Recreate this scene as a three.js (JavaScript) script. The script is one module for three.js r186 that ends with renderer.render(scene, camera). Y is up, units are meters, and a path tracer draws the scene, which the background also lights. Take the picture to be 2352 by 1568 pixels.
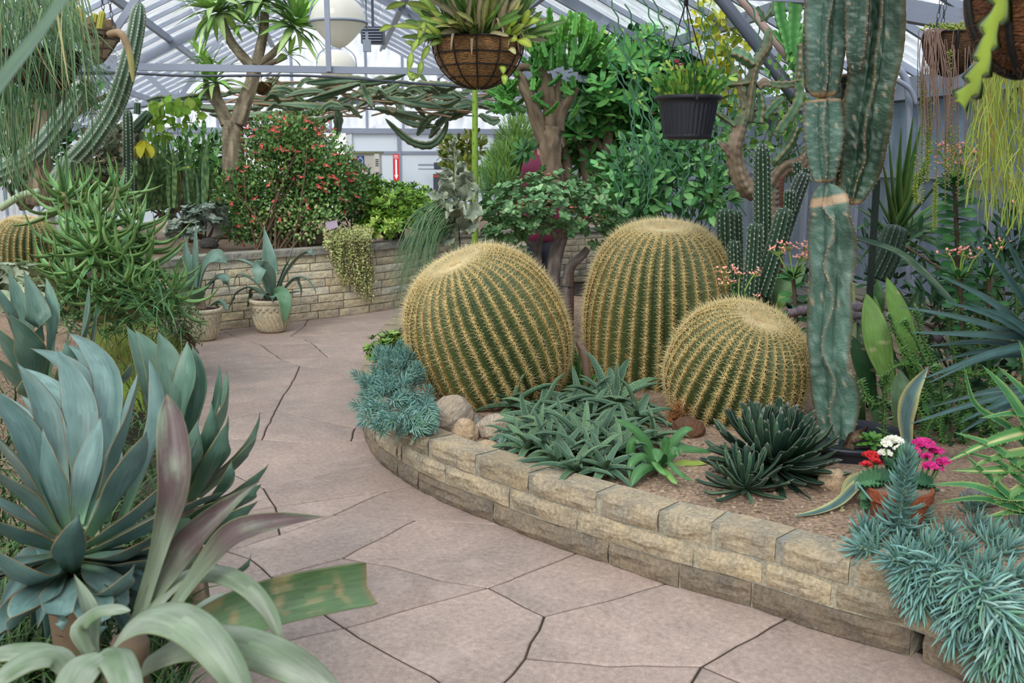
import * as THREE from 'three';
import { mergeGeometries } from 'three/addons/utils/BufferGeometryUtils.js';
import { MarchingCubes } from 'three/addons/objects/MarchingCubes.js';
import { ImprovedNoise } from 'three/addons/math/ImprovedNoise.js';

// ---------------------------------------------------------------- camera, sky, light, exposure
const W = 2352, HH = 1568, FOC = 2287, EYE = 1.55, PITCH = 10.3 * Math.PI / 180;
const scene = new THREE.Scene();
const camera = new THREE.PerspectiveCamera(2 * Math.atan(HH / 2 / FOC) * 180 / Math.PI, W / HH, 0.05, 200);
camera.position.set(0, EYE, 0);
camera.rotation.set(-PITCH, 0, 0);
camera.focus = 4.7;
camera.userData.fStop = 5.6;
const renderer = new THREE.WebGLRenderer({ antialias: true });
renderer.shadowMap.enabled = true;
renderer.toneMapping = THREE.LinearToneMapping;
renderer.toneMappingExposure = 2.7;

const noise = new ImprovedNoise();
function fbm(x, y, z, oct = 4) {
  let s = 0, a = 0.5, f = 1;
  for (let i = 0; i < oct; i++) { s += a * noise.noise(x * f, y * f, z * f + i * 7.3); a *= 0.5; f *= 2.03; }
  return s;
}
// an overcast sky: brightest overhead, a third as bright at the horizon
{
  const w = 256, h = 128, data = new Float32Array(w * h * 4), top = 1.55;
  for (let y = 0; y < h; y++) for (let x = 0; x < w; x++) {
    const el = ((y + 0.5) / h - 0.5) * Math.PI, az = (x + 0.5) / w * 2 * Math.PI;
    const s = Math.max(0, Math.sin(el)), L = top * (1 + 2 * s) / 3;
    const c = 1 + 0.16 * fbm(Math.cos(az) * Math.cos(el) * 2.2 + 5, Math.sin(el) * 2.2, Math.sin(az) * Math.cos(el) * 2.2, 4);
    const i = (y * w + x) * 4, v = el < 0 ? 0.5 : c * L;
    data[i] = v * 0.975; data[i + 1] = v * 1.0; data[i + 2] = v * 1.035; data[i + 3] = 1;
  }
  const sky = new THREE.DataTexture(data, w, h, THREE.RGBAFormat, THREE.FloatType);
  sky.mapping = THREE.EquirectangularReflectionMapping; sky.magFilter = THREE.LinearFilter; sky.needsUpdate = true;
  scene.background = sky;
}
const sun = new THREE.DirectionalLight(0xfff4e4, 5.2);     // the sun as thin cloud lets it through
sun.position.set(-4, 11, 6); sun.target.position.set(0.5, 0, -6);
sun.castShadow = true; sun.shadow.radius = 44; sun.shadow.mapSize.set(2048, 2048);
Object.assign(sun.shadow.camera, { left: -14, right: 14, top: 16, bottom: -12, near: 1, far: 50 });
scene.add(sun, sun.target);

// ---------------------------------------------------------------- helpers
let seed = 20240607;
function rnd() { seed = (seed + 0x6D2B79F5) | 0; let t = Math.imul(seed ^ (seed >>> 15), 1 | seed); t = (t + Math.imul(t ^ (t >>> 7), 61 | t)) ^ t; return ((t ^ (t >>> 14)) >>> 0) / 4294967296; }
const R = (a, b) => a + (b - a) * rnd(), RI = (n) => Math.floor(rnd() * n), pick = (a) => a[RI(a.length)];
const V = (x, y, z) => new THREE.Vector3(x, y, z), UP = V(0, 1, 0);
const clamp = THREE.MathUtils.clamp, lerp = THREE.MathUtils.lerp, sstep = THREE.MathUtils.smoothstep;
const PI = Math.PI, cosP = Math.cos(PITCH), sinP = Math.sin(PITCH);
function ray(px, py) { const x = (px - W / 2) / FOC, y = (HH / 2 - py) / FOC; return V(x, y * cosP - sinP, -(cosP + y * sinP)); }
function at(px, py, d) { const r = ray(px, py); return r.multiplyScalar(d / -r.z).add(V(0, EYE, 0)); }      // the point d metres in front of the eye
function gnd(px, py, h = 0) { const r = ray(px, py); return r.multiplyScalar((h - EYE) / r.y).add(V(0, EYE, 0)); }
const toPx = (p) => { const y = p.y - EYE, d = -p.z, cz = d * cosP - y * sinP, cy = y * cosP + d * sinP; return [W / 2 + FOC * p.x / cz, HH / 2 - FOC * cy / cz]; };
const mPx = (px, d) => px * d / FOC * 1.01;                                                                 // pixels to metres at a distance
const C = (h) => new THREE.Color(h).toArray();
const mixc = (a, b, t) => [a[0] + (b[0] - a[0]) * t, a[1] + (b[1] - a[1]) * t, a[2] + (b[2] - a[2]) * t];
const used = {};
const numbered = (n) => { const k = used[n] = (used[n] ?? -1) + 1; return k ? n + '_' + String(k).padStart(3, '0') : n; };
function tag(o, label, category, group, kind) { if (label) o.userData.label = label; if (category) o.userData.category = category; if (group) o.userData.group = group; if (kind) o.userData.kind = kind; return o; }
function thing(name, label, category, pos, group) {
  const o = new THREE.Group(); o.name = numbered(name); o.position.copy(pos); scene.add(o);
  return tag(o, label, category, group);
}
function struct(name, pos = V(0, 0, 0)) { const o = new THREE.Group(); o.name = name; o.position.copy(pos); o.userData.kind = 'structure'; scene.add(o); return o; }
const originOf = (t) => { const p = V(0, 0, 0); for (let o = t; o && o !== scene; o = o.parent) p.add(o.position); return p; };
function part(t, name, geo, mat, kind, label) {           // geo in world coordinates
  const p = originOf(t);
  if (p.lengthSq()) geo.translate(-p.x, -p.y, -p.z);
  return lpart(t, name, geo, mat, kind, label);
}
function lpart(t, name, geo, mat, kind, label) {          // geo in the thing's own coordinates
  const m = new THREE.Mesh(geo, mat); m.name = name; m.castShadow = m.receiveShadow = true;
  if (kind) m.userData.kind = kind;
  if (label) m.userData.label = label;
  t.add(m); return m;
}
function solo(name, label, category, geo, mat, group) { const t = thing(name, label, category, geo.boundingSphere?.center ?? V(0, 0, 0), group); return t; }
function inst(t, name, geo, mat, mats, cols) {            // matrices in world coordinates
  const m = new THREE.InstancedMesh(geo, mat, mats.length); m.name = name; m.userData.kind = 'stuff'; m.castShadow = m.receiveShadow = true;
  mats.forEach((x, i) => m.setMatrixAt(i, x));
  if (cols) { const c = new THREE.Color(); mats.forEach((x, i) => m.setColorAt(i, c.setRGB(...cols[i]))); }
  m.position.copy(originOf(t)).negate(); t.add(m); return m;
}
// leaves big enough to be told apart become parts of their own, nearest first; the rest is one 'stuff' part
function leaves(t, name, geos, mats, list, nSolo, rest = 'foliage') {
  const p = originOf(t), sorted = list.map((m) => ({ m, d: V(0, 0, 0).setFromMatrixPosition(m).distanceTo(camera.position) })).sort((a, b) => a.d - b.d).map((x) => x.m);
  const move = new THREE.Matrix4().makeTranslation(-p.x, -p.y, -p.z);
  sorted.slice(0, nSolo).forEach((m) => { const o = lpart(t, name, pick(geos), pick(mats)); o.applyMatrix4(move.clone().multiply(m)); });
  const far = sorted.slice(nSolo);
  if (far.length) {
    const k = Math.min(geos.length, 2), each = Array.from({ length: k }, () => []);
    far.forEach((m, i) => each[i % k].push(m));
    each.forEach((e, i) => { if (e.length) inst(t, rest, geos[i % geos.length], mats[i % mats.length], e, e.map(() => { const v = R(0.75, 1.2); return [v * R(0.9, 1.1), v, v * R(0.85, 1.1)]; })); });
  }
}
const _q = new THREE.Quaternion();
function frame(pos, dir, roll = 0, s = 1, sx = s, sz = s) {      // +y along dir, turned by roll about it
  const q = new THREE.Quaternion().setFromUnitVectors(UP, dir.clone().normalize()).multiply(_q.clone().setFromAxisAngle(UP, roll));
  return new THREE.Matrix4().compose(pos, q, V(sx, s, sz));
}
function frame2(pos, dir, face, s = 1, sx = s) {                 // +y along dir, +z as near to face as it goes
  const y = dir.clone().normalize(), x = y.clone().cross(face); if (x.lengthSq() < 1e-6) x.set(1, 0, 0.01).cross(y); x.normalize(); const z = x.clone().cross(y);
  return new THREE.Matrix4().makeBasis(x.multiplyScalar(sx), y.multiplyScalar(s), z.multiplyScalar(s)).setPosition(pos);
}
const dirEA = (el, az) => V(Math.cos(el) * Math.sin(az), Math.sin(el), Math.cos(el) * Math.cos(az));
function geom(pos, idx, col, uv) {
  const g = new THREE.BufferGeometry();
  g.setAttribute('position', new THREE.Float32BufferAttribute(pos, 3));
  if (col) g.setAttribute('color', new THREE.Float32BufferAttribute(col, 3));
  if (!uv) { uv = new Float32Array(pos.length / 3 * 2); for (let i = 0; i < pos.length / 3; i++) { uv[i * 2] = pos[i * 3] + pos[i * 3 + 2] * 0.37; uv[i * 2 + 1] = pos[i * 3 + 1] + pos[i * 3 + 2] * 0.61; } }
  g.setAttribute('uv', new THREE.Float32BufferAttribute(uv, 2));
  g.setIndex(idx); g.computeVertexNormals(); return g;
}
const plain = (g) => { const n = g.index ? g.toNonIndexed() : g; if (!n.attributes.normal) n.computeVertexNormals(); return n; };
const merge = (list, keepColor) => mergeGeometries(list.map((g) => { const n = plain(g); for (const k of Object.keys(n.attributes)) if (!['position', 'normal', 'uv', keepColor && 'color'].includes(k)) n.deleteAttribute(k); if (!n.attributes.uv) n.setAttribute('uv', new THREE.Float32BufferAttribute(new Float32Array(n.attributes.position.count * 2), 2)); return n; }));
const paint = (g, c) => { const n = g.attributes.position.count, a = new Float32Array(n * 3); for (let i = 0; i < n; i++) a.set(typeof c === 'function' ? c(V(0, 0, 0).fromBufferAttribute(g.attributes.position, i)) : c, i * 3); g.setAttribute('color', new THREE.BufferAttribute(a, 3)); return g; };
const curveOf = (pts) => pts.length === 2 ? new THREE.LineCurve3(pts[0], pts[1]) : new THREE.CatmullRomCurve3(pts, false, 'centripetal');
function box(w, h, d, x = 0, y = 0, z = 0) { return new THREE.BoxGeometry(w, h, d).translate(x, y, z); }
function bar(a, b, w, h, up = UP) {                              // a square bar from a to b: w across, h along up
  const y = b.clone().sub(a), L = y.length(); y.normalize();
  const x = y.clone().cross(up); if (x.lengthSq() < 1e-4) x.set(1, 0, 0); x.normalize(); const z = x.clone().cross(y);
  return new THREE.BoxGeometry(w, L, h).applyMatrix4(new THREE.Matrix4().makeBasis(x, y, z).setPosition(a.clone().add(b).multiplyScalar(0.5)));
}

// a leaf along a curve: seven points across the upper side, three across the lower, closed; colour by c(t, s)
const PROF = {
  agave: (t) => (t < 0.45 ? lerp(0.5, 1, sstep(t, 0.0, 0.45)) : Math.pow(Math.max(0, 1 - Math.pow((t - 0.45) / 0.55, 1.45)), 1.2)),
  strap: (t) => lerp(0.7, 1, sstep(t, 0, 0.25)) * Math.pow(Math.max(0, 1 - Math.pow(t, 4.5)), 0.8),
  spike: (t) => Math.pow(Math.max(0, 1 - t), 0.85) * lerp(0.85, 1, sstep(t, 0, 0.15)),
  oval: (t) => Math.pow(Math.sin(PI * clamp(0.04 + t * 0.96, 0, 1)), 0.75),
  obov: (t) => Math.pow(Math.max(0, Math.sin(PI * Math.pow(clamp(t, 0, 1), 1.5))), 0.7) * 0.98 + 0.08 * (1 - t),
  lance: (t) => Math.pow(Math.sin(PI * Math.pow(clamp(0.02 + t * 0.98, 0, 1), 0.8)), 0.9),
  blunt: (t) => lerp(0.75, 1, sstep(t, 0, 0.3)) * (t > 0.97 ? 0.93 : 1),
};
function leafGeo(pts, o) {
  const { w, prof = PROF.agave, fold = 0.25, th = w * 0.08, n = 12, twist = 0, teeth, wave = 0 } = o, curve = curveOf(pts), P = [], K = [], U = [], I = [];
  const S = [-1, -0.93, -0.45, 0, 0.45, 0.93, 1], len = curve.getLength(), side = V(0, 0, 0), nor = V(0, 0, 0);
  const col = typeof o.c === 'function' ? o.c : (t, s) => { const k = Math.abs(s); let c = mixc(o.c, o.tip ?? o.c, sstep(t, 0.35, 1)); if (o.mid) c = mixc(o.mid, c, sstep(k, 0, 0.75)); return o.edge && (k > 0.9 || t > 0.97) ? o.edge : c; };
  for (let i = 0; i <= n; i++) {
    const t = i / n, p = curve.getPoint(t), T = curve.getTangent(t);
    if (o.side) side.copy(o.side); else side.copy(T).cross(o.face);
    side.addScaledVector(T, -side.dot(T)).normalize();
    if (twist) side.applyAxisAngle(T, twist * t);
    nor.copy(side).cross(T).normalize();
    const hw = w / 2 * Math.max(prof(t), 0.012), wv = wave ? wave * Math.sin(t * len / 0.045 * PI) * Math.sin(PI * t) : 0;
    const put = (s, lift, v) => { const q = p.clone().addScaledVector(side, hw * s).addScaledVector(nor, lift); P.push(q.x, q.y, q.z); K.push(...col(t, s)); U.push(0.5 + s * 0.5 * w * 6, t * len * 4); };
    for (const s of S) put(s, fold * hw * s * s + wv * s * s * s * 4 * w, 0);
    const tk = th * Math.pow(Math.max(0, 1 - t * t), 0.6) + w * 0.004;
    for (const s of [0.93, 0, -0.93]) put(s, fold * hw * s * s - tk * (1 - s * s * 0.9), 0);
  }
  const m = 10;
  for (let i = 0; i < n; i++) for (let j = 0; j < m; j++) {
    const a = i * m + j, b = i * m + (j + 1) % m, c = a + m, d = b + m;
    I.push(a, b, c, b, d, c);
  }
  if (teeth) {
    const step = Math.max(2, Math.floor(len / teeth.gap));
    for (let k = 1; k < step; k++) for (const sg of [-1, 1]) {
      const t = (k + (sg > 0 ? 0.4 : 0)) / step * 0.97, p = curve.getPoint(t), T = curve.getTangent(t);
      if (o.side) side.copy(o.side); else side.copy(T).cross(o.face);
      side.addScaledVector(T, -side.dot(T)).normalize(); if (twist) side.applyAxisAngle(T, twist * t);
      nor.copy(side).cross(T).normalize();
      const hw = w / 2 * prof(t), h = teeth.h * (0.5 + 0.5 * prof(t)), e = p.clone().addScaledVector(side, sg * hw * 0.97).addScaledVector(nor, fold * hw), a = P.length / 3;
      for (const q of [e.clone().addScaledVector(T, -h * 0.45), e.clone().addScaledVector(T, h * 0.45), e.clone().addScaledVector(side, sg * h).addScaledVector(T, h * 0.35)]) { P.push(q.x, q.y, q.z); K.push(...(teeth.c ?? o.edge ?? o.c)); U.push(0, 0); }
      I.push(a, a + 1, a + 2);
    }
  }
  return geom(P, I, K, U);
}
// a tube with varying radius; c(t, a) colours it
function tubeGeo(pts, rad, o = {}) {
  const curve = pts.getPoint ? pts : curveOf(pts), n = o.n ?? Math.max(6, pts.length * 4), m = o.m ?? 7, P = [], K = [], U = [], I = [];
  const r = typeof rad === 'function' ? rad : Array.isArray(rad) ? (t) => { const x = t * (rad.length - 1), i = Math.min(rad.length - 2, Math.floor(x)); return lerp(rad[i], rad[i + 1], x - i); } : () => rad;
  const len = curve.getLength(); let side = null;
  for (let i = 0; i <= n; i++) {
    const t = i / n, p = curve.getPoint(t), T = curve.getTangent(t);
    if (!side) { side = T.clone().cross(Math.abs(T.y) > 0.9 ? V(1, 0, 0) : UP).normalize(); }
    side.addScaledVector(T, -side.dot(T)).normalize();
    const b = T.clone().cross(side);
    for (let j = 0; j < m; j++) {
      const a = j / m * 2 * PI, rr = r(t) * (o.bump ? 1 + o.bump * fbm(p.x * 9 + Math.cos(a) * 2, p.y * 9, p.z * 9 + Math.sin(a) * 2, 3) : 1);
      const q = p.clone().addScaledVector(side, Math.cos(a) * rr).addScaledVector(b, Math.sin(a) * rr);
      P.push(q.x, q.y, q.z); U.push(a / (2 * PI) * Math.max(0.05, r(0) * 6), t * len); if (o.c) K.push(...(typeof o.c === 'function' ? o.c(t, a, q) : o.c));
    }
  }
  for (let i = 0; i < n; i++) for (let j = 0; j < m; j++) { const a = i * m + j, b = i * m + (j + 1) % m; I.push(a, b, a + m, b, b + m, a + m); }
  for (const e of [0, n]) { const p = curve.getPoint(e / n), k = P.length / 3; P.push(p.x, p.y, p.z); U.push(0, e); if (o.c) K.push(...(typeof o.c === 'function' ? o.c(e / n, 0, p) : o.c)); for (let j = 0; j < m; j++) { const a = e * m + j, b = e * m + (j + 1) % m; e ? I.push(a, b, k) : I.push(a, k, b); } }
  return geom(P, I, o.c ? K : null, U);
}
// a ribbed succulent stem along a curve; returns geometry and the places of its areoles
function ribGeo(pts, rad, o) {
  const { ribs = 5, depth = 0.5, n = 28, sharp = 1.2, twist = 0, wave = 0, gap = 0.03, cv, cc, phase = 0, round = 0.06, start = 0 } = o, curve = curveOf(pts), per = o.per ?? 6, m = ribs * per, P = [], K = [], U = [], I = [], spots = [];
  const r0 = typeof rad === 'function' ? rad : Array.isArray(rad) ? (t) => { const x = t * (rad.length - 1), i = Math.min(rad.length - 2, Math.floor(x)); return lerp(rad[i], rad[i + 1], x - i); } : () => rad, len = curve.getLength();
  const r = (t) => r0(t) * Math.sqrt(clamp(1 - Math.pow(Math.max(0, (t - 1 + round) / round), 2), 0.0009, 1)) * (start ? Math.sqrt(clamp(1 - Math.pow(Math.max(0, (start - t) / start), 2), 0.05, 1)) : 1);
  const shape = (u) => 1 - depth * Math.pow(u, sharp);                 // u: 0 on the crest, 1 in the valley
  let side = null; const frames = [];
  for (let i = 0; i <= n; i++) {
    const t = i / n, p = curve.getPoint(t), T = curve.getTangent(t);
    if (!side) side = T.clone().cross(o.ref ?? (Math.abs(T.y) > 0.9 ? V(0, 0, 1) : UP)).normalize();
    side.addScaledVector(T, -side.dot(T)).normalize(); const b = T.clone().cross(side).normalize(); frames.push([p, side.clone(), b, T]);
    for (let j = 0; j < m; j++) {
      const u = Math.abs(((j / per + 0.5) % 1) - 0.5) * 2, ph = j / m * 2 * PI + phase + twist * t + (wave ? wave * Math.sin(t * len * 21 + Math.floor(j / per + 0.5) * 2) * (1 - u) : 0);
      const rr = r(t) * shape(u) * (o.lump ? 1 + o.lump * Math.sin(t * len / gap * 2 * PI) * (1 - u) : 1), q = p.clone().addScaledVector(side, Math.cos(ph) * rr).addScaledVector(b, Math.sin(ph) * rr);
      P.push(q.x, q.y, q.z); U.push(j / m * 2, t * len * 3);
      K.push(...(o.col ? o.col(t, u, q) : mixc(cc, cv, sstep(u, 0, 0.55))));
    }
  }
  for (let i = 0; i < n; i++) for (let j = 0; j < m; j++) { const a = i * m + j, b = i * m + (j + 1) % m; I.push(a, b, a + m, b, b + m, a + m); }
  for (const e of [0, n]) { const p = curve.getPoint(e / n), k = P.length / 3; P.push(p.x, p.y, p.z); U.push(0, 0); K.push(...(e ? mixc(cc ?? K.slice(0, 3), cv ?? K.slice(0, 3), 0.5) : o.cut ?? cv ?? K.slice(0, 3))); for (let j = 0; j < m; j++) { const a = e * m + j, b = e * m + (j + 1) % m; e ? I.push(a, b, k) : I.push(a, k, b); } }
  const ns = Math.floor(len / gap);
  for (let k = 0; k < ns; k++) for (let q = 0; q < ribs; q++) {
    const t = (k + 0.5 + (q % 2) * 0.4) / ns; if (t > 0.99) continue;
    const f = frames[Math.round(t * n)], ph = q / ribs * 2 * PI + phase + twist * t + (wave ? wave * Math.sin(t * len * 21 + q * 2) : 0), d = f[1].clone().multiplyScalar(Math.cos(ph)).addScaledVector(f[2], Math.sin(ph)), p = curve.getPoint(t).addScaledVector(d, r(t) * 0.995);
    spots.push({ p, d: t > 1 - round * 0.6 ? d.add(f[3]).normalize() : d, T: f[3], t });
  }
  return { geo: geom(P, I, K, U), spots };
}
// a tuft of straight spines round +y
function tuft(nRad, nCen, len, r, cBase, cTip, felt, o2) {
  const P = [], I = [], K = [];
  const spine = (d, L) => {
    const b = Math.abs(d.y) > 0.9 ? V(1, 0, 0) : UP, x = d.clone().cross(b).normalize(), z = d.clone().cross(x), k = P.length / 3;
    for (let j = 0; j < 3; j++) { const a = j * 2.0944; P.push(...x.clone().multiplyScalar(Math.cos(a) * r).addScaledVector(z, Math.sin(a) * r).toArray()); K.push(...cBase); }
    P.push(...d.clone().multiplyScalar(L).toArray()); K.push(...cTip);
    I.push(k, k + 1, k + 3, k + 1, k + 2, k + 3, k + 2, k, k + 3);
  };
  for (let i = 0; i < nRad; i++) spine(dirEA(R(0.15, 0.6), i / nRad * 2 * PI + R(-0.2, 0.2)), len * R(0.65, 1));
  for (let i = 0; i < nCen; i++) spine(dirEA(R(0.8, 1.35), R(0, 2 * PI)), len * R(0.9, 1.25));
  if (felt) { const k = P.length / 3; for (let j = 0; j < 5; j++) { const a = j / 5 * 2 * PI; P.push(Math.cos(a) * felt, -0.001, Math.sin(a) * felt * 1.3); K.push(...(o2 ?? cBase)); } P.push(0, felt * 0.8, 0); K.push(...(o2 ?? mixc(cBase, cTip, 0.5))); for (let j = 0; j < 5; j++) I.push(k + j, k + 5, k + (j + 1) % 5); }
  return geom(P, I, K);
}
// a small leaf along +y facing +z with a fold; for copies
function miniLeaf(len, w, o = {}) {
  const { prof = PROF.oval, n = 4, bend = 0.12, fold = 0.12, c = [1, 1, 1], edge = c, mid = c } = o, P = [], K = [], U = [], I = [];
  for (let i = 0; i <= n; i++) { const t = i / n, hw = Math.max(w / 2 * prof(t), w * 0.03), z = -bend * len * t * t; for (const s of [-1, 0, 1]) { P.push(s * hw, len * t * (1 - 0.1 * bend * t), z + Math.abs(s) * fold * w); K.push(...(s ? edge : mid)); U.push(0.5 + s * 0.3, t * 0.7); } }
  for (let i = 0; i < n; i++) for (let j = 0; j < 2; j++) { const a = i * 3 + j; I.push(a, a + 1, a + 3, a + 1, a + 4, a + 3); }
  return geom(P, I, K, U);
}

// ---------------------------------------------------------------- materials
function tex(size, fn, srgb, rep = [1, 1]) {
  const d = new Uint8Array(size * size * 4);
  for (let y = 0; y < size; y++) for (let x = 0; x < size; x++) { const v = fn(x / size, y / size); for (let c = 0; c < 3; c++) d[(y * size + x) * 4 + c] = clamp(Math.round((Array.isArray(v) ? v[c] : v) * 255), 0, 255); d[(y * size + x) * 4 + 3] = 255; }
  const t = new THREE.DataTexture(d, size, size); t.wrapS = t.wrapT = THREE.RepeatWrapping; t.magFilter = THREE.LinearFilter; t.minFilter = THREE.LinearMipmapLinearFilter; t.generateMipmaps = true; t.repeat.set(...rep); if (srgb) t.colorSpace = THREE.SRGBColorSpace; t.needsUpdate = true; return t;
}
// noise that repeats over the unit square
const tile = (u, v, f, oct, z = 0) => { const a = fbm(u * f, v * f, z, oct), b = fbm((u - 1) * f, v * f, z, oct), c = fbm(u * f, (v - 1) * f, z, oct), d = fbm((u - 1) * f, (v - 1) * f, z, oct); const n = Math.sqrt(((1 - u) ** 2 + u * u) * ((1 - v) ** 2 + v * v)); return (a * (1 - u) * (1 - v) + b * u * (1 - v) + c * (1 - u) * v + d * u * v) / n; };
const rough = (h) => clamp(0.5 + h, 0, 1);
const T_leaf = tex(128, (u, v) => { const k = 0.9 + 0.22 * tile(u, v * 0.12 + 0.4, 26, 2) + 0.12 * tile(u, v, 4, 3, 3); return [k, k, k * 0.99]; }, true);
const T_bump = tex(256, (u, v) => rough(tile(u, v, 9, 5, 2)));
const T_fine = tex(256, (u, v) => rough(0.9 * tile(u, v, 34, 3, 5)));
const T_bark = tex(256, (u, v) => { const k = 0.72 + 0.55 * tile(u, v * 0.25, 16, 4, 1); return [k, k * 0.98, k * 0.95]; }, true);
const T_barkB = tex(256, (u, v) => rough(tile(u, v * 0.25, 16, 4, 1)));
let hs = 7; const hash = () => { hs = (Math.imul(hs, 1664525) + 1013904223) | 0; return (hs >>> 8) / 16777216 - 0.5; };
const M = {};
const std = (o) => new THREE.MeshStandardMaterial(o);
const leafM = (rough = 0.5, k = 1, o = {}) => { const m = new THREE.MeshPhysicalMaterial({ vertexColors: true, roughness: rough, map: T_leaf, side: THREE.DoubleSide, specularIntensity: 0.7, ...o }); m.color.setScalar(k); return m; };
M.leaf = leafM(0.5); M.leafDim = leafM(0.55, 0.82); M.leafLit = leafM(0.48, 1.15); M.waxy = leafM(0.42, 1); M.waxy2 = leafM(0.45, 0.86);
M.thin = leafM(1, 1, { transmission: 0.35, thickness: 0 }); M.thin2 = leafM(1, 0.85, { transmission: 0.35, thickness: 0 });
M.cactus = new THREE.MeshPhysicalMaterial({ vertexColors: true, roughness: 0.55, bumpMap: T_fine, bumpScale: 0.002 });
M.spine = std({ vertexColors: true, roughness: 0.6, side: THREE.DoubleSide });
M.petal = std({ vertexColors: true, roughness: 0.7, side: THREE.DoubleSide });
M.bark = std({ color: 0xb5a08c, map: T_bark, roughness: 0.95, bumpMap: T_barkB, bumpScale: 0.008 });
M.barkV = std({ vertexColors: true, map: T_bark, roughness: 0.95, bumpMap: T_barkB, bumpScale: 0.008 });
M.stem = std({ vertexColors: true, roughness: 0.7 });
M.twig = std({ color: 0x6a5844, roughness: 0.95 });
M.greenTwig = std({ color: 0x58743c, roughness: 0.8 });
M.steel = std({ color: 0x8f97a8, roughness: 0.5, metalness: 0.1, bumpMap: T_fine, bumpScale: 0.0006 });
M.steelDk = std({ color: 0x4a4f5c, roughness: 0.5, metalness: 0.3 });
M.black = std({ color: 0x17181c, roughness: 0.55 });
M.wire = std({ color: 0x1c1b1a, roughness: 0.6, metalness: 0.2 });

// ---------------------------------------------------------------- stone and soil surfaces
const T_stone = tex(256, (u, v) => { const a = tile(u, v, 5, 5, 8), b = tile(u, v, 40, 3, 9), k = 0.88 + 0.22 * a + 0.3 * b + 0.2 * hash(); return [k * (1 + 0.05 * a), k * (1 - 0.01 * a), k * (0.97 - 0.12 * a)]; }, true);
const T_stoneB = tex(256, (u, v) => rough(0.75 * tile(u, v, 9, 6, 4)));
const T_slab = tex(512, (u, v) => {
  const a = tile(u, v, 3, 5, 1), b = tile(u, v, 70, 2, 3), s = tile(u * 1, v * 1, 11, 5, 6), lime = sstep(tile(u, v, 4, 5, 12) + 0.5 * s, 0.2, 0.45);
  let k = 0.87 + 0.15 * a + 0.16 * b + 0.08 * s + 0.13 * hash(); const c = [k, k * (0.975 - 0.03 * a), k * (0.95 - 0.05 * a)];
  return mixc(c, [1.02, 1.02, 1.02], lime * 0.3);
}, true);
const T_slabB = tex(512, (u, v) => rough(0.45 * tile(u, v, 6, 6, 2) + 0.35 * Math.abs(tile(u, v, 12, 4, 7)) + 0.1 * tile(u, v, 80, 2, 3)));
const T_soil = tex(256, (u, v) => { const a = tile(u, v, 5, 4, 3), b = tile(u, v, 60, 3, 8), k = 0.78 + 0.3 * a + 0.5 * b; return [k, k * 0.95, k * 0.9]; }, true);
const T_soilB = tex(256, (u, v) => rough(tile(u, v, 50, 4, 8)));
const tinted = (c, o = {}) => std({ color: c, map: T_stone, bumpMap: T_stoneB, bumpScale: 0.012, roughness: 0.92, ...o });
M.stone = [0xb5a58f, 0xaa9a83, 0xbbab94, 0xa3947f].map((c) => tinted(c));
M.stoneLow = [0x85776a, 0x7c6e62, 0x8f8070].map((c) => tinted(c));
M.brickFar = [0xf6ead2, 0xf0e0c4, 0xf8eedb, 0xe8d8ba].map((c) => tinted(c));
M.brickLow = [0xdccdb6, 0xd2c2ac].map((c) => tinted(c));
M.mortar = tinted(0xada596, { roughness: 1 }); M.mortarFar = tinted(0x8f8877, { roughness: 1 });
M.cap = tinted(0xa8a49e);
M.slab = [0xb9a79f, 0xbcaaa2, 0xb5a39b, 0xbfada5].map((c) => std({ color: c, map: T_slab, bumpMap: T_slabB, bumpScale: 0.01, roughness: 0.75 }));
M.joint = std({ color: 0x4a3f38, map: T_soil, roughness: 1 });
M.soil = std({ color: 0xb9a491, map: T_soil, bumpMap: T_soilB, bumpScale: 0.006, roughness: 1 });
M.rock = [0xb9a898, 0xa89a8e, 0xc4a98e, 0x8d8a88].map((c) => tinted(c));

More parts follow.
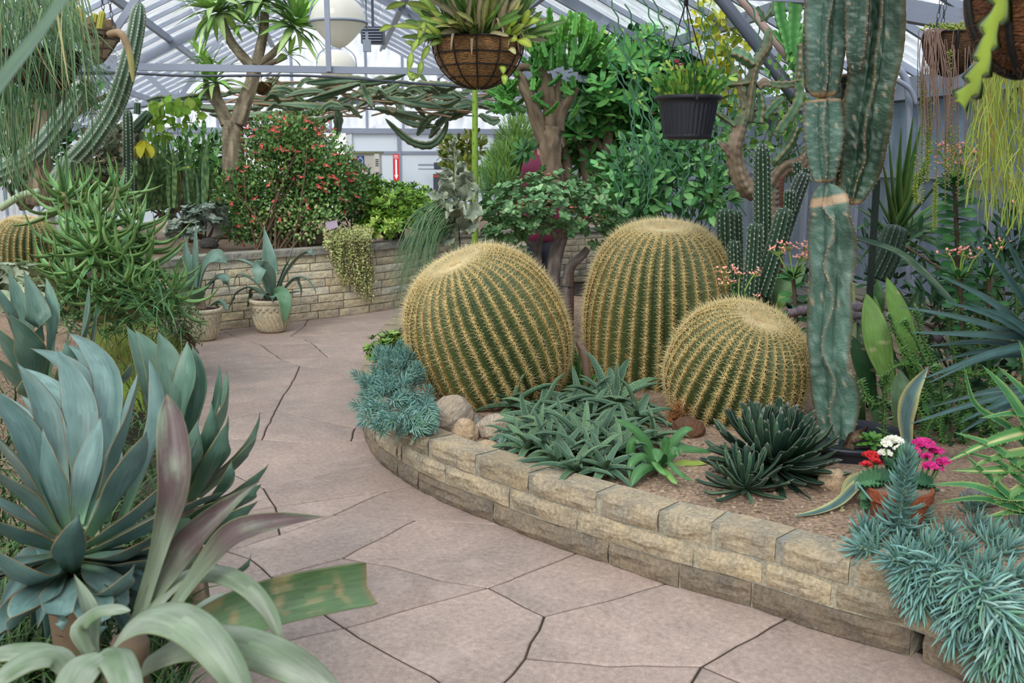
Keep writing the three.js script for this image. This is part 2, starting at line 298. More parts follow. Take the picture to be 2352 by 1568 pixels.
// ---------------------------------------------------------------- floor: stamped paving slabs between recessed joints
const floorTop = V(0, 0, 0), floor = struct('floor', floorTop);
lpart(floor, 'joint_bed', box(40, 0.06, 44, 0, -0.0355, -12), M.joint);
{
  const N = {
    B0: [2500, 1690], r3: [1812, 1416], r2: [1555, 1332], r1: [1350, 1258], r0: [1180, 1205], rA: [985, 1108], rB: [915, 1058], rC: [880, 1005], rD: [858, 945], rE2: [857, 922], rE: [858, 905], rF: [860, 862], rG: [866, 848], rG2: [872, 836], rH: [878, 810], rI2: [895, 786], rI: [915, 758],
    t1: [950, 690], t2: [711, 725], t4: [490, 750], t5: [390, 775], lA: [380, 800], lB: [380, 874], lD: [380, 942], lC: [380, 915], lE: [380, 990], lF: [380, 1003], lG: [380, 1030], lH: [360, 1210], lI: [340, 1320], lK: [330, 1560], bL: [330, 1700], bX: [1112, 1700], bV: [1490, 1700], bY: [2030, 1700],
    n1: [605, 1120], n2: [632, 1162], P: [886, 1128], Q: [765, 1182], n3: [643, 1227], n5: [520, 1265], S: [787, 1281], n4: [622, 1323], n6: [792, 1441], R: [955, 1194], T: [1121, 1349], U: [1250, 1414], Vv: [1206, 1510], X: [1110, 1622], Y: [1611, 1529],
    C: [806, 1012], n7: [601, 1009], D: [815, 983], E: [632, 942], F: [668, 884], G: [647, 914], H: [688, 840], J: [645, 825], K: [754, 820], Mm: [718, 789], Nn: [667, 772], O: [598, 791],
  };
  const edges = ('B0 2330,1575 2100,1490 1960,1452 r3|r3 r2|r2 r1|r1 r0|r0 rA|rA rB|rB rC|rC rD|rD rE2|rE2 rE|rE rF|rF rG|rG rG2|rG2 rH|rH rI2|rI2 rI|rI t1|t1 t2|t2 t4|t4 t5|t5 lA|lA lB|lB lC|lC lD|lD lE|lE lF|lF lG|lG lH|lH lI|lI lK|lK bL|bL bX|bX bV|bV bY|bY B0|' +
    'rB 789,1080 n1|n1 535,1088 lG|n1 n2|rA P|P 760,1145 n2|n2 lH|n2 n3|P 830,1152 Q|Q n3|n3 n5|n5 lI|Q 840,1184 R|R 1050,1199 r0|R 880,1232 S|S n4|n5 577,1281 n4|n4 690,1372 n6|n6 860,1482 950,1530 X|S 900,1300 1010,1331 T|T r1|T 960,1392 n6|n6 656,1470 lK|T U|U 1382,1381 r2|U Vv|Vv X|Vv 1400,1527 Y|Y 1690,1482 r3|Y bV|Y bY|X bX|' +
    'C rC|C 730,1017 n7|n7 lF|C D|D rD|D 736,965 E|E 590,950 lE|E n7|E 670,937 rE2|E G|G F|F 795,870 rF|F 740,886 rE|G lD|F 560,890 lC|F H|H 745,845 rG|H 593,851 lB|H J|J K|K rH|J 519,807 lA|K rG2|K Mm|Mm 700,779 Nn|Mm 772,792 rI2|Mm O|O 535,770 t4|O J|Nn 864,764 rI|Nn 700,748 t2').split('|').map((e) => { const a = e.split(' '); return { a: a[0], b: a[a.length - 1], mid: a.slice(1, -1).map((s) => s.split(',').map(Number)) }; });
  const g2 = (p) => { const q = gnd(p[0], p[1]); return [q.x, q.z]; }, half = {};
  edges.forEach((e) => {
    const pts = [N[e.a], ...e.mid, N[e.b]].map(g2), fine = [];
    for (let i = 0; i + 1 < pts.length; i++) { const d = Math.hypot(pts[i + 1][0] - pts[i][0], pts[i + 1][1] - pts[i][1]), k = Math.max(1, Math.round(d / 0.09)); for (let j = 0; j < k; j++) fine.push([lerp(pts[i][0], pts[i + 1][0], j / k), lerp(pts[i][1], pts[i + 1][1], j / k)]); }
    fine.push(pts[pts.length - 1]);
    for (let i = 1; i + 1 < fine.length; i++) { fine[i][0] += R(-0.005, 0.005); fine[i][1] += R(-0.005, 0.005); }
    (half[e.a] ??= []).push({ to: e.b, path: fine }); (half[e.b] ??= []).push({ to: e.a, path: [...fine].reverse() });
  });
  for (const k in half) { half[k].forEach((h) => { const a = h.path[0], b = h.path[1]; h.ang = Math.atan2(b[1] - a[1], b[0] - a[0]); h.from = k; }); half[k].sort((x, y) => x.ang - y.ang); }
  for (const k in half) for (const h0 of half[k]) {
    if (h0.used) continue;
    let h = h0; const loop = [];
    while (!h.used) { h.used = true; loop.push(...h.path.slice(0, -1)); const list = half[h.to], back = list.findIndex((x) => x.to === h.from && Math.hypot(x.path[1][0] - h.path[h.path.length - 2][0], x.path[1][1] - h.path[h.path.length - 2][1]) < 1e-6); h = list[(back + list.length - 1) % list.length]; }
    let area = 0; loop.forEach((p, i) => { const q = loop[(i + 1) % loop.length]; area += p[0] * q[1] - q[0] * p[1]; });
    if (area < 0.002) continue;                                 // the outside, or too small
    const inset = (d) => loop.map((p, i) => {
      const a = loop[(i + loop.length - 1) % loop.length], b = loop[(i + 1) % loop.length], n1 = [-(p[1] - a[1]), p[0] - a[0]], n2 = [-(b[1] - p[1]), b[0] - p[0]], l1 = Math.hypot(...n1) || 1, l2 = Math.hypot(...n2) || 1;
      let m = [n1[0] / l1 + n2[0] / l2, n1[1] / l1 + n2[1] / l2]; const L = Math.hypot(...m) || 1, c = Math.max(0.45, L / 2); return [p[0] + m[0] / L * d / c, p[1] + m[1] / L * d / c];
    });
    const ring = [[inset(0.0028), -0.03], [inset(0.0034), -0.007], [inset(0.006), -0.0015], [inset(0.014), 0]], n = loop.length, tilt = R(-0.0008, 0.0008), ux = R(0, 3), uy = R(0, 3), ua = RI(4) * PI / 2, P = [], U = [], I = [];
    for (const [r, y] of ring) for (const q of r) { P.push(q[0], y + tilt, q[1]); U.push((Math.cos(ua) * q[0] + Math.sin(ua) * q[1]) / 1.6 + ux, (-Math.sin(ua) * q[0] + Math.cos(ua) * q[1]) / 1.6 + uy); }
    for (let k2 = 0; k2 < 3; k2++) for (let i = 0; i < n; i++) { const a = k2 * n + i, b = k2 * n + (i + 1) % n; I.push(a, a + n, b, b, a + n, b + n); }
    const top = ring[3][0].map((q) => new THREE.Vector2(q[0], q[1]));
    for (const f of THREE.ShapeUtils.triangulateShape(top, [])) I.push(3 * n + f[0], 3 * n + f[2], 3 * n + f[1]);
    const g = geom(P, I, null, U);
    lpart(floor, 'paving_slab', g, pick(M.slab));
  }
}

// ---------------------------------------------------------------- curved planter walls of rough stone
function wallCurve(px, extra = []) {
  const pts = [...px.map((p) => gnd(p[0], p[1])), ...extra], c = new THREE.CatmullRomCurve3(pts, false, 'centripetal'), L = c.getLength(); c.arcLengthDivisions = 400;
  return { L, at: (s) => { const u = clamp(s / L, 0, 1), p = c.getPointAt(u), t = c.getTangentAt(u); return { p, n: V(-t.z, 0, t.x).normalize(), t }; } };
}
// the wall's outside is to the left of its direction: n points out
function stoneGeo(cv, s0, s1, y0, y1, depth, amp, k, o = {}) {
  const nu = Math.max(3, Math.round((s1 - s0) / (o.du ?? 0.035))), nv = o.nv ?? 4, m = nv + 3, P = [], U = [], I = [], q = R(0, 50), flat = o.flat ? 0.25 : 1;
  for (let i = 0; i <= nu; i++) {
    const u = i / nu, s = lerp(s0, s1, u), { p, n } = cv.at(s), ends = Math.pow(Math.min(u, 1 - u) * 2 * nu / 4, 0.6), e = clamp(ends, 0, 1);
    for (let j = 0; j < m; j++) {
      const v0 = clamp((j - 1) / nv, 0, 1), v = v0 + 0.09 * Math.sin(v0 * 2 * PI); let out = 0, y = lerp(y1, y0, v);
      if (j === 0 || j === m - 1) { out = -depth; y += j ? 0.002 : -0.001 * (1 - flat); }
      else {
        const pil = Math.sqrt(clamp(Math.min(v, 1 - v) * 6 + 0.12, 0, 1)) * (0.5 + 0.5 * e);
        out = amp * (pil * 0.7 + 1.5 * fbm(s * 7 + q, y * 15, k, 4) * (0.3 + pil)) - amp * 0.4; if (j === 1) out -= amp * 0.25 * (1 + fbm(s * 30, q, 2, 2));
        y += (j === 1 ? flat : j === m - 2 ? 1 : 0.6) * 0.006 * fbm(s * 22 + q, j * 3.1, k + 4, 3) * (o.jag ?? 1);
      }
      const r = p.clone().addScaledVector(n, out); P.push(r.x, y, r.z); U.push(s * 1.7 + q, (y + (j === 0 ? depth : 0)) * 1.7 + q);
    }
  }
  for (let i = 0; i < nu; i++) for (let j = 0; j < m - 1; j++) { const a = i * m + j, b = a + 1, c = a + m, d = c + 1; I.push(a, b, c, b, d, c); }
  for (const i of [0, nu]) { const z = P.length / 3, a = i * m; let cx = 0, cy = 0, cz = 0; for (let j = 0; j < m; j++) { P.push(P[(a + j) * 3], P[(a + j) * 3 + 1], P[(a + j) * 3 + 2]); cx += P[(a + j) * 3]; cy += P[(a + j) * 3 + 1]; cz += P[(a + j) * 3 + 2]; U.push(U[(a + j) * 2] + 0.2, U[(a + j) * 2 + 1]); } P.push(cx / m, cy / m, cz / m); U.push(q, q); for (let j = 0; j < m - 1; j++) i ? I.push(z + j, z + j + 1, z + m) : I.push(z + j + 1, z + j, z + m); }
  const fg = geom(P, I, null, U).toNonIndexed(); fg.computeVertexNormals(); return fg;
}
function strip(cv, s0, s1, y0, y1, out, depth, n = 80) {
  const P = [], I = [], U = [];
  for (let i = 0; i <= n; i++) { const s = lerp(s0, s1, i / n), { p, n: nn } = cv.at(s); for (const [o, y] of [[-depth, y1], [out, y1], [out, y0], [-depth, y0]]) { P.push(p.x + nn.x * o, y, p.z + nn.z * o); U.push(s * 2 + o, y * 2 + o); } }
  for (let i = 0; i < n; i++) for (let j = 0; j < 4; j++) { const a = i * 4 + j, b = i * 4 + (j + 1) % 4, c = a + 4, d = b + 4; I.push(a, b, c, b, d, c); }
  for (const e of [0, n]) I.push(...(e ? [0, 1, 2, 0, 2, 3] : [1, 0, 2, 2, 0, 3]).map((k) => e * 4 + k));
  const g = geom(P, I, null, U).toNonIndexed(); g.computeVertexNormals(); return g;
}
// the low wall of the middle bed, from behind the senecio round to the near right
const nearWall = wallCurve([[980, 748], [905, 800], [862, 860], [840, 920], [834, 965], [839, 1008], [858, 1047], [882, 1073], [930, 1108], [1000, 1147], [1130, 1200], [1250, 1248], [1396, 1297], [1518, 1340], [1654, 1376], [1725, 1397], [1858, 1443], [1960, 1474], [2079, 1508], [2198, 1560], [2330, 1630], [2480, 1730]]);
const WALL_H = 0.28;
{
  const t = thing('planter_wall', 'low curving wall of three rough tan stone courses edging the barrel cactus bed', 'garden wall', nearWall.at(nearWall.L * 0.6).p.clone());
  const sAt = (px, y) => { let best = 0, bd = 1e9; for (let i = 0; i <= 900; i++) { const s = nearWall.L * i / 900, p = nearWall.at(s).p.clone(); p.y = y; if (p.z < -4.75 && px > 850) continue; const d = Math.abs(toPx(p)[0] - px); if (s > nearWall.L * 0.3 && d < bd) { bd = d; best = s; } } return best; };
  const rows = [
    { y0: 0.193, y1: WALL_H, px: [868, 905, 985, 1096, 1217, 1375, 1518, 1640, 1787, 1960, 2130, 2300], gap: 0.026, mats: M.stone },
    { y0: 0.1, y1: 0.184, px: [890, 922, 1024, 1171, 1327, 1596, 1755, 1912, 2085, 2250], gap: 0.018, mats: M.stone },
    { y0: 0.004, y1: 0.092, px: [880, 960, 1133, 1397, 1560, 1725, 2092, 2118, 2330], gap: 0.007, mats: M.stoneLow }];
  let hole;
  rows.forEach((r, i) => {
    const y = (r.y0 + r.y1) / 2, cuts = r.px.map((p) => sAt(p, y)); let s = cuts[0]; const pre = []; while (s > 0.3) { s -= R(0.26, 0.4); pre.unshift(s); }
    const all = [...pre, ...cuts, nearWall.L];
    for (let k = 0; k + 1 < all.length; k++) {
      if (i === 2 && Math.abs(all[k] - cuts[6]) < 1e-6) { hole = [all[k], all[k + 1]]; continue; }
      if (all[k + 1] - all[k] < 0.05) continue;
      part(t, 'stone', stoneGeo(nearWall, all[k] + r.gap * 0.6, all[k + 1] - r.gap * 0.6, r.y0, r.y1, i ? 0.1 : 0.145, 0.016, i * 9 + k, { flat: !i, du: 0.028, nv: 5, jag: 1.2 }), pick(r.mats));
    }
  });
  part(t, 'mortar', strip(nearWall, 0, nearWall.L, 0.094, WALL_H - 0.004, -0.007, 0.148, 160), M.mortar);
  part(t, 'mortar', strip(nearWall, 0, hole[0] - 0.004, 0, 0.095, -0.01, 0.15, 140), M.mortar);
  part(t, 'mortar', strip(nearWall, hole[1] + 0.004, nearWall.L, 0, 0.095, -0.01, 0.15, 30), M.mortar);
}
// the taller wall of the rear bed
const farWall = wallCurve([[250, 800], [360, 785], [470, 764], [501, 759], [586, 749], [672, 739], [800, 724], [894, 710], [960, 695], [1040, 668]], [V(1.3, 0, -13.2), V(1.6, 0, -15)]);
{
  const t = thing('retaining_wall', 'taller curved wall of long pale bricks with a grey coping at the back', 'garden wall', farWall.at(farWall.L * 0.4).p.clone());
  const n = 8, h = 0.64;
  part(t, 'mortar', strip(farWall, 0, farWall.L, 0, h, -0.012, 0.14, 120), M.mortarFar);
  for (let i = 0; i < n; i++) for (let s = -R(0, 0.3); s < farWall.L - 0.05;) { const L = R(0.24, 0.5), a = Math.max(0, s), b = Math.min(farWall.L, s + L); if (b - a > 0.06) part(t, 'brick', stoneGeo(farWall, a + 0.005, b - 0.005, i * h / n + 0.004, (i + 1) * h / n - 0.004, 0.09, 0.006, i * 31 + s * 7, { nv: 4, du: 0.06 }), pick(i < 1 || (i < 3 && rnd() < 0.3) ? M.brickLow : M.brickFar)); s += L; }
  for (let s = 0; s < farWall.L - 0.1; s += 1.3) part(t, 'coping', strip(farWall, s + 0.003, Math.min(farWall.L, s + 1.3) - 0.003, h + 0.002, h + 0.062, 0.03, 0.19, 16), M.cap);
}
// low wall of the left bed
const leftWall = wallCurve([[398, 770], [404, 800], [388, 830], [345, 870], [280, 930], [235, 1010], [225, 1110], [235, 1230], [270, 1380], [330, 1560], [380, 1720]]);
{
  const t = thing('edging_wall', 'low pale stone edging behind the blue agaves at the left', 'garden wall', leftWall.at(leftWall.L * 0.2).p.clone());
  const cv = { L: leftWall.L, at: (s) => { const a = leftWall.at(s); return { p: a.p, n: a.n.clone().negate(), t: a.t }; } };
  // mirrored winding: build along the reversed direction
  const rev = { L: cv.L, at: (s) => { const a = leftWall.at(cv.L - s); return { p: a.p, n: a.n.clone().negate(), t: a.t }; } };
  part(t, 'mortar', strip(rev, 0, rev.L, 0, 0.15, -0.012, 0.12, 60), M.mortar);
  for (let i = 0; i < 2; i++) for (let s = 0; s < rev.L - 0.1;) { const L = R(0.22, 0.4), b = Math.min(rev.L, s + L); part(t, 'stone', stoneGeo(rev, s + 0.005, b - 0.005, i * 0.09 + 0.004, i * 0.09 + 0.086, 0.12, 0.02, i * 11 + s, { nv: 3 }), pick(M.brickFar)); s = b; }
}

// ---------------------------------------------------------------- soil in the beds
function bedGeo(cv, s0, s1, inset, target, h, amp, n = 60, m = 26) {
  const P = [], U = [], I = [];
  for (let i = 0; i <= n; i++) { const a = cv.at(lerp(s0, s1, i / n)), p = a.p.clone().addScaledVector(a.n, -inset * (cv.flip ?? 1)), q = target(i / n); for (let j = 0; j <= m; j++) { const k = Math.pow(j / m, 1.4), x = lerp(p.x, q.x, k), z = lerp(p.z, q.z, k); P.push(x, h(j / m, x, z) + amp * fbm(x * 3, z * 3, 5, 5), z); U.push(x / 0.9, z / 0.9); } }
  for (let i = 0; i < n; i++) for (let j = 0; j < m; j++) { const a = i * (m + 1) + j, b = a + 1, c = a + m + 1, d = c + 1; I.push(a, b, c, b, d, c); }
  const g = geom(P, I, null, U); if (g.attributes.normal.getY(5) < 0) { const ix = g.index.array; for (let i = 0; i < ix.length; i += 3) { const s = ix[i]; ix[i] = ix[i + 1]; ix[i + 1] = s; } g.computeVertexNormals(); } return g;
}
const A10 = 10.1 * PI / 180, cA = Math.cos(A10), sA = Math.sin(A10);
const hp = (u, h, v) => V(u * cA - v * sA, h, -(u * sA + v * cA));     // the greenhouse: u across, v along its ridge
const soil = struct('soil_bed');
const midH = (k) => 0.225 + 0.045 * sstep(k, 0, 0.4);
lpart(soil, 'soil', bedGeo(nearWall, 0, nearWall.L, 0.1, (k) => k < 0.45 ? V(lerp(0.2, 3.0, k / 0.45), 0, lerp(-9.6, -8.5, k / 0.45)) : hp(4.1, 0, lerp(7.6, 0.8, (k - 0.45) / 0.55)), (k) => midH(k), 0.02, 90, 34), M.soil);
const soilP = soil.children[0].geometry.attributes.position.array, soilAt = (x, z) => { let b = 0.25, bd = 1e9; for (let i = 0; i < soilP.length; i += 3) { const d = (soilP[i] - x) ** 2 + (soilP[i + 2] - z) ** 2; if (d < bd) { bd = d; b = soilP[i + 1]; } } return b; };
const gs = (px, py, up = 0) => { let p = gnd(px, py, 0.25); for (let i = 0; i < 3; i++) p = gnd(px, py, soilAt(p.x, p.z) + up); return p; };
lpart(soil, 'soil', bedGeo(farWall, 0, farWall.L, 0.12, (k) => hp(lerp(-5.1, 3.2, k), 0, lerp(12, 19.4, sstep(k, 0, 0.6))), () => 0.65, 0.05, 70, 26), M.soil);
lpart(soil, 'soil', bedGeo({ ...leftWall, flip: -1, L: leftWall.L, at: leftWall.at }, 0, leftWall.L, 0.08, (k) => hp(-5.1, 0, lerp(9, 0.5, k)), (k) => 0.14 + 0.12 * sstep(k, 0, 0.6), 0.05, 50, 26), M.soil);
{ // grit on the soil of the middle bed
  const g = new THREE.IcosahedronGeometry(1, 0), mats = [], cols = [];
  for (let i = 0; i < 5200; i++) {
    const s = R(0.42, 0.97) * nearWall.L, a = nearWall.at(s), k = Math.pow(rnd(), 1.5) * 0.8 + 0.14, p = a.p.clone().addScaledVector(a.n, -k), r = Math.pow(rnd(), 3) * 0.0085 + 0.002;
    p.y = soilAt(p.x, p.z) + r * 0.25;
    mats.push(frame(p, V(R(-1, 1), 1, R(-1, 1)), R(0, 6), r * R(0.5, 0.9), r * R(0.8, 1.4), r)); const v = R(0.55, 1.25); cols.push([0.40 * v, 0.31 * v * R(0.93, 1.05), 0.235 * v * R(0.85, 1.1)]);
  }
  inst(soil, 'grit', g, std({ color: 0xffffff, roughness: 1 }), mats, cols);
}
// loose stones: lumpy boulders
function rockGeo(rx, ry, rz, q, flat = 0.5) { const g = new THREE.IcosahedronGeometry(1, 3), p = g.attributes.position, v = V(0, 0, 0); for (let i = 0; i < p.count; i++) { v.fromBufferAttribute(p, i); const k = 1 + 0.35 * fbm(v.x * 1.1 + q, v.y * 1.1, v.z * 1.1 + q, 3); v.multiplyScalar(k); if (v.y < -flat) v.y = -flat; p.setXYZ(i, v.x * rx, v.y * ry, v.z * rz); } const uv = g.attributes.uv; for (let i = 0; i < p.count; i++) uv.setXY(i, (p.getX(i) + p.getZ(i) * 0.5) * 2.2, (p.getY(i) + p.getZ(i) * 0.4) * 2.2); g.computeVertexNormals(); const m = g; return m; }
function rock(px, py, h, wpx, hpx, mat, label, turn = 0, dz = 0.8) {
  const p = h > 0.2 && h < 0.4 ? gs(px, py) : gnd(px, py, h), d = -p.z, rx = mPx(wpx, d) / 2, ry = mPx(hpx, d) / 1.7, t = new THREE.Mesh(rockGeo(rx, ry, rx * dz, px * 0.37), mat);
  t.name = numbered('rock'); t.position.copy(p); t.position.y += ry * 0.45; t.rotation.y = turn; t.castShadow = t.receiveShadow = true; tag(t, label, 'rock', 'loose rocks in the planting beds'); scene.add(t); return t;
}
rock(1035, 985, 0.26, 110, 95, M.rock[1], 'large grey rounded rock under the leaning barrel cactus');
rock(1067, 1010, 0.262, 62, 62, M.rock[2], 'tan egg-shaped rock standing before the large grey rounded rock');
rock(1091, 980, 0.27, 36, 36, M.rock[3], 'small dark grey stone between the pale rocks by the leaning barrel');
rock(1140, 1000, 0.26, 92, 62, M.rock[0], 'broad flat-topped tan rock beside the spotted aloe carpet');
rock(1118, 1035, 0.262, 66, 30, M.rock[2], 'low pale rock lying just behind the stone coping');
rock(1912, 1120, 0.262, 68, 56, M.rock[2], 'pinkish wedge-shaped rock beside the black pot rim');
rock(1985, 1150, 0.262, 62, 50, M.rock[0], 'pale rounded rock behind the variegated agave leaf');
rock(1985, 1035, 0.27, 60, 48, M.rock[3], 'dark grey rock behind the red and white kalanchoe');
rock(2250, 1155, 0.262, 90, 44, M.rock[3], 'flat grey rock under the variegated aloe');
rock(398, 792, 0.1, 64, 90, M.rock[0], 'whitish weathered rock at the tip of the left bed', 0.4);
rock(500, 545, 0.66, 120, 50, M.rock[3], 'pale grey lumpy rock in the rear bed left of the red flowered bush');
rock(480, 568, 0.66, 44, 26, M.rock[3], 'small pale rock at the rear bed edge behind the left potted agave');
rock(720, 560, 0.66, 60, 44, M.rock[0], 'tan rock between the red flowered bush and trailing plant');
rock(335, 555, 0.66, 50, 30, M.rock[0], 'pinkish rock behind the spiky aloe thicket');

// ---------------------------------------------------------------- the greenhouse
M.pane = new THREE.MeshPhysicalMaterial({ color: 0xe4e9ee, transmission: 0.94, thickness: 0, roughness: 0.5, side: THREE.DoubleSide, map: tex(256, (u, v) => { const k = 0.9 + 0.25 * tile(u, v * 0.3, 9, 4, 2) + 0.08 * tile(u, v, 40, 2, 2); return [k, k, k]; }, true) });
M.paneWhite = new THREE.MeshPhysicalMaterial({ color: 0xdfe5ea, transmission: 0.5, thickness: 0, roughness: 0.95, side: THREE.DoubleSide });
M.clear = new THREE.MeshPhysicalMaterial({ color: 0xe8f0f2, transmission: 1, thickness: 0, roughness: 0.05 });
M.white = std({ color: 0xcfd3da, roughness: 0.6 });
const EAVE = 2.12, HALF = 4.25, RIDGE = EAVE + HALF * Math.tan(27 * PI / 180), V0 = -4, V1 = 20.2;
const roofY = (u) => EAVE + (HALF - Math.abs(u)) * Math.tan(27 * PI / 180);
const ceiling = struct('ceiling');
{
  const nb = 38, dv = (V1 - V0) / nb, slope = Math.hypot(HALF, RIDGE - EAVE), cs = 5;
  const paneG = box(dv - 0.03, 0.006, slope / cs - 0.008);
  for (const sg of [-1, 1]) {
    const a = sg * 27 * PI / 180;
    for (let i = 0; i < nb; i++) {
      const v = V0 + (i + 0.5) * dv;
      for (let k = 0; k < cs; k++) { const f = (k + 0.5) / cs, u = sg * HALF * (1 - f), p = hp(u, roofY(u) + 0.05 + (k % 2) * 0.008, v), o = lpart(ceiling, 'pane', paneG, M.pane); const x = hp(0, 0, 1).normalize(), z = hp(sg * HALF, 0, 0).sub(hp(0, RIDGE - EAVE, 0)).normalize(), y = z.clone().cross(x).normalize(); o.matrixAutoUpdate = false; o.matrix.makeBasis(x, y, z).setPosition(p); o.matrix.decompose(o.position, o.quaternion, o.scale); o.matrixAutoUpdate = true; }
    }
    for (let i = 0; i <= nb; i++) { const v = V0 + i * dv; lpart(ceiling, 'glazing_bar', bar(hp(sg * HALF, EAVE + 0.02, v), hp(0, RIDGE + 0.02, v), 0.035, 0.05), M.steel); }
    for (let k = 0; k <= 4; k++) { const u = sg * HALF * k / 4.0001, h = roofY(u) - 0.03; lpart(ceiling, 'purlin', bar(hp(u, h, V0), hp(u, h, V1), k === 4 ? 0.12 : 0.05, 0.09), M.steel); }
    lpart(ceiling, 'gutter', bar(hp(sg * HALF, EAVE - 0.05, V0), hp(sg * HALF, EAVE - 0.05, V1), 0.2, 0.16), M.steel);
    lpart(ceiling, 'vent_rail', bar(hp(sg * 1.0, roofY(1.0) - 0.12, V0), hp(sg * 1.0, roofY(1.0) - 0.12, V1), 0.04, 0.04), M.steel);
  }
}
// trusses: tie bar with sloping ends, rafters, struts and king rod
const TIE = 2.36;
function truss(v, label) {
  const t = thing('roof_truss', label, 'roof truss', hp(0, TIE, v), undefined), B = (n, a, b, w = 0.05, h = 0.075) => part(t, n, bar(hp(...a), hp(...b), w, h), M.steel);
  B('tie_beam', [-2.05, TIE, v], [2.05, TIE, v], 0.06, 0.06);
  for (const s of [-1, 1]) {
    B('tie_end', [s * 2.0, TIE, v], [s * HALF, TIE - 0.3, v], 0.06, v < 6 ? 0.1 : 0.065);
    B('rafter', [s * HALF, EAVE - 0.12, v + 0.05], [0, RIDGE - 0.12, v + 0.05], 0.05, 0.1);
    B('brace', [s * 2.05, TIE, v], [s * 1.15, roofY(1.15) - 0.1, v], 0.04, 0.06);
    B('brace', [s * 2.1, TIE, v], [s * 2.6, roofY(2.6) - 0.1, v]);
    const gp = new THREE.Mesh(); part(t, 'gusset', merge([bar(hp(s * 1.82, TIE + 0.01, v - 0.035), hp(s * 2.32, TIE - 0.0, v - 0.035), 0.012, 0.17), ...[[1.9, 0.0], [2.0, -0.03], [2.12, 0.02], [2.22, -0.03]].map(([u, h]) => new THREE.CylinderGeometry(0.014, 0.014, 0.03, 6).rotateX(PI / 2).rotateY(A10).translate(...hp(s * u, TIE + h, v - 0.045).toArray()))]), M.steel);
  }
  B('king_post', [0, TIE - 0.02, v - 0.05], [0, RIDGE - 0.1, v - 0.05], 0.045, 0.03);
  if (v > 6) part(t, 'cable', tubeGeo([hp(-3.2, TIE - 0.2, v - 0.06), hp(-2.2, TIE - 0.06, v - 0.06), hp(-1.2, TIE - 0.075, v - 0.06), hp(-0.2, TIE - 0.06, v - 0.06), hp(0.9, TIE - 0.12, v - 0.06), hp(2.4, TIE - 0.2, v - 0.06)], 0.012, { n: 30, m: 5 }), M.steelDk);
}
truss(4.6, 'nearest grey steel roof truss, sloping end seen above the right basket');
truss(9.5, 'grey steel roof truss whose bolted beam crosses the picture behind the hanging basket');
truss(14.6, 'farther grey steel truss with dragon fruit cactus trailing over its beam');
// side walls and end walls, with panes between posts
function glassWall(name, a, b, h0, h1, n, rows, mat, rail = 0.05) {
  const t = struct(name), dir = b.clone().sub(a), L = dir.length(); dir.normalize(); const y0 = V(0, 1, 0), nz = dir.clone().cross(y0), w = L / n;
  for (let i = 0; i <= n; i++) { const p = a.clone().addScaledVector(dir, i * w); lpart(t, 'post', bar(p.clone().setY(h0), p.clone().setY(h1), 0.07, 0.07, nz), M.steel); }
  const hs = [h0, ...rows, h1];
  for (const y of hs) lpart(t, 'rail', bar(a.clone().setY(y), b.clone().setY(y), rail, 0.06), M.steel);
  for (let r = 0; r + 1 < hs.length; r++) { const g = box(w - 0.06, hs[r + 1] - hs[r] - 0.05, 0.008); for (let i = 0; i < n; i++) { const o = lpart(t, 'pane', g, mat), p = a.clone().addScaledVector(dir, (i + 0.5) * w).setY((hs[r] + hs[r + 1]) / 2); o.position.copy(p); o.rotation.y = Math.atan2(-dir.z, dir.x); } }
  return t;
}
M.paneDull = new THREE.MeshPhysicalMaterial({ color: 0x9fafbf, transmission: 0.62, thickness: 0, roughness: 0.5, side: THREE.DoubleSide, map: M.pane.map });
glassWall('wall_right', hp(HALF, 0, V0), hp(HALF, 0, V1), 0.55, EAVE - 0.1, 27, [1.45], M.paneDull);
glassWall('wall_left', hp(-HALF - 1, 0, V0), hp(-HALF - 1, 0, V1), 0.5, EAVE - 0.05, 27, [1.35], M.pane);
{ const t = struct('trim_1'); for (const [u, s] of [[HALF, 0.12], [-HALF - 1, 0.12]]) lpart(t, 'kerb', bar(hp(u, 0.27, V0), hp(u, 0.27, V1), s, 0.56), M.cap); lpart(t, 'lean_to_roof', bar(hp(-HALF - 0.5, EAVE + 0.0, V0), hp(-HALF - 0.5, EAVE + 0.0, V1), 1.1, 0.02), M.pane); }
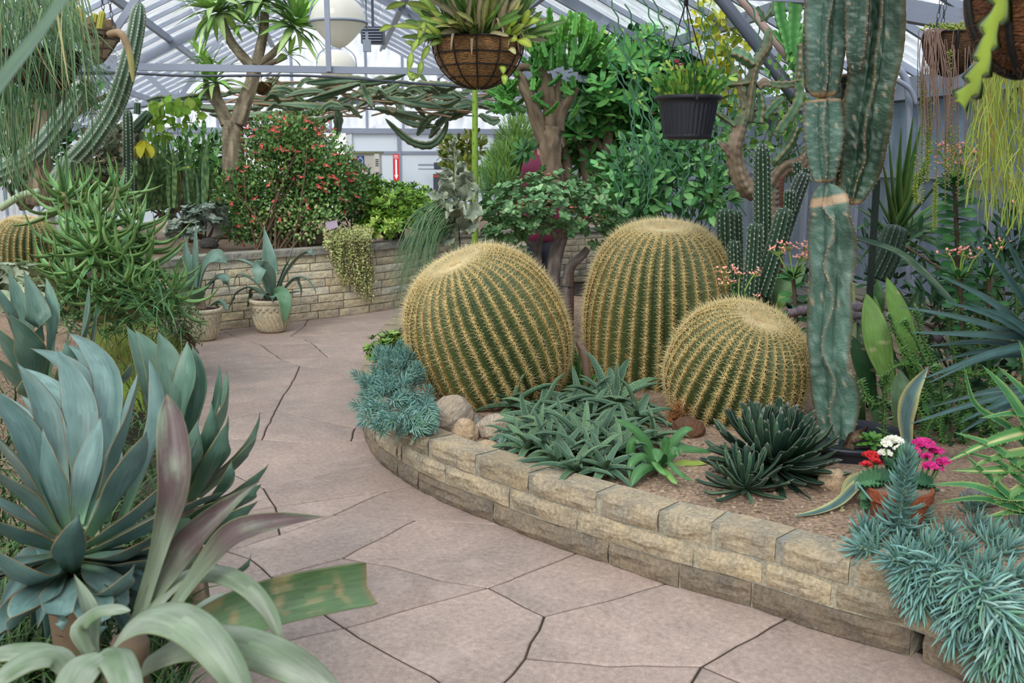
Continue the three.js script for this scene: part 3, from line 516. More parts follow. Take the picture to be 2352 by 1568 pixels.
// the far gable: white panels below, a doorway, glazed gable above
{
  glassWall('wall_far', hp(-HALF - 1, 0, V1), hp(-1.9, 0, V1), 0.1, EAVE, 3, [1.25], M.paneWhite);
  const r = glassWall('wall_far_right', hp(0.35, 0, V1), hp(HALF, 0, V1), 0.1, EAVE, 4, [0.95, 1.7], M.paneWhite);
  const g = struct('wall_gable'), n = 12;
  for (let i = 0; i <= n; i++) { const u = lerp(-HALF, HALF, i / n); if (roofY(u) - EAVE > 0.06) lpart(g, 'mullion', bar(hp(u, EAVE, V1), hp(u, roofY(u), V1), 0.05, 0.05, V(0, 0, 1)), M.steel); if (i < n) { const u2 = lerp(-HALF, HALF, (i + 1) / n), a = hp(u, EAVE, V1), b = hp(u2, EAVE, V1), c = hp(u2, roofY(u2) + 0.03, V1), d = hp(u, roofY(u) + 0.03, V1); lpart(g, 'pane', geom([...a.toArray(), ...b.toArray(), ...c.toArray(), ...d.toArray()], [0, 1, 2, 0, 2, 3]), M.pane); } }
  lpart(g, 'lintel', bar(hp(-HALF, EAVE, V1 - 0.03), hp(HALF, EAVE, V1 - 0.03), 0.12, 0.1), M.steel);
  // behind the eye, so that the room is closed
  const b = struct('wall_back'); lpart(b, 'pane', (() => { const q = [hp(-HALF - 1, 0, V0), hp(HALF, 0, V0), hp(HALF, EAVE, V0), hp(0, RIDGE + 0.05, V0), hp(-HALF - 1, EAVE, V0)]; return geom(q.flatMap((p) => p.toArray()), [0, 1, 2, 0, 2, 4, 4, 2, 3]); })(), M.paneWhite);
}
// the entrance: a white portal with glazed fanlight, the way through to the next house
{
  const v = V1 - 0.02, t = struct('door_1'), pu = (px) => { const a = Math.atan((px - W / 2) / FOC) + A10; return Math.tan(a) * v; };
  const uL = -1.9, uR = 0.35, top = 1.98;
  lpart(t, 'door_frame', merge([bar(hp(uL, 0, v), hp(uL, EAVE, v), 0.12, 0.1), bar(hp(-0.12, 0, v), hp(-0.12, top, v), 0.16, 0.1), bar(hp(uR, 0, v), hp(uR, EAVE, v), 0.12, 0.1)]), M.white);
  lpart(t, 'door_lintel', bar(hp(uL, 1.68, v - 0.03), hp(0.0, 1.68, v - 0.03), 0.16, 0.17), M.white);
  for (let i = 0; i < 3; i++) { const a = lerp(uL, -0.05, i / 3), b = lerp(uL, -0.05, (i + 1) / 3); lpart(t, 'pane', bar(hp(a + 0.04, 1.92, v), hp(b - 0.04, 1.92, v), 0.01, 0.26), M.pane); lpart(t, 'mullion', bar(hp(a, 1.76, v), hp(a, 2.1, v), 0.05, 0.05), M.white); }
  lpart(t, 'side_panel', bar(hp(-0.02, 0.9, v + 0.02), hp(0.28, 0.9, v + 0.02), 0.01, 1.5), M.clear);
  // the porch beyond: white side walls, green cabinet
  const porch = struct('wall_porch'); lpart(porch, 'panel', merge([bar(hp(uL - 0.3, 0, v + 3), hp(uL - 0.3, 2.2, v + 3), 0.05, 0.05), bar(hp(-3, 1.1, v + 4), hp(1.5, 1.1, v + 4), 0.05, 2.2)]), M.paneWhite);
  const cab = thing('door_leaf', 'green door standing open in the far doorway', 'door', hp(-0.42, 0, v + 0.5)); part(cab, 'panel', merge([bar(hp(-0.62, 0.9, v + 0.5), hp(-0.22, 0.9, v + 0.4), 0.05, 1.7)]), std({ color: 0x1c8a5a, roughness: 0.5 })); part(cab, 'pane', bar(hp(-0.5, 1.15, v + 0.44), hp(-0.34, 1.15, v + 0.4), 0.05, 0.5), std({ color: 0x8fc4b4, roughness: 0.2 }));
}
// pendant globe lamps on the ridge line
M.globe = new THREE.MeshPhysicalMaterial({ color: 0xf6f2e8, transmission: 0.45, thickness: 0, roughness: 0.85, clearcoat: 0.5, side: THREE.DoubleSide });
function lamp(px, py, wpx, d, label) {
  const c = at(px, py, d), r = mPx(wpx, d) / 2, t = thing('pendant_lamp', label, 'lamp', c, undefined);
  const up = [], dn = []; for (let i = 0; i <= 12; i++) { const a = i / 12; up.push(new THREE.Vector2(r * (0.98 * Math.cos(a * 1.25) + 0.005), r * 0.9 * Math.sin(a * 1.25) / 0.949)); }
  for (let i = 0; i <= 12; i++) { const a = i / 12; dn.push(new THREE.Vector2(r * 0.98 * Math.pow(1 - a, 0.62) + 0.002, -r * 0.85 * Math.pow(a, 1.15) - 0.01)); }
  lpart(t, 'upper_shade', new THREE.LatheGeometry(up, 36), M.globe); lpart(t, 'lower_lens', new THREE.LatheGeometry(dn, 36), M.globe);
  lpart(t, 'rim', new THREE.TorusGeometry(r, r * 0.05, 8, 40).rotateX(PI / 2), M.steel);
  lpart(t, 'cap', new THREE.CylinderGeometry(r * 0.2, r * 0.33, r * 0.3, 20).translate(0, r * 0.98, 0), M.steel);
  for (const s of [-1, 1]) lpart(t, 'hanger', tubeGeo([V(s * r * 1.02, -0.02, 0), V(s * r * 0.9, r * 0.65, 0), V(s * r * 0.3, r * 1.15, 0)], 0.008, { n: 10, m: 5 }), M.steel);
  lpart(t, 'pole', new THREE.CylinderGeometry(0.014, 0.014, 1.2, 8).translate(0, r * 1.1 + 0.6, 0), M.steel);
}
lamp(777, 52, 124, 10.0, 'nearer white globe pendant lamp with grey rim under the ridge');
lamp(773, 158, 88, 13.8, 'farther white globe pendant lamp partly behind the truss beam');
{ // heater and junction box near the lamps
  const c = at(857, 82, 13), t = thing('unit_heater', 'dark grey louvred unit heater hung under the far roof', 'heater', c);
  lpart(t, 'casing', box(0.28, 0.2, 0.2), M.steelDk); for (let i = 0; i < 5; i++) lpart(t, 'louvre', box(0.24, 0.012, 0.03, 0, -0.07 + i * 0.035, 0.11), M.steel);
  lpart(t, 'hanger', box(0.03, 1.1, 0.03, 0, 0.65, 0), M.steelDk);
  const j = at(843, 105, 11.5), b = thing('junction_box', 'small grey electrical box on a rod beside the globe lamps', 'electrical box', j);
  lpart(b, 'casing', box(0.085, 0.13, 0.06), M.steel); lpart(b, 'conduit', box(0.03, 0.09, 0.03, 0, 0.1, 0), M.steel); lpart(b, 'rod', box(0.014, 1.4, 0.014, 0, 0.8, 0), M.steelDk);
}
// pipes: big dark ones coming down the right slope, bent grey conduits on the right wall
{
  const t = thing('heating_pipe', 'dark grey heating pipe slanting down behind the euphorbia tree', 'pipe', at(1720, 60, 7.5)), p = (a, b, d) => at(a, b, d);
  part(t, 'pipe', tubeGeo([p(1610, -60, 7.6), p(1690, 40, 7.3), p(1760, 130, 7.0), p(1830, 230, 6.8)], 0.045, { n: 16, m: 10 }), M.steelDk);
  const t2 = thing('heating_pipe', 'pinkish brown heating pipe beside the dark slanting pipe', 'pipe', at(1750, 60, 7.5)); part(t2, 'pipe', tubeGeo([p(1650, -60, 7.8), p(1725, 25, 7.5), p(1800, 120, 7.2), p(1860, 200, 7)], 0.03, { n: 16, m: 10 }), std({ color: 0x9a8078, roughness: 0.6 }));
  const t3 = thing('conduit', 'grey bent conduit curving down the right glass wall behind the tall cactus', 'conduit', at(2085, 300, 6.9)); part(t3, 'pipe', tubeGeo([p(2000, 110, 6.9), p(2050, 148, 6.9), p(2075, 172, 6.9), p(2086, 210, 6.9), p(2086, 420, 6.9), p(2086, 640, 6.9)], 0.024, { n: 40, m: 9 }), M.steel);
  const t4 = thing('conduit', 'thinner grey conduit curving outward below the bent one', 'conduit', at(2070, 200, 6.8)); part(t4, 'pipe', tubeGeo([p(1990, 140, 6.8), p(2050, 178, 6.8), p(2090, 205, 6.8), p(2106, 240, 6.8)], 0.017, { n: 24, m: 8 }), M.steel);
}
// beyond the glass: the ground outside and a blurred row of trees
{
  const g = struct('ground'); lpart(g, 'lawn', box(160, 0.1, 160, 0, -0.14, -20), std({ color: 0x6d7a58, roughness: 1, map: T_soil }));
}
// information kiosk, fire sign, door plates
function signTexture(draw, w, h) { const c = document.createElement('canvas'); c.width = w; c.height = h; draw(c.getContext('2d'), w, h); const t = new THREE.CanvasTexture(c); t.colorSpace = THREE.SRGBColorSpace; return t; }
{
  const d = 14.6, t = thing('information_kiosk', 'white kiosk with a blue hand logo above the red flowered bush', 'kiosk', at(845, 400, d)), o = at(845, 352, d);
  part(t, 'cabinet', box(0.36, 1.2, 0.3, o.x, o.y - 0.6, o.z), std({ color: 0xe2e0da, roughness: 0.6 }));
  part(t, 'roof', box(0.42, 0.03, 0.36, o.x, o.y + 0.01, o.z), std({ color: 0x8a9472, roughness: 0.6 }));
  part(t, 'slot_panel', box(0.07, 0.27, 0.02, o.x + 0.15, o.y - 0.13, o.z + 0.17), std({ color: 0xf0efe8, roughness: 0.6 }));
  for (let i = 0; i < 4; i++) part(t, 'slot', box(0.045, 0.012, 0.006, o.x + 0.152, o.y - 0.09 - i * 0.028, o.z + 0.181), M.black);
  part(t, 'base_panel', box(0.2, 0.6, 0.02, o.x + 0.09, o.y - 0.62, o.z + 0.155), std({ color: 0x1c7a55, roughness: 0.6 }));
  const m = std({ map: signTexture((c, w, h) => { c.fillStyle = '#1d4fa3'; c.fillRect(0, 0, w, h); c.strokeStyle = '#eef2f8'; c.lineWidth = 11; c.beginPath(); c.moveTo(58, 118); c.bezierCurveTo(10, 108, 18, 50, 44, 34); c.stroke(); c.beginPath(); c.moveTo(70, 118); c.bezierCurveTo(120, 108, 112, 60, 96, 44); c.stroke(); c.lineWidth = 8; for (const [x, y] of [[52, 14], [68, 10], [84, 16]]) { c.beginPath(); c.moveTo(x, y); c.lineTo(x + 10, 48); c.stroke(); } }, 128, 128), roughness: 0.5 });
  part(t, 'logo_sign', box(0.11, 0.13, 0.008, o.x - 0.09, o.y - 0.1, o.z + 0.156), [m, m, m, m, m, m]);
}
{
  const o = at(910, 385, 19.6), t = thing('fire_sign', 'tall red and white FIRE extinguisher sign by the far doorway', 'sign', o);
  const m = std({ map: signTexture((c, w, h) => { c.fillStyle = '#d3202c'; c.fillRect(0, 0, w, h); c.fillStyle = '#fff'; c.fillRect(14, 70, w - 28, 8); c.font = 'bold 42px sans-serif'; c.textAlign = 'center'; c.fillText('FIRE', w / 2, 54); c.beginPath(); c.moveTo(w / 2, h - 30); c.lineTo(24, h - 120); c.lineTo(w / 2 - 18, h - 120); c.lineTo(w / 2 - 18, 100); c.lineTo(w / 2 + 18, 100); c.lineTo(w / 2 + 18, h - 120); c.lineTo(w - 24, h - 120); c.fill(); }, 128, 512), roughness: 0.5 });
  lpart(t, 'board', box(0.12, 0.52, 0.02), m);
  const b = thing('door_bar', 'horizontal push bar with grey lock box on the far white wall', 'door bar', at(990, 380, 19.9)); lpart(b, 'bar', merge([box(0.5, 0.04, 0.03, 0, 0.01, 0), box(0.5, 0.025, 0.03, 0, -0.07, 0)]), M.steel); lpart(b, 'lock_box', box(0.12, 0.12, 0.06, 0.12, 0, 0.02), M.steelDk);
  const c = thing('notice_box', 'grey upright box with a red stripe before the far white wall', 'box', at(1004, 420, 18)); lpart(c, 'casing', box(0.13, 0.62, 0.1, 0, -0.15, 0), M.steelDk); lpart(c, 'stripe', box(0.11, 0.035, 0.004, 0, 0.12, 0.052), std({ color: 0xc4452f }));
}

// ---------------------------------------------------------------- golden barrel cacti
const TUFT = [0, 1, 2].map(() => tuft(8, 2, 1, 0.03, [0.9, 0.74, 0.42], [1.0, 0.96, 0.78], 0.13, [0.5, 0.33, 0.14]));
function barrel(o) {
  const { base, axis, a, h, ribs, dip = 0.05, dep = 0.105, twist = 0, full = 0.78, sp = 0.045 } = o, Y = axis.clone().normalize();
  const t = thing('barrel_cactus', o.label, 'cactus', base.clone(), undefined), X = Y.clone().cross(V(0.2, 0, 1)).normalize(), Z = X.clone().cross(Y);
  const per = 8, m = ribs * per, n = 84, P = [], K = [], U = [], I = [];
  const prof = (f) => {                                         // f: 0 apex .. 1 base
    const ph = f * PI * 0.93, c = Math.cos(ph), r = a * Math.pow(Math.sin(ph), full) * (f > 0.55 ? lerp(1, o.foot ?? 0.86, sstep(f, 0.55, 1)) : 1) * lerp(1, 1, f);
    let y = h * (0.5 + 0.5 * Math.sign(c) * Math.pow(Math.abs(c), 0.92)) - h * 0.03; y -= dip * Math.exp(-Math.pow(r / (a * 0.2), 2)); return [r, y];
  };
  const q = o.seed ?? 0, point = (f, th, k) => { const [r, y] = prof(f), wob = 1 + 0.025 * fbm(Math.cos(th) * 1.5 + q, y * 2.5, Math.sin(th) * 1.5, 2), tt = th + twist * f + 0.02 * Math.sin(f * 9 + th * 3); const rr = r * wob * k; return base.clone().addScaledVector(X, rr * Math.cos(tt)).addScaledVector(Z, rr * Math.sin(tt)).addScaledVector(Y, y); };
  const green = C('#2f4020'), green2 = C('#525f34'), tan = C('#9a7338'), wool = C('#e6d3a6'), brown = C('#8a6232'), dirt = C('#a5803f');
  for (let i = 0; i <= n; i++) {
    const f = 0.006 + i / n * 0.994, [r] = prof(f), d = dep * sstep(r, a * 0.08, a * 0.6);
    for (let j = 0; j < m; j++) {
      const u = Math.abs(((j / per + 0.5) % 1) - 0.5) * 2, th = j / m * 2 * PI, p = point(f, th, 1 - d * Math.pow(u, 0.85) * (1.15 - 0.15 * u));
      P.push(p.x, p.y, p.z); U.push(j / m * 6, f * 4);
      const sc = 0.5 + fbm(p.x * 5 + q, p.y * 5, p.z * 5, 4), spk = fbm(p.x * 60, p.y * 60, p.z * 60, 2);
      let c = mixc(green2, green, sstep(u, 0.3, 1)); c = mixc(c, mixc(brown, green, 0.45), sstep(f, 0.6, 1) * 0.7); c = mixc(c, dirt, sstep(spk, 0.28, 0.4) * sstep(sc, 0.35, 0.7) * sstep(f, 0.25, 0.6));
      if (u < 0.14) c = mixc(tan, brown, sstep(f, 0.3, 1) * 0.4);
      c = mixc(c, mixc(wool, C('#c98f55'), sstep(0.5 + fbm(p.x * 22 + q, p.y * 22, p.z * 22, 3), 0.5, 0.8) * 0.7), 1 - sstep(r, a * 0.1, a * 0.3)); K.push(...c);
    }
  }
  for (let i = 0; i < n; i++) for (let j = 0; j < m; j++) { const A = i * m + j, b = i * m + (j + 1) % m; I.push(A, b, A + m, b, b + m, A + m); }
  const c0 = point(0, 0, 1), k = P.length / 3; P.push(c0.x, c0.y, c0.z); K.push(...wool); U.push(0, 0); for (let j = 0; j < m; j++) I.push(j, k, (j + 1) % m);
  part(t, 'body', geom(P, I, K, U), M.cactus);
  const mats = [[], [], []], cols = [[], [], []];
  for (let j = 0; j < ribs; j++) {
    const th = j / ribs * 2 * PI; let prev = null, acc = 0, want = 0.01;
    for (let i = 0; i <= 700; i++) {
      const f = i / 700 * 0.97 + 0.012, p = point(f, th, 1); if (prev) acc += p.distanceTo(prev);
      if (prev && acc >= want) {
        acc = 0; const [r] = prof(f), p2 = point(f + 0.004, th, 1), T = p2.clone().sub(p).normalize(), side = point(f, th + 0.01, 1).sub(p).normalize(), N = T.clone().cross(side).normalize().negate(); if (N.dot(p.clone().sub(base).addScaledVector(Y, -h * 0.45)) < 0) N.negate();
        const young = 1 - sstep(r, a * 0.2, a * 0.55), s = sp * lerp(1, 0.55, young) * R(0.85, 1.2), g = RI(3);
        N.addScaledVector(V(R(-1, 1), R(-1, 1), R(-1, 1)), 0.12).normalize();
        mats[g].push(frame2(p.addScaledVector(N, 0.001), N, T, s));
        const v = R(0.8, 1.12), c = mixc(mixc([0.92, 0.82, 0.56], [1, 0.94, 0.78], young), [0.6, 0.4, 0.2], sstep(f, 0.62, 1) * R(0.4, 0.95)); cols[g].push(c.map((x) => x * v));
        want = lerp(0.0205, 0.011, young) * R(0.85, 1.15);
      }
      prev = p;
    }
  }
  for (let i = 0; i < 170; i++) { const th = R(0, 2 * PI), f = 0.01 + 0.075 * Math.sqrt(rnd()), p = point(f, th, 1), N = Y.clone().addScaledVector(p.clone().sub(base).addScaledVector(Y, -h).normalize(), 0.3).addScaledVector(V(R(-1, 1), R(-1, 1), R(-1, 1)), 0.3).normalize(), g = RI(3); mats[g].push(frame(p, N, R(0, 6), sp * R(0.3, 0.5))); cols[g].push([1, R(0.86, 0.95), R(0.68, 0.82)]); }
  mats.forEach((mm, g) => inst(t, 'spines', TUFT[g], M.spine, mm, cols[g]));
  return t;
}
// each stands where its foot meets the soil and leans as in the picture
{
  const mk = (bx, by, bd, tx, ty, td, o) => { const b = at(bx, by, bd), top = at(tx, ty, td); barrel({ base: b, axis: top.clone().sub(b), h: top.distanceTo(b), ...o }); };
  mk(1200, 925, 5.5, 1035, 588, 5.28, { a: 0.435, ribs: 37, twist: 0.12, seed: 3, full: 0.74, label: 'leftmost of the three great golden barrel cacti, leaning left with a pale woolly crown' });
  mk(1500, 955, 5.95, 1527, 502, 5.72, { a: 0.445, ribs: 36, seed: 8, full: 0.66, foot: 0.82, label: 'tallest upright golden barrel cactus, middle of the three great ones' });
  mk(1630, 985, 5.1, 1755, 720, 4.82, { a: 0.355, ribs: 33, twist: -0.15, seed: 14, full: 0.74, foot: 0.7, label: 'smallest of the three great golden barrel cacti, leaning right on a brown base' });
  { const c = gs(1580, 985, 0.02), t = thing('dead_root_mat', 'matted reddish brown dead spines at the foot of the smallest great barrel', 'dead growth', c), ms = [], cols = []; for (let i = 0; i < 900; i++) { const u = V(R(-1, 1), R(0, 1), R(-1, 1)).normalize(), p = at(1588 + u.x * 52, 975 - u.y * 62, 4.83 + R(-0.04, 0.1)); ms.push(frame(p, V(R(-1, 1), R(-1, 1), R(-0.2, 1)), 0, R(0.025, 0.045))); const v = R(0.6, 1.1); cols.push([0.52 * v, 0.28 * v, 0.14 * v]); } inst(t, 'spines', TUFT[0], M.spine, ms, cols); lpart(t, 'mat', rockGeo(0.075, 0.06, 0.09, 5), tinted(0x6b4a36)); }
  mk(62, 640, 7.2, 62, 497, 7.15, { a: 0.232, ribs: 30, seed: 21, full: 0.7, sp: 0.032, label: 'small golden barrel cactus at the left edge beside the spiky aloe thicket' });
}

// ---------------------------------------------------------------- columnar cacti
const PRICK = [tuft(5, 2, 1, 0.035, [0.6, 0.5, 0.4], [0.9, 0.86, 0.8], 0.2), tuft(7, 1, 1, 0.03, [0.8, 0.78, 0.72], [1, 1, 0.97], 0.2)];
function spotsOf(t, spots, s, kind, col) { inst(t, 'spines', PRICK[kind], M.spine, spots.map((q) => frame2(q.p, q.d, q.T, s * R(0.75, 1.25))), spots.map(() => { const v = R(0.7, 1.1); return col.map((x) => x * v); })); }
const dk = C('#20382a'), md = C('#34523e'), bl = C('#56796a'), cork = C('#a88360');
// the tall jointed column: each joint is a part
{
  const t = thing('column_cactus', 'tallest blue green winged column cactus rising from the black pot out of the picture', 'cactus', at(1915, 1052, 4.45)), D = 4.45;
  const seg = (pts, rad, o = {}) => {
    const q = R(0, 40), { geo, spots } = ribGeo(pts.map((p) => at(p[0], p[1], p[2] ?? D)), rad.map((r) => mPx(r, D)), { ribs: o.ribs ?? 5, depth: o.depth ?? 0.55, sharp: 0.62, per: 10, n: 60, gap: 0.033, wave: o.wave ?? 0.1, lump: 0.012, phase: o.phase ?? 0, round: o.round ?? 0.08, start: 0.05, twist: o.twist ?? 0, ref: V(0, 0, 1),
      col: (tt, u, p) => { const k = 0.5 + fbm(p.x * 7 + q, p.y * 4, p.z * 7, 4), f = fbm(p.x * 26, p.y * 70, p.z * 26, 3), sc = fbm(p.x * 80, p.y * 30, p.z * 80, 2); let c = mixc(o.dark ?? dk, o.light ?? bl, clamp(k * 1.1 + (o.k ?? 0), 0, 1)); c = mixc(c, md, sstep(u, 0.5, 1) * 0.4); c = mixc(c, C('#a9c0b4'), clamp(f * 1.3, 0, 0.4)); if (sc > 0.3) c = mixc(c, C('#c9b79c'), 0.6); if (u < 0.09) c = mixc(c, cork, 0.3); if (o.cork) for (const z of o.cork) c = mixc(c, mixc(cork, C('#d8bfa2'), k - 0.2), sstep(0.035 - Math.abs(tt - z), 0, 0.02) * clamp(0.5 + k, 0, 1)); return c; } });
    part(t, 'stem_joint', geo, M.cactus); spotsOf(t, spots, 0.012, 0, [0.85, 0.66, 0.5]);
  };
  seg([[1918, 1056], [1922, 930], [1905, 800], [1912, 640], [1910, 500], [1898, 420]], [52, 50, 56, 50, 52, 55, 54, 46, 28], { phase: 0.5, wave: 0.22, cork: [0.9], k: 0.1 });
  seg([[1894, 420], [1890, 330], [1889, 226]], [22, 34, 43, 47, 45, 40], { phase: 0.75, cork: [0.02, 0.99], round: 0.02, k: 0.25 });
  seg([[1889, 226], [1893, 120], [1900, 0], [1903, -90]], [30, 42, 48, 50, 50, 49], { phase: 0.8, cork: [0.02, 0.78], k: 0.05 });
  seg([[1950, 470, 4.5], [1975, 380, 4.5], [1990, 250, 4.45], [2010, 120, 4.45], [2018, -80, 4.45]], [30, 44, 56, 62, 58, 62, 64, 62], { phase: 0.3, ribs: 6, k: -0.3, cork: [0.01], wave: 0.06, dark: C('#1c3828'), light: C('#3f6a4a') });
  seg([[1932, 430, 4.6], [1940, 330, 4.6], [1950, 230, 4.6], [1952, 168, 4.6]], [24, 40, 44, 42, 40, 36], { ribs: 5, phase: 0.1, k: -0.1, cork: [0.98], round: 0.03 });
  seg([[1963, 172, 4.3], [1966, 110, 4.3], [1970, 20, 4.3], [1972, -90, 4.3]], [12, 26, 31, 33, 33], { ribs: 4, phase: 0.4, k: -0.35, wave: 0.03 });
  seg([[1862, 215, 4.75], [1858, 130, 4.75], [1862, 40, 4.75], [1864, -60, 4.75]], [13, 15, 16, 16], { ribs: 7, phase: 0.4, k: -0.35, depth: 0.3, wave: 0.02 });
}
// clustered green columns with white spines behind the third barrel
function column(name, label, pts, rad, o) {
  const t = thing(name, label, 'cactus', at(...pts[0]), o.group), list = o.many ?? [pts];
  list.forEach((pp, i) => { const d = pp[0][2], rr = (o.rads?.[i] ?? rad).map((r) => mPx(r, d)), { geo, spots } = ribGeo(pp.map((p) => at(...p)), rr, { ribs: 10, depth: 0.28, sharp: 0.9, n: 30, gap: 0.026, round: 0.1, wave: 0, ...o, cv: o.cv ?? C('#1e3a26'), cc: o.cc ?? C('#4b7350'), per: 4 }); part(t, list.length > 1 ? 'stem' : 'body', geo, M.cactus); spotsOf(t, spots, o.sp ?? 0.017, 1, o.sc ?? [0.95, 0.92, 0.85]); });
}
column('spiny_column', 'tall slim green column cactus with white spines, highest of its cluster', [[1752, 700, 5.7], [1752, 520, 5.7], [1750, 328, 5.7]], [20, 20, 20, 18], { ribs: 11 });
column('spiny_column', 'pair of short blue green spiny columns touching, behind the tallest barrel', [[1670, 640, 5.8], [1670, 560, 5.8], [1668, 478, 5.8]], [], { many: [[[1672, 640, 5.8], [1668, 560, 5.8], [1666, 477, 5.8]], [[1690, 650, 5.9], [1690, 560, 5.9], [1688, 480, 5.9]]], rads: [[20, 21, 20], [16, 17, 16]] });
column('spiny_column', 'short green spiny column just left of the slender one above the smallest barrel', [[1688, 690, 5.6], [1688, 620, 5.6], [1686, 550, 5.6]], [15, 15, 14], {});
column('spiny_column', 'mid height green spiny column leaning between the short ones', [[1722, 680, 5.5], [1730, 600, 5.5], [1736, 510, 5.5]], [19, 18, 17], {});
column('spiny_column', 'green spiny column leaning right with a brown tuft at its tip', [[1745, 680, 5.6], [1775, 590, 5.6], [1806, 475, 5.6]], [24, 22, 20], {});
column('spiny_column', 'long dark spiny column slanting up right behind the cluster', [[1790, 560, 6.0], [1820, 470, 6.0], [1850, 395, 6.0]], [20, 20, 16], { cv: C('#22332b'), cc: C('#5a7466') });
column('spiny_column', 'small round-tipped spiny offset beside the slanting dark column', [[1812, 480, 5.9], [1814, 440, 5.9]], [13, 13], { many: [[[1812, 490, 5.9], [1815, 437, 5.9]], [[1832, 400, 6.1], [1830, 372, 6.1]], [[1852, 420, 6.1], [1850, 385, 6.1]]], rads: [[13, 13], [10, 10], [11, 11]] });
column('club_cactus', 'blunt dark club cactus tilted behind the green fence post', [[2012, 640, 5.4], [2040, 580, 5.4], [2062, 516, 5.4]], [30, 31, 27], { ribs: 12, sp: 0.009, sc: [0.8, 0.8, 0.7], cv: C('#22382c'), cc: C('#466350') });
// the arching silver-spined columns at the left
column('torch_cactus', 'long pale green column cactus curving up right to a white woolly tip', [[30, 400, 8.4], [150, 375, 8.4], [240, 270, 8.3], [290, 170, 8.2], [322, 10, 8.2]], [24, 25, 25, 24, 22], { ribs: 9, depth: 0.25, n: 60, many: [[[130, 420, 8.4], [165, 375, 8.4], [215, 320, 8.3], [262, 245, 8.3], [290, 165, 8.2], [310, 80, 8.2], [322, 4, 8.2]]], rads: [[22, 22, 22, 22, 20, 18, 16]], cv: C('#3d5a44'), cc: C('#8ba58a'), sp: 0.024 });
column('torch_cactus', 'pale ribbed column cactus slanting behind the hanging grass at the left', [[0, 400, 8.8]], [], { ribs: 9, depth: 0.25, n: 50, many: [[[-10, 400, 8.8], [80, 350, 8.8], [140, 280, 8.8], [180, 215, 8.8], [210, 180, 8.8]]], rads: [[22, 24, 23, 18, 14]], cv: C('#54705c'), cc: C('#9fb6a0'), sp: 0.022 });
column('torch_cactus', 'upright dark green column cactus with beaded white ribs before the snake plants', [[295, 470, 8.6], [295, 360, 8.6], [293, 250, 8.6]], [13, 12, 11], { ribs: 8, depth: 0.22, cv: C('#24402a'), cc: C('#4a6b4a'), sp: 0.02, n: 40 });
column('torch_cactus', 'short green column stub between the upright column and the yellow flower', [[300, 300, 9.6], [335, 265, 9.6]], [13, 12], { ribs: 7, many: [[[305, 300, 9.6], [345, 258, 9.6]], [[315, 262, 9.8], [316, 235, 9.8]]], rads: [[13, 12], [7, 7]], cv: C('#2b4a34'), cc: C('#55774f'), sp: 0.01 });
column('torch_cactus', 'cut grey green stump of a column cactus above the aloe thicket', [[145, 420, 8.0], [158, 364, 8.0]], [22, 20], { ribs: 7, round: 0.02, cv: C('#4b6450'), cc: C('#86a083'), sp: 0.012, many: [[[140, 430, 8.0], [158, 364, 8.0]]], rads: [[20, 18]] });

// ---------------------------------------------------------------- agaves with traced leaves
// [tip x, y, depth, middle x, y, depth, base x, y, width]
function tracedLeaves(t, list, baseD, center, mat, o) {
  for (const L of list) {
    const tip = at(L[0], L[1], L[2]), mid = at(L[3], L[4], L[5]), base = at(L[6], o.minBase ? Math.max(L[7], o.minBase) : L[7], (L[9] ?? baseD) + (o.minBase && L[7] < o.minBase ? 0.1 : 0)), w = L[8] * (o.wide ?? 1);
    const p1 = base.clone().lerp(mid, 0.55).addScaledVector(mid.clone().sub(base.clone().lerp(tip, 0.5)), 0.12), axis = center.clone().add(V(0, o.up ?? 0.6, 0)), face = L[12] ?? axis.sub(mid).normalize();
    const v = R(0.82, 1.15), q = R(0, 9), hue = R(-0.12, 0.12), len = base.distanceTo(tip);
    const c = (tt, s) => { const k = Math.abs(s); let c0 = mixc(o.deep, o.pale, clamp(0.5 + 0.8 * fbm(s * 1.2 + q, tt * 2 + q, q, 2) + (k < 0.2 ? 0.12 : 0) + hue, 0, 1)); c0 = mixc(c0, o.base ?? c0, 1 - sstep(tt, 0, 0.3)); if (o.flush) c0 = mixc(c0, o.flush, sstep(tt, 0.1, 0.5) * sstep(0.5 + fbm(q, tt * 3, s, 2), 0.2, 0.55) * clamp((L[10] ?? 0) * 0.9, 0, 0.88)); if (L[11] === PROF.blunt) { c0 = mixc(c0, C('#4d7a3c'), 0.6); if (fbm(tt * 9, s * 4, 3, 3) > 0.16 || tt > 0.97) c0 = mixc(c0, C('#b59a70'), 0.7); } if (k > 0.98) c0 = o.edge; if (tt > 0.975) c0 = o.spine ?? o.edge; return c0.map((x) => x * (k > 0.98 ? 1 : v)); };
    part(t, 'leaf', leafGeo([base, p1, mid, mid.clone().lerp(tip, 0.55).addScaledVector(mid.clone().sub(base.clone().lerp(tip, 0.5)), 0.12), tip], { w, prof: L[11] ?? o.prof, fold: o.fold ?? 0.3, th: w * (o.th ?? 0.1), n: o.n ?? 16, face, c, twist: R(-0.15, 0.15), wave: o.wave ?? 0, teeth: o.teeth }), typeof mat === 'function' ? mat() : mat);
  }
}
const blueO = { minBase: 0, deep: C('#345f58'), pale: C('#92b0ac'), base: C('#86ad8a'), edge: C('#b58a55'), spine: C('#5a3a30'), prof: PROF.agave, up: 0.45, wide: 1.2 };
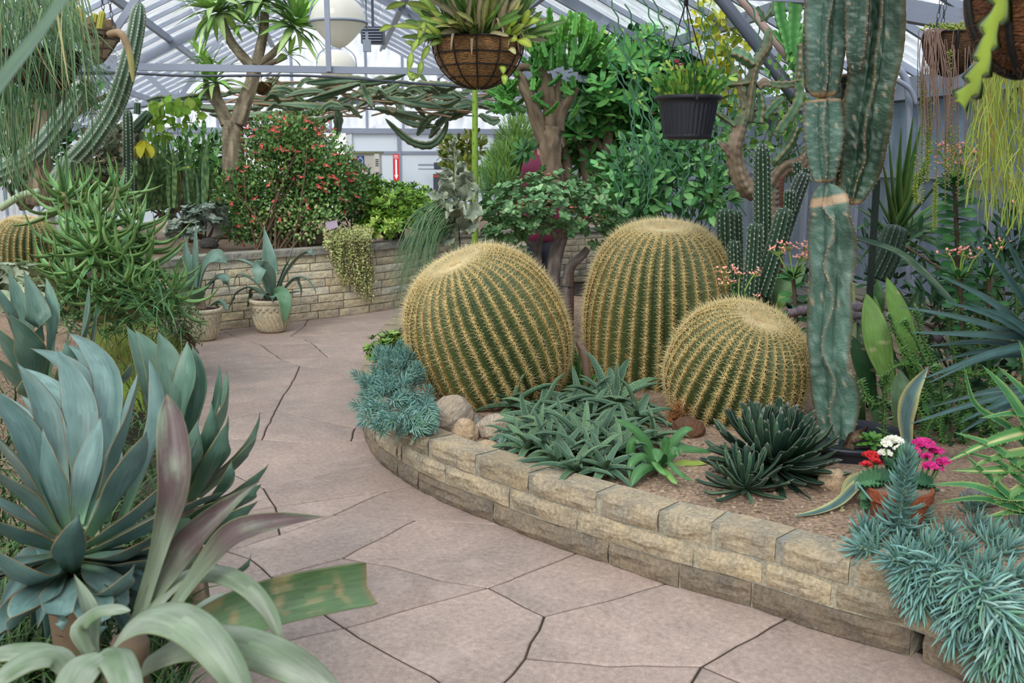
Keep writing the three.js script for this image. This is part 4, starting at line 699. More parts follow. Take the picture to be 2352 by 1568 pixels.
{
  const c = at(165, 1225, 2.4), t = thing('blue_agave', 'large blue grey agave rosette filling the lower left foreground', 'agave', c);
  const stump = at(165, 1330, 2.4); part(t, 'stem', tubeGeo([stump.clone().setY(0.14), stump, c.clone()], [0.06, 0.06, 0.04], { n: 8, m: 10, bump: 0.3 }), M.twig);
  tracedLeaves(t, [
    [36, 830, 2.65, 110, 955, 2.6, 150, 1180, 0.062], [129, 797, 2.8, 183, 930, 2.65, 195, 1150, 0.078], [156, 763, 3.05, 248, 868, 2.8, 235, 1120, 0.07], [153, 790, 3.1, 236, 880, 2.9, 240, 1130, 0.065], [68, 799, 3.0, 195, 880, 2.85, 225, 1110, 0.06], [40, 840, 2.95, 160, 935, 2.8, 195, 1130, 0.06],
    [318, 852, 2.5, 287, 985, 2.45, 215, 1185, 0.085], [340, 818, 2.75, 365, 965, 2.6, 280, 1190, 0.07], [337, 991, 2.2, 300, 1085, 2.25, 212, 1225, 0.075], [-40, 880, 2.5, 55, 1000, 2.5, 120, 1190, 0.075], [-60, 960, 2.3, 35, 1065, 2.35, 130, 1215, 0.078], [44, 905, 2.7, 130, 1000, 2.6, 170, 1170, 0.062],
    [-60, 1060, 2.2, 40, 1130, 2.3, 138, 1232, 0.078], [-70, 1180, 2.1, 30, 1232, 2.2, 140, 1262, 0.075], [-60, 1230, 2.0, 62, 1335, 2.1, 150, 1285, 0.078], [310, 1293, 2.05, 272, 1362, 2.05, 200, 1330, 0.062], [182, 1180, 2.0, 160, 1262, 2.05, 168, 1325, 0.062], [365, 1222, 2.1, 290, 1278, 2.15, 185, 1275, 0.066],
    [405, 1085, 2.3, 320, 1185, 2.3, 195, 1255, 0.075], [452, 1008, 2.4, 380, 1135, 2.35, 200, 1250, 0.075], [15, 1450, 1.95, 70, 1395, 2.0, 150, 1300, 0.08], [-40, 1490, 1.95, 40, 1415, 2.05, 140, 1300, 0.078], [145, 1450, 1.95, 135, 1385, 2.0, 160, 1310, 0.066], [232, 955, 2.6, 208, 1060, 2.5, 178, 1205, 0.066],
    [268, 1000, 2.6, 252, 1085, 2.5, 195, 1215, 0.066], [98, 980, 2.35, 112, 1095, 2.35, 152, 1225, 0.07], [435, 1150, 2.3, 330, 1222, 2.25, 200, 1268, 0.072], [500, 1180, 2.35, 370, 1262, 2.25, 210, 1275, 0.075], [520, 1128, 2.5, 410, 1175, 2.4, 215, 1262, 0.075], [-60, 1120, 2.35, 40, 1185, 2.35, 140, 1240, 0.07],
    [-70, 1330, 2.0, 40, 1300, 2.15, 140, 1275, 0.075], [225, 1470, 1.95, 215, 1400, 2.0, 185, 1310, 0.075], [300, 1420, 2.1, 250, 1350, 2.15, 190, 1290, 0.07], [420, 1310, 2.25, 320, 1300, 2.2, 200, 1285, 0.07], [0, 900, 2.8, 90, 1010, 2.7, 160, 1170, 0.066], [262, 880, 2.9, 258, 980, 2.8, 205, 1160, 0.066]], 2.4, c, () => pick([M.waxy, M.waxy, M.waxy2]), { ...blueO, minBase: 1200 });
  const fill = []; for (let i = 0; i < 34; i++) { const a = i * 2.39996, e = [165 + Math.cos(a) * R(150, 290), 1330 + R(-60, 190) + Math.abs(Math.sin(a)) * 40]; fill.push([e[0], e[1], 2.35 + R(0, 0.35), lerp(165, e[0], 0.55), lerp(1260, e[1], 0.35), 2.45, 165, 1270, 0.062]); }
  tracedLeaves(t, fill, 2.55, c, M.waxy2, { ...blueO, deep: C('#2f5650'), pale: C('#6f9390') });
}
{
  const c = at(410, 1130, 2.95), t = thing('blue_agave', 'blue grey agave behind the large rosette with leaf tips reaching over the path', 'agave', c);
  part(t, 'stem', tubeGeo([c.clone().setY(0.13), c.clone()], [0.08, 0.05], { n: 6, m: 9 }), M.bark);
  tracedLeaves(t, [
    [430, 782, 3.05, 428, 890, 2.98, 400, 1070, 0.088], [362, 760, 3.1, 395, 862, 3.0, 398, 1070, 0.08], [442, 794, 3.08, 456, 900, 3.02, 418, 1075, 0.075], [289, 746, 3.2, 338, 850, 3.1, 388, 1060, 0.07], [308, 755, 3.15, 364, 850, 3.05, 392, 1060, 0.075], [503, 835, 3.1, 500, 930, 3.02, 440, 1085, 0.045], [520, 850, 3.0, 513, 955, 2.92, 430, 1095, 0.08],
    [486, 920, 2.8, 484, 1015, 2.78, 430, 1125, 0.062], [524, 954, 2.8, 507, 1045, 2.75, 440, 1150, 0.08], [597, 945, 2.9, 568, 1035, 2.85, 450, 1130, 0.06], [590, 998, 2.8, 558, 1055, 2.75, 460, 1140, 0.05], [617, 1064, 2.7, 572, 1118, 2.65, 460, 1165, 0.045], [532, 1054, 2.55, 520, 1115, 2.55, 450, 1190, 0.04], [456, 960, 2.7, 440, 1050, 2.68, 412, 1130, 0.06],
    [600, 1112, 2.5, 545, 1160, 2.5, 430, 1215, 0.075], [592, 1150, 2.5, 520, 1210, 2.45, 420, 1235, 0.07], [578, 1268, 2.4, 545, 1318, 2.4, 430, 1300, 0.03], [560, 1180, 2.6, 500, 1240, 2.55, 420, 1240, 0.07], [548, 1140, 2.7, 500, 1165, 2.7, 430, 1190, 0.06], [330, 900, 2.9, 350, 985, 2.9, 395, 1100, 0.06], [580, 1335, 2.45, 520, 1335, 2.5, 430, 1270, 0.06], [420, 1330, 2.5, 430, 1260, 2.6, 415, 1180, 0.07]], 2.95, c, () => pick([M.waxy, M.waxy2]), { ...blueO, deep: C('#35624f'), pale: C('#7fa08e'), edge: C('#a98a4c') });
}
{
  const c = at(85, 880, 3.4), t = thing('blue_agave', 'broad leaved blue agave cluster further back at the left edge', 'agave', c);
  part(t, 'stem', tubeGeo([c.clone().setY(0.16), c.clone()], [0.08, 0.05], { n: 6, m: 9 }), M.bark);
  tracedLeaves(t, [[54, 621, 3.45, 90, 730, 3.4, 100, 880, 0.075], [105, 634, 3.5, 126, 735, 3.45, 110, 880, 0.06], [18, 618, 3.55, 48, 715, 3.5, 75, 880, 0.055], [-18, 645, 3.4, 28, 745, 3.35, 75, 890, 0.085], [18, 716, 3.2, 66, 800, 3.25, 85, 905, 0.085], [204, 655, 3.5, 200, 750, 3.45, 150, 900, 0.065], [222, 703, 3.5, 215, 780, 3.45, 165, 900, 0.045], [-40, 800, 3.2, 30, 870, 3.3, 80, 920, 0.075], [-60, 700, 3.3, 5, 780, 3.3, 65, 900, 0.08], [300, 830, 3.2, 290, 870, 3.2, 200, 920, 0.05], [60, 860, 3.1, 75, 900, 3.15, 90, 950, 0.08], [150, 780, 3.3, 160, 850, 3.3, 130, 930, 0.075]], 3.4, c, () => pick([M.waxy, M.waxy2]), { ...blueO, deep: C('#31604f'), pale: C('#86a89a'), edge: C('#b59a4c') });
}
{ // dark undergrowth below the rosettes
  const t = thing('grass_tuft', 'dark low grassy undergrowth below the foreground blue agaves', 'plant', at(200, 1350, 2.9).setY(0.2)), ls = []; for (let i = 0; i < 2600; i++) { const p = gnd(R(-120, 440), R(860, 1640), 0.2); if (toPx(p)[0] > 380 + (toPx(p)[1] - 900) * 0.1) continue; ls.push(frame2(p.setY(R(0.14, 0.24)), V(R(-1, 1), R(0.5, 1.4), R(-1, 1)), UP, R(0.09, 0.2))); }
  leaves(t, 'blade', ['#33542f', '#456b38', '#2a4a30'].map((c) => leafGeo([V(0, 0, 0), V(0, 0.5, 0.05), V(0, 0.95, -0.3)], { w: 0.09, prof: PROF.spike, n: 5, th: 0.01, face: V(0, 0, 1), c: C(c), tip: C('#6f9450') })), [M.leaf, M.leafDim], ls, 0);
}
{ // soft grey-green agave right under the camera
  const c = at(300, 1470, 1.75), t = thing('soft_agave', 'pale grey green agave with purple flushed arching leaves at the very bottom left', 'agave', c);
  part(t, 'stem', tubeGeo([c.clone().add(V(-0.1, -0.55, 0)).setY(0.1), c.clone().add(V(-0.02, -0.12, 0)), c.clone()], [0.05, 0.045, 0.035], { n: 8, m: 9 }), M.twig);
  const O = { deep: C('#577648'), pale: C('#a2ab9c'), base: C('#8d9c86'), edge: C('#a9b47c'), spine: C('#8a7a58'), flush: C('#5f4048'), prof: PROF.strap, up: 0.35, fold: 0.45, th: 0.07, n: 22 };
  tracedLeaves(t, [
    [383, 905, 1.8, 402, 1110, 1.72, 325, 1400, 0.06, 1.75, 1.6, (x) => x < 0.6 ? lerp(0.45, 1, sstep(x, 0.1, 0.6)) : Math.pow(Math.max(0, 1 - ((x - 0.6) / 0.4) ** 2.2), 0.9), V(0.1, 0.2, 1)], [598, 1104, 1.8, 440, 1235, 1.75, 305, 1440, 0.052, 1.75, 1.1, PROF.agave, V(0.3, 0.4, 0.9)], [752, 1186, 1.75, 545, 1225, 1.72, 395, 1405, 0.052, 1.72, 1.8, PROF.agave, V(-0.4, 0.5, 0.8)],
    [843, 1345, 2.0, 640, 1385, 1.85, 430, 1460, 0.095, 1.75, 0.5, PROF.blunt, V(0, 0.55, 0.85)],
    [170, 1318, 1.75, 200, 1400, 1.72, 215, 1500, 0.042, 1.7, 0, PROF.agave]], 1.75, c, M.waxy, O);
  const arch = (pts, w, d, fl = 0, prof = PROF.strap) => { const P = pts.map((p) => at(p[0], p[1], p[2] ?? d)), q = R(0, 9); part(t, 'leaf', leafGeo(P, { w, prof, fold: -0.35, th: w * 0.07, n: 26, face: c.clone().add(V(0, 0.9, 0.5)).sub(P[Math.floor(P.length / 2)]), c: (x, s) => { let k = mixc(O.deep, O.pale, clamp(0.55 + fbm(s + q, x * 3, q, 2) * 1.2, 0, 1)); k = mixc(k, O.flush, fl * sstep(0.5 + fbm(q, x * 3, s, 2), 0.3, 0.8)); return Math.abs(s) > 0.97 ? mixc(k, O.edge, 0.7) : k; } }), M.waxy); };
  arch([[330, 1420, 1.72], [400, 1335, 1.75], [480, 1312, 1.75], [560, 1340, 1.7], [620, 1410, 1.65], [648, 1490, 1.62]], 0.04, 1.7, 0.2);
  arch([[255, 1490, 1.65], [300, 1425, 1.6], [372, 1405, 1.55], [450, 1440, 1.5], [530, 1540, 1.45], [580, 1660, 1.42]], 0.075, 1.5);
  arch([[330, 1520, 1.7], [430, 1465, 1.65], [560, 1475, 1.6], [690, 1530, 1.55], [800, 1610, 1.52]], 0.082, 1.6, 0.25);
  arch([[205, 1500, 1.68], [180, 1440, 1.68], [215, 1405, 1.68], [262, 1396, 1.66], [300, 1402, 1.65]], 0.034, 1.68);
  arch([[180, 1560, 1.6], [130, 1502, 1.6], [70, 1508, 1.58], [10, 1545, 1.55], [-30, 1590, 1.53]], 0.05, 1.6);
  arch([[140, 1500, 1.7], [60, 1490, 1.72], [0, 1495, 1.74], [-60, 1520, 1.75]], 0.045, 1.7);
  arch([[230, 1500, 1.55], [190, 1520, 1.52], [160, 1570, 1.48], [140, 1640, 1.45]], 0.07, 1.5);
  arch([[240, 1490, 1.6], [265, 1505, 1.52], [290, 1560, 1.45], [320, 1640, 1.42]], 0.055, 1.5);
  arch([[420, 1450, 1.8], [460, 1395, 1.85], [510, 1372, 1.9], [545, 1390, 1.9]], 0.035, 1.8);
  arch([[170, 1540, 1.72], [140, 1500, 1.74], [110, 1480, 1.75], [118, 1452, 1.74]], 0.02, 1.7, 0, PROF.spike);
}
{ // out-of-focus blade right before the lens at the upper left
  const P = [at(-70, 300, 1.15), at(30, 165, 1.12), at(110, 60, 1.1), at(190, -60, 1.08)], t = thing('agave_leaf', 'single grey green blade close to the camera crossing the top left corner', 'leaf', P[0]);
  part(t, 'blade', leafGeo(P, { w: 0.036, prof: (x) => lerp(1, 0.65, x), fold: 0.3, n: 14, face: V(-0.6, 0.5, 0.9), c: C('#6d8a72'), mid: C('#587560') }), M.waxy);
}
// the two potted agaves by the far wall
const potMat = tinted(0xd9cdb8, { bumpScale: 0.006 });
function potted(px, py, wpx, label, labelPot, list, d) {
  const o = gnd(px, py, 0.004), r = mPx(wpx, d) / 2, H = r * 1.62, t = thing('planter_pot', labelPot, 'pot', o, 'cream stone pots by the far wall');
  const pr = [[0, 0], [0.6, 0], [0.68, 0.06], [0.8, 0.3], [0.92, 0.62], [0.97, 0.82], [0.97, 0.86], [1.03, 0.88], [1.06, 0.94], [1.03, 1], [0.93, 1], [0.9, 0.9], [0, 0.88]].map((p) => new THREE.Vector2(p[0] * r, p[1] * H));
  lpart(t, 'pot', new THREE.LatheGeometry(pr, 48), potMat);
  const leafs = []; for (let i = 0; i < 26; i++) { const a = i / 26 * 2 * PI; leafs.push(tubeGeo([V(Math.cos(a - 0.18) * r * 0.72, H * 0.1, Math.sin(a - 0.18) * r * 0.72), V(Math.cos(a) * r * 0.845, H * 0.36, Math.sin(a) * r * 0.845), V(Math.cos(a + 0.14) * r * 0.9, H * 0.52, Math.sin(a + 0.14) * r * 0.9)], 0.007, { n: 4, m: 4 })); }
  for (let i = 0; i < 18; i++) { const a = i / 18 * 2 * PI; for (const [k, h] of [[0.95, 0.68], [0.975, 0.76]]) leafs.push(new THREE.SphereGeometry(r * 0.1, 7, 5).scale(1, 0.75, 0.35).rotateY(-a + PI / 2).translate(Math.cos(a + (h > 0.7 ? 0.16 : 0)) * r * k, H * h, Math.sin(a + (h > 0.7 ? 0.16 : 0)) * r * k)); }
  lpart(t, 'relief', merge(leafs), potMat);
  lpart(t, 'soil', new THREE.CylinderGeometry(r * 0.92, r * 0.92, 0.02, 24).translate(0, H * 0.9, 0), std({ color: 0x6b4a38, map: T_soil, roughness: 1 }));
  const c = o.clone().add(V(0, H * 0.92, 0)), a = thing('potted_agave', label, 'agave', c);
  part(a, 'stem', tubeGeo([c.clone(), c.clone().add(V(0, 0.12, 0))], [0.05, 0.03], { n: 4, m: 8 }), M.bark);
  for (const L of list) { const P = L.p.map((q) => at(q[0], q[1], d + (q[2] ?? 0))), q = R(0, 9), v = R(0.85, 1.1), F = c.clone().add(V(0, 0.5, 0)).sub(P[Math.floor(P.length / 2)]); part(a, 'leaf', leafGeo(P, { w: mPx(L.w * 1.4, d), prof: L.f ?? PROF.agave, fold: 0.28, n: 18, face: L.face ?? F, c: (x, s) => { let k = mixc(C('#4e7868'), C('#93b0a4'), clamp(0.5 + fbm(s + q, x * 3, q, 2), 0, 1)); if (L.dry) k = mixc(k, C('#7a4a36'), sstep(x, 0.6, 1) * 0.8); if (L.old) k = mixc(k, C('#4c7a44'), 0.6); if (Math.abs(s) > 0.97) k = C('#a9b48e'); return k.map((z) => z * v); } }), M.leaf); }
  return [t, a];
}
potted(625, 760, 94, 'blue green agave spreading from the right cream pot', 'cream relief pot standing clear on the paving, right of two', [
  { p: [[622, 680], [618, 600], [606, 518, 0.1]], w: 26 }, { p: [[630, 675], [650, 625], [665, 595], [678, 545, 0.1]], w: 12 }, { p: [[636, 676], [655, 630], [690, 588], [715, 578], [724, 590, -0.05]], w: 22 }, { p: [[615, 672], [590, 620], [560, 600], [522, 595, 0]], w: 22 },
  { p: [[622, 672, -0.1], [612, 625, -0.2], [598, 610, -0.25], [593, 625, -0.3], [592, 652, -0.32]], w: 26, f: PROF.strap }, { p: [[640, 680], [665, 650], [680, 640], [692, 660], [690, 688]], w: 22 }, { p: [[640, 682], [680, 638], [706, 642], [724, 665], [726, 680]], w: 12 }, { p: [[610, 684], [580, 664], [570, 690], [568, 706]], w: 20, f: PROF.strap },
  { p: [[612, 686], [575, 660], [545, 672], [528, 700], [524, 714]], w: 14 }, { p: [[612, 676], [575, 640], [545, 632], [535, 660]], w: 12 }, { p: [[626, 688, -0.1], [640, 668, -0.2], [655, 690, -0.28], [654, 725, -0.3], [652, 748, -0.3]], w: 22, dry: 1, old: 1, face: V(0.2, 0.6, 1) }, { p: [[630, 686], [670, 672], [700, 668]], w: 14 }, { p: [[616, 690, -0.1], [606, 676, -0.15], [598, 690, -0.2]], w: 16, dry: 1 }, { p: [[622, 690, -0.12], [622, 680, -0.2], [628, 698, -0.24]], w: 18, dry: 1 }], 9.05);
potted(466, 779, 90, 'blue green agave spreading from the left cream pot', 'cream relief pot half hidden by the left planting, left of two', [
  { p: [[442, 690], [432, 620], [424, 542, 0.1]], w: 24 }, { p: [[446, 690], [448, 600], [450, 500, 0.1]], w: 12 }, { p: [[452, 690], [468, 620], [490, 592], [512, 592], [522, 604, -0.1]], w: 34 }, { p: [[455, 690], [480, 655], [505, 636], [522, 645], [530, 680]], w: 20, f: PROF.strap }, { p: [[480, 700], [492, 650], [496, 618]], w: 10 }, { p: [[486, 700], [505, 690], [520, 708], [526, 724]], w: 9 }, { p: [[440, 690], [400, 640], [370, 620], [352, 630]], w: 26 }, { p: [[446, 700, -0.1], [440, 670, -0.2], [430, 655, -0.3]], w: 40, old: 1 }, { p: [[484, 702], [498, 695], [502, 712]], w: 14, old: 1 }], 8.68);

// ---------------------------------------------------------------- shrub kit
const blob = (px, py, d, rx, ry, n, rz) => ({ c: at(px, py, d), r: [mPx(rx, d), mPx(ry, d), mPx(rz ?? rx, d)], n });
function cloud(blobs, o = {}) {                                 // places of leaves in a few ellipsoids
  const { s0 = 0.03, s1 = 0.05, up = 0.4, out = 0.7, jit = 0.5, shell = 0.4, droop = 0, whorl = 0 } = o, list = [];
  for (const b of blobs) for (let i = 0; i < b.n; i++) {
    const u = V(R(-1, 1), R(-1, 1), R(-1, 1)); if (u.lengthSq() > 1) { i--; continue; } u.normalize(); const k = Math.pow(rnd(), shell), p = b.c.clone().add(V(u.x * b.r[0] * k, u.y * b.r[1] * k, u.z * b.r[2] * k));
    if (p.y < (o.floor ?? 0.2)) continue;
    const d = u.clone().multiplyScalar(out).add(V(R(-1, 1) * jit, up + R(-1, 1) * jit - droop, R(-1, 1) * jit)).normalize();
    if (whorl) { const ax = d, x = ax.clone().cross(V(0.3, 0.9, 0.2)).normalize(), z = ax.clone().cross(x), a0 = R(0, 6); for (let j = 0; j < whorl; j++) { const a = a0 + j / whorl * 2 * PI, e = o.open ?? 0.9, dd = x.clone().multiplyScalar(Math.cos(a) * Math.sin(e)).addScaledVector(z, Math.sin(a) * Math.sin(e)).addScaledVector(ax, Math.cos(e)).addScaledVector(V(R(-1, 1), R(-1, 1), R(-1, 1)), 0.15); list.push(frame2(p.clone().addScaledVector(ax, R(-0.01, 0.01)), dd, ax, R(s0, s1))); } }
    else list.push(frame2(p, d, u.clone().add(V(0, 0.8, 0.3)), R(s0, s1)));
  }
  return list;
}
function branches(t, base, blobs, n, r, mat = M.twig, o = {}) {
  const gs = [];
  for (let i = 0; i < n; i++) { const b = pick(blobs), e = b.c.clone().add(V(R(-0.75, 0.75) * b.r[0], R(-0.3, 0.85) * b.r[1], R(-0.75, 0.75) * b.r[2])), s = base.clone().add(V(R(-1, 1), 0, R(-1, 1)).multiplyScalar(o.spread ?? 0.06)), m = s.clone().lerp(e, 0.5).add(V(R(-1, 1), R(-0.2, 1), R(-1, 1)).multiplyScalar(s.distanceTo(e) * (o.bend ?? 0.12))); gs.push(tubeGeo([s, m, e], [r, r * 0.65, r * 0.25], { n: 7, m: 5 })); }
  return part(t, 'branches', merge(gs), mat);
}
const tintGeo = (len, w, cols, o = {}) => cols.map((c) => miniLeaf(len, w, { c, mid: c.map((x) => x * 1.18), edge: c, ...o }));
const five = (r, c, mid, n = 5) => { const gs = []; for (let i = 0; i < n; i++) { const g = miniLeaf(r, r * 0.85, { prof: PROF.oval, n: 3, c, edge: c, mid: mid ?? c.map((x) => x * 0.85), bend: 0.15, fold: 0.05 }); g.rotateX(PI / 2 - 0.35); g.rotateY(i / n * 2 * PI); gs.push(g); } return merge(gs, true); };
function shrub(name, label, cat, o) {
  const t = thing(name, label, cat, o.base, o.group);
  if (o.stems) branches(t, o.base, o.blobs, o.stems, o.r ?? 0.012, o.twig, o);
  leaves(t, 'leaf', o.geos, o.mats ?? [M.leaf, M.leafDim, M.leafLit], cloud(o.blobs, o), o.solo ?? 0);
  if (o.flowers) { const list = cloud(o.flowers.blobs, { s0: 1, s1: 1.3, shell: 0.12, up: 0.8, jit: 0.3 }); list.forEach((m) => { const p = originOf(t), f = lpart(t, 'flower', pick(o.flowers.geos), M.petal); f.applyMatrix4(new THREE.Matrix4().makeTranslation(-p.x, -p.y, -p.z).multiply(m)); }); }
  return t;
}
const pgreen = [C('#5f9440'), C('#4a7d38'), C('#7ba64c')], ygreen = [C('#93bd48'), C('#73a53c'), C('#b3cf62')], dgreen = [C('#3d6f3a'), C('#345f38'), C('#4f8644')], grey = [C('#8d9c8c'), C('#75887c'), C('#a5b0a0')];

// ---------------------------------------------------------------- rear bed
{
  const b = gnd(650, 572, 0.66), bl = [blob(650, 420, 10.4, 105, 130, 6400, 80), blob(560, 470, 10.3, 70, 90, 2600), blob(740, 400, 10.5, 85, 100, 4000), blob(650, 320, 10.5, 90, 60, 2700), blob(790, 430, 10.6, 60, 70, 1800), blob(700, 500, 10.2, 90, 55, 900), blob(600, 520, 10.2, 70, 45, 600), blob(715, 285, 10.5, 40, 35, 160)];
  const red = [C('#e2404e'), C('#d62c48'), C('#f0686a')].map((c) => merge([five(0.019, c, C('#f0907a'), 4), five(0.015, c, c, 3).translate(0.022, 0.006, 0.008), five(0.014, c, c, 3).translate(-0.014, 0.01, -0.01)], true));
  shrub('flowering_shrub', 'large round bush covered in small red flowers above the far wall', 'shrub', { base: b, blobs: bl, stems: 70, r: 0.013, spread: 0.25, geos: tintGeo(1, 0.62, [C('#85ad62'), C('#669650'), C('#aac67e'), C('#c2be86')]), s0: 0.027, s1: 0.047, solo: 240, shell: 0.5, floor: 0.66, flowers: { blobs: bl.map((x, i) => ({ ...x, r: x.r.map((z) => z * 1.04), n: [90, 26, 84, 90, 46, 6, 4, 10][i] })), geos: red } });
}
{
  const b = gnd(905, 548, 0.66), bl = [blob(900, 475, 10.9, 80, 55, 260), blob(850, 450, 11, 45, 45, 120), blob(955, 470, 11.2, 50, 45, 150), blob(880, 515, 10.6, 60, 28, 120)];
  shrub('green_shrub', 'bright yellow green leafy bush right of the red flowered bush', 'shrub', { base: b, blobs: bl, stems: 24, r: 0.012, spread: 0.12, geos: tintGeo(1, 0.3, [...ygreen, C('#c2d070')], { prof: PROF.obov }), s0: 0.06, s1: 0.085, whorl: 7, open: 0.95, up: 0.7, solo: 260, shell: 0.25, floor: 0.66, twig: M.twig });
}
shrub('green_shrub', 'dark leafy bush wedged between the red flowered and the yellow green bush', 'shrub', { base: gnd(820, 555, 0.66), blobs: [blob(820, 440, 11.3, 60, 60, 300), blob(800, 510, 10.7, 50, 40, 160)], stems: 14, geos: tintGeo(1, 0.4, dgreen), s0: 0.05, s1: 0.075, solo: 40, floor: 0.66 });
{ // trailing variegated plant over the coping
  const t = thing('trailing_plant', 'pale variegated creeper cascading over the far brick wall', 'plant', at(800, 548, 9.9)), ms = [], strands = [];
  for (let i = 0; i < 90; i++) {
    const x = R(748, 856), bottom = (x < 770 ? lerp(575, 640, (x - 748) / 22) : x < 815 ? lerp(640, 672, (x - 770) / 45) : lerp(672, 705, (x - 815) / 41)) - R(0, 70) * rnd(), wallY = 545 - (x - 750) * 0.08, q = R(-8, 14);
    const d0 = -farWall.at(farWall.L * 0.5).p.z; let best = 9.6, bd = 1e9; for (let k = 0; k <= 60; k++) { const p = farWall.at(farWall.L * k / 60).p.clone().setY(0.4), e = Math.abs(toPx(p)[0] - x); if (e < bd) { bd = e; best = -p.z; } }
    const pts = [at(x - q, wallY - R(0, 26), best + 0.18), at(x, wallY + R(5, 15), best - R(0.04, 0.1)), at(x + q * 0.6, lerp(wallY, bottom, 0.55), best - R(0.04, 0.13)), at(x + q, bottom, best - R(0.03, 0.08))], c = curveOf(pts); strands.push(tubeGeo(c, 0.0025, { n: 10, m: 3 }));
    const n = Math.round(c.getLength() / 0.016); for (let k = 0; k < n; k++) { const p = c.getPoint((k + R(0, 1)) / n).add(V(R(-0.02, 0.02), R(-0.01, 0.01), R(-0.015, 0.03))); ms.push(frame2(p, V(R(-1, 1), R(-0.6, 0.8), R(0, 1)), V(0, 0.6, 1), R(0.014, 0.024))); }
  }
  for (let i = 0; i < 500; i++) ms.push(frame2(at(R(752, 850), R(528, 552), 9.85 + R(-0.1, 0.2)), V(R(-1, 1), R(0.2, 1), R(-1, 1)), UP, R(0.014, 0.024)));
  part(t, 'stems', merge(strands), std({ color: 0x8a5f55, roughness: 0.9 })); leaves(t, 'leaf', tintGeo(1, 0.72, [C('#cdd294'), C('#b0bc74'), C('#e6e6b8'), C('#97a868')]), [M.leaf, M.leafLit], ms, 0);
}
{ // plant label on a stake
  const c = at(762, 517, 9.95), t = thing('plant_label', 'small mauve plant label tilted on a stake at the wall edge', 'label', c);
  const g = box(0.12, 0.085, 0.006).rotateX(-0.5).rotateZ(0.3); lpart(t, 'plate', g, std({ color: 0x8d7890, roughness: 0.4 })); lpart(t, 'stake', bar(V(0, -0.03, -0.005), V(0.01, -0.17, -0.01), 0.012, 0.006), M.steel);
}
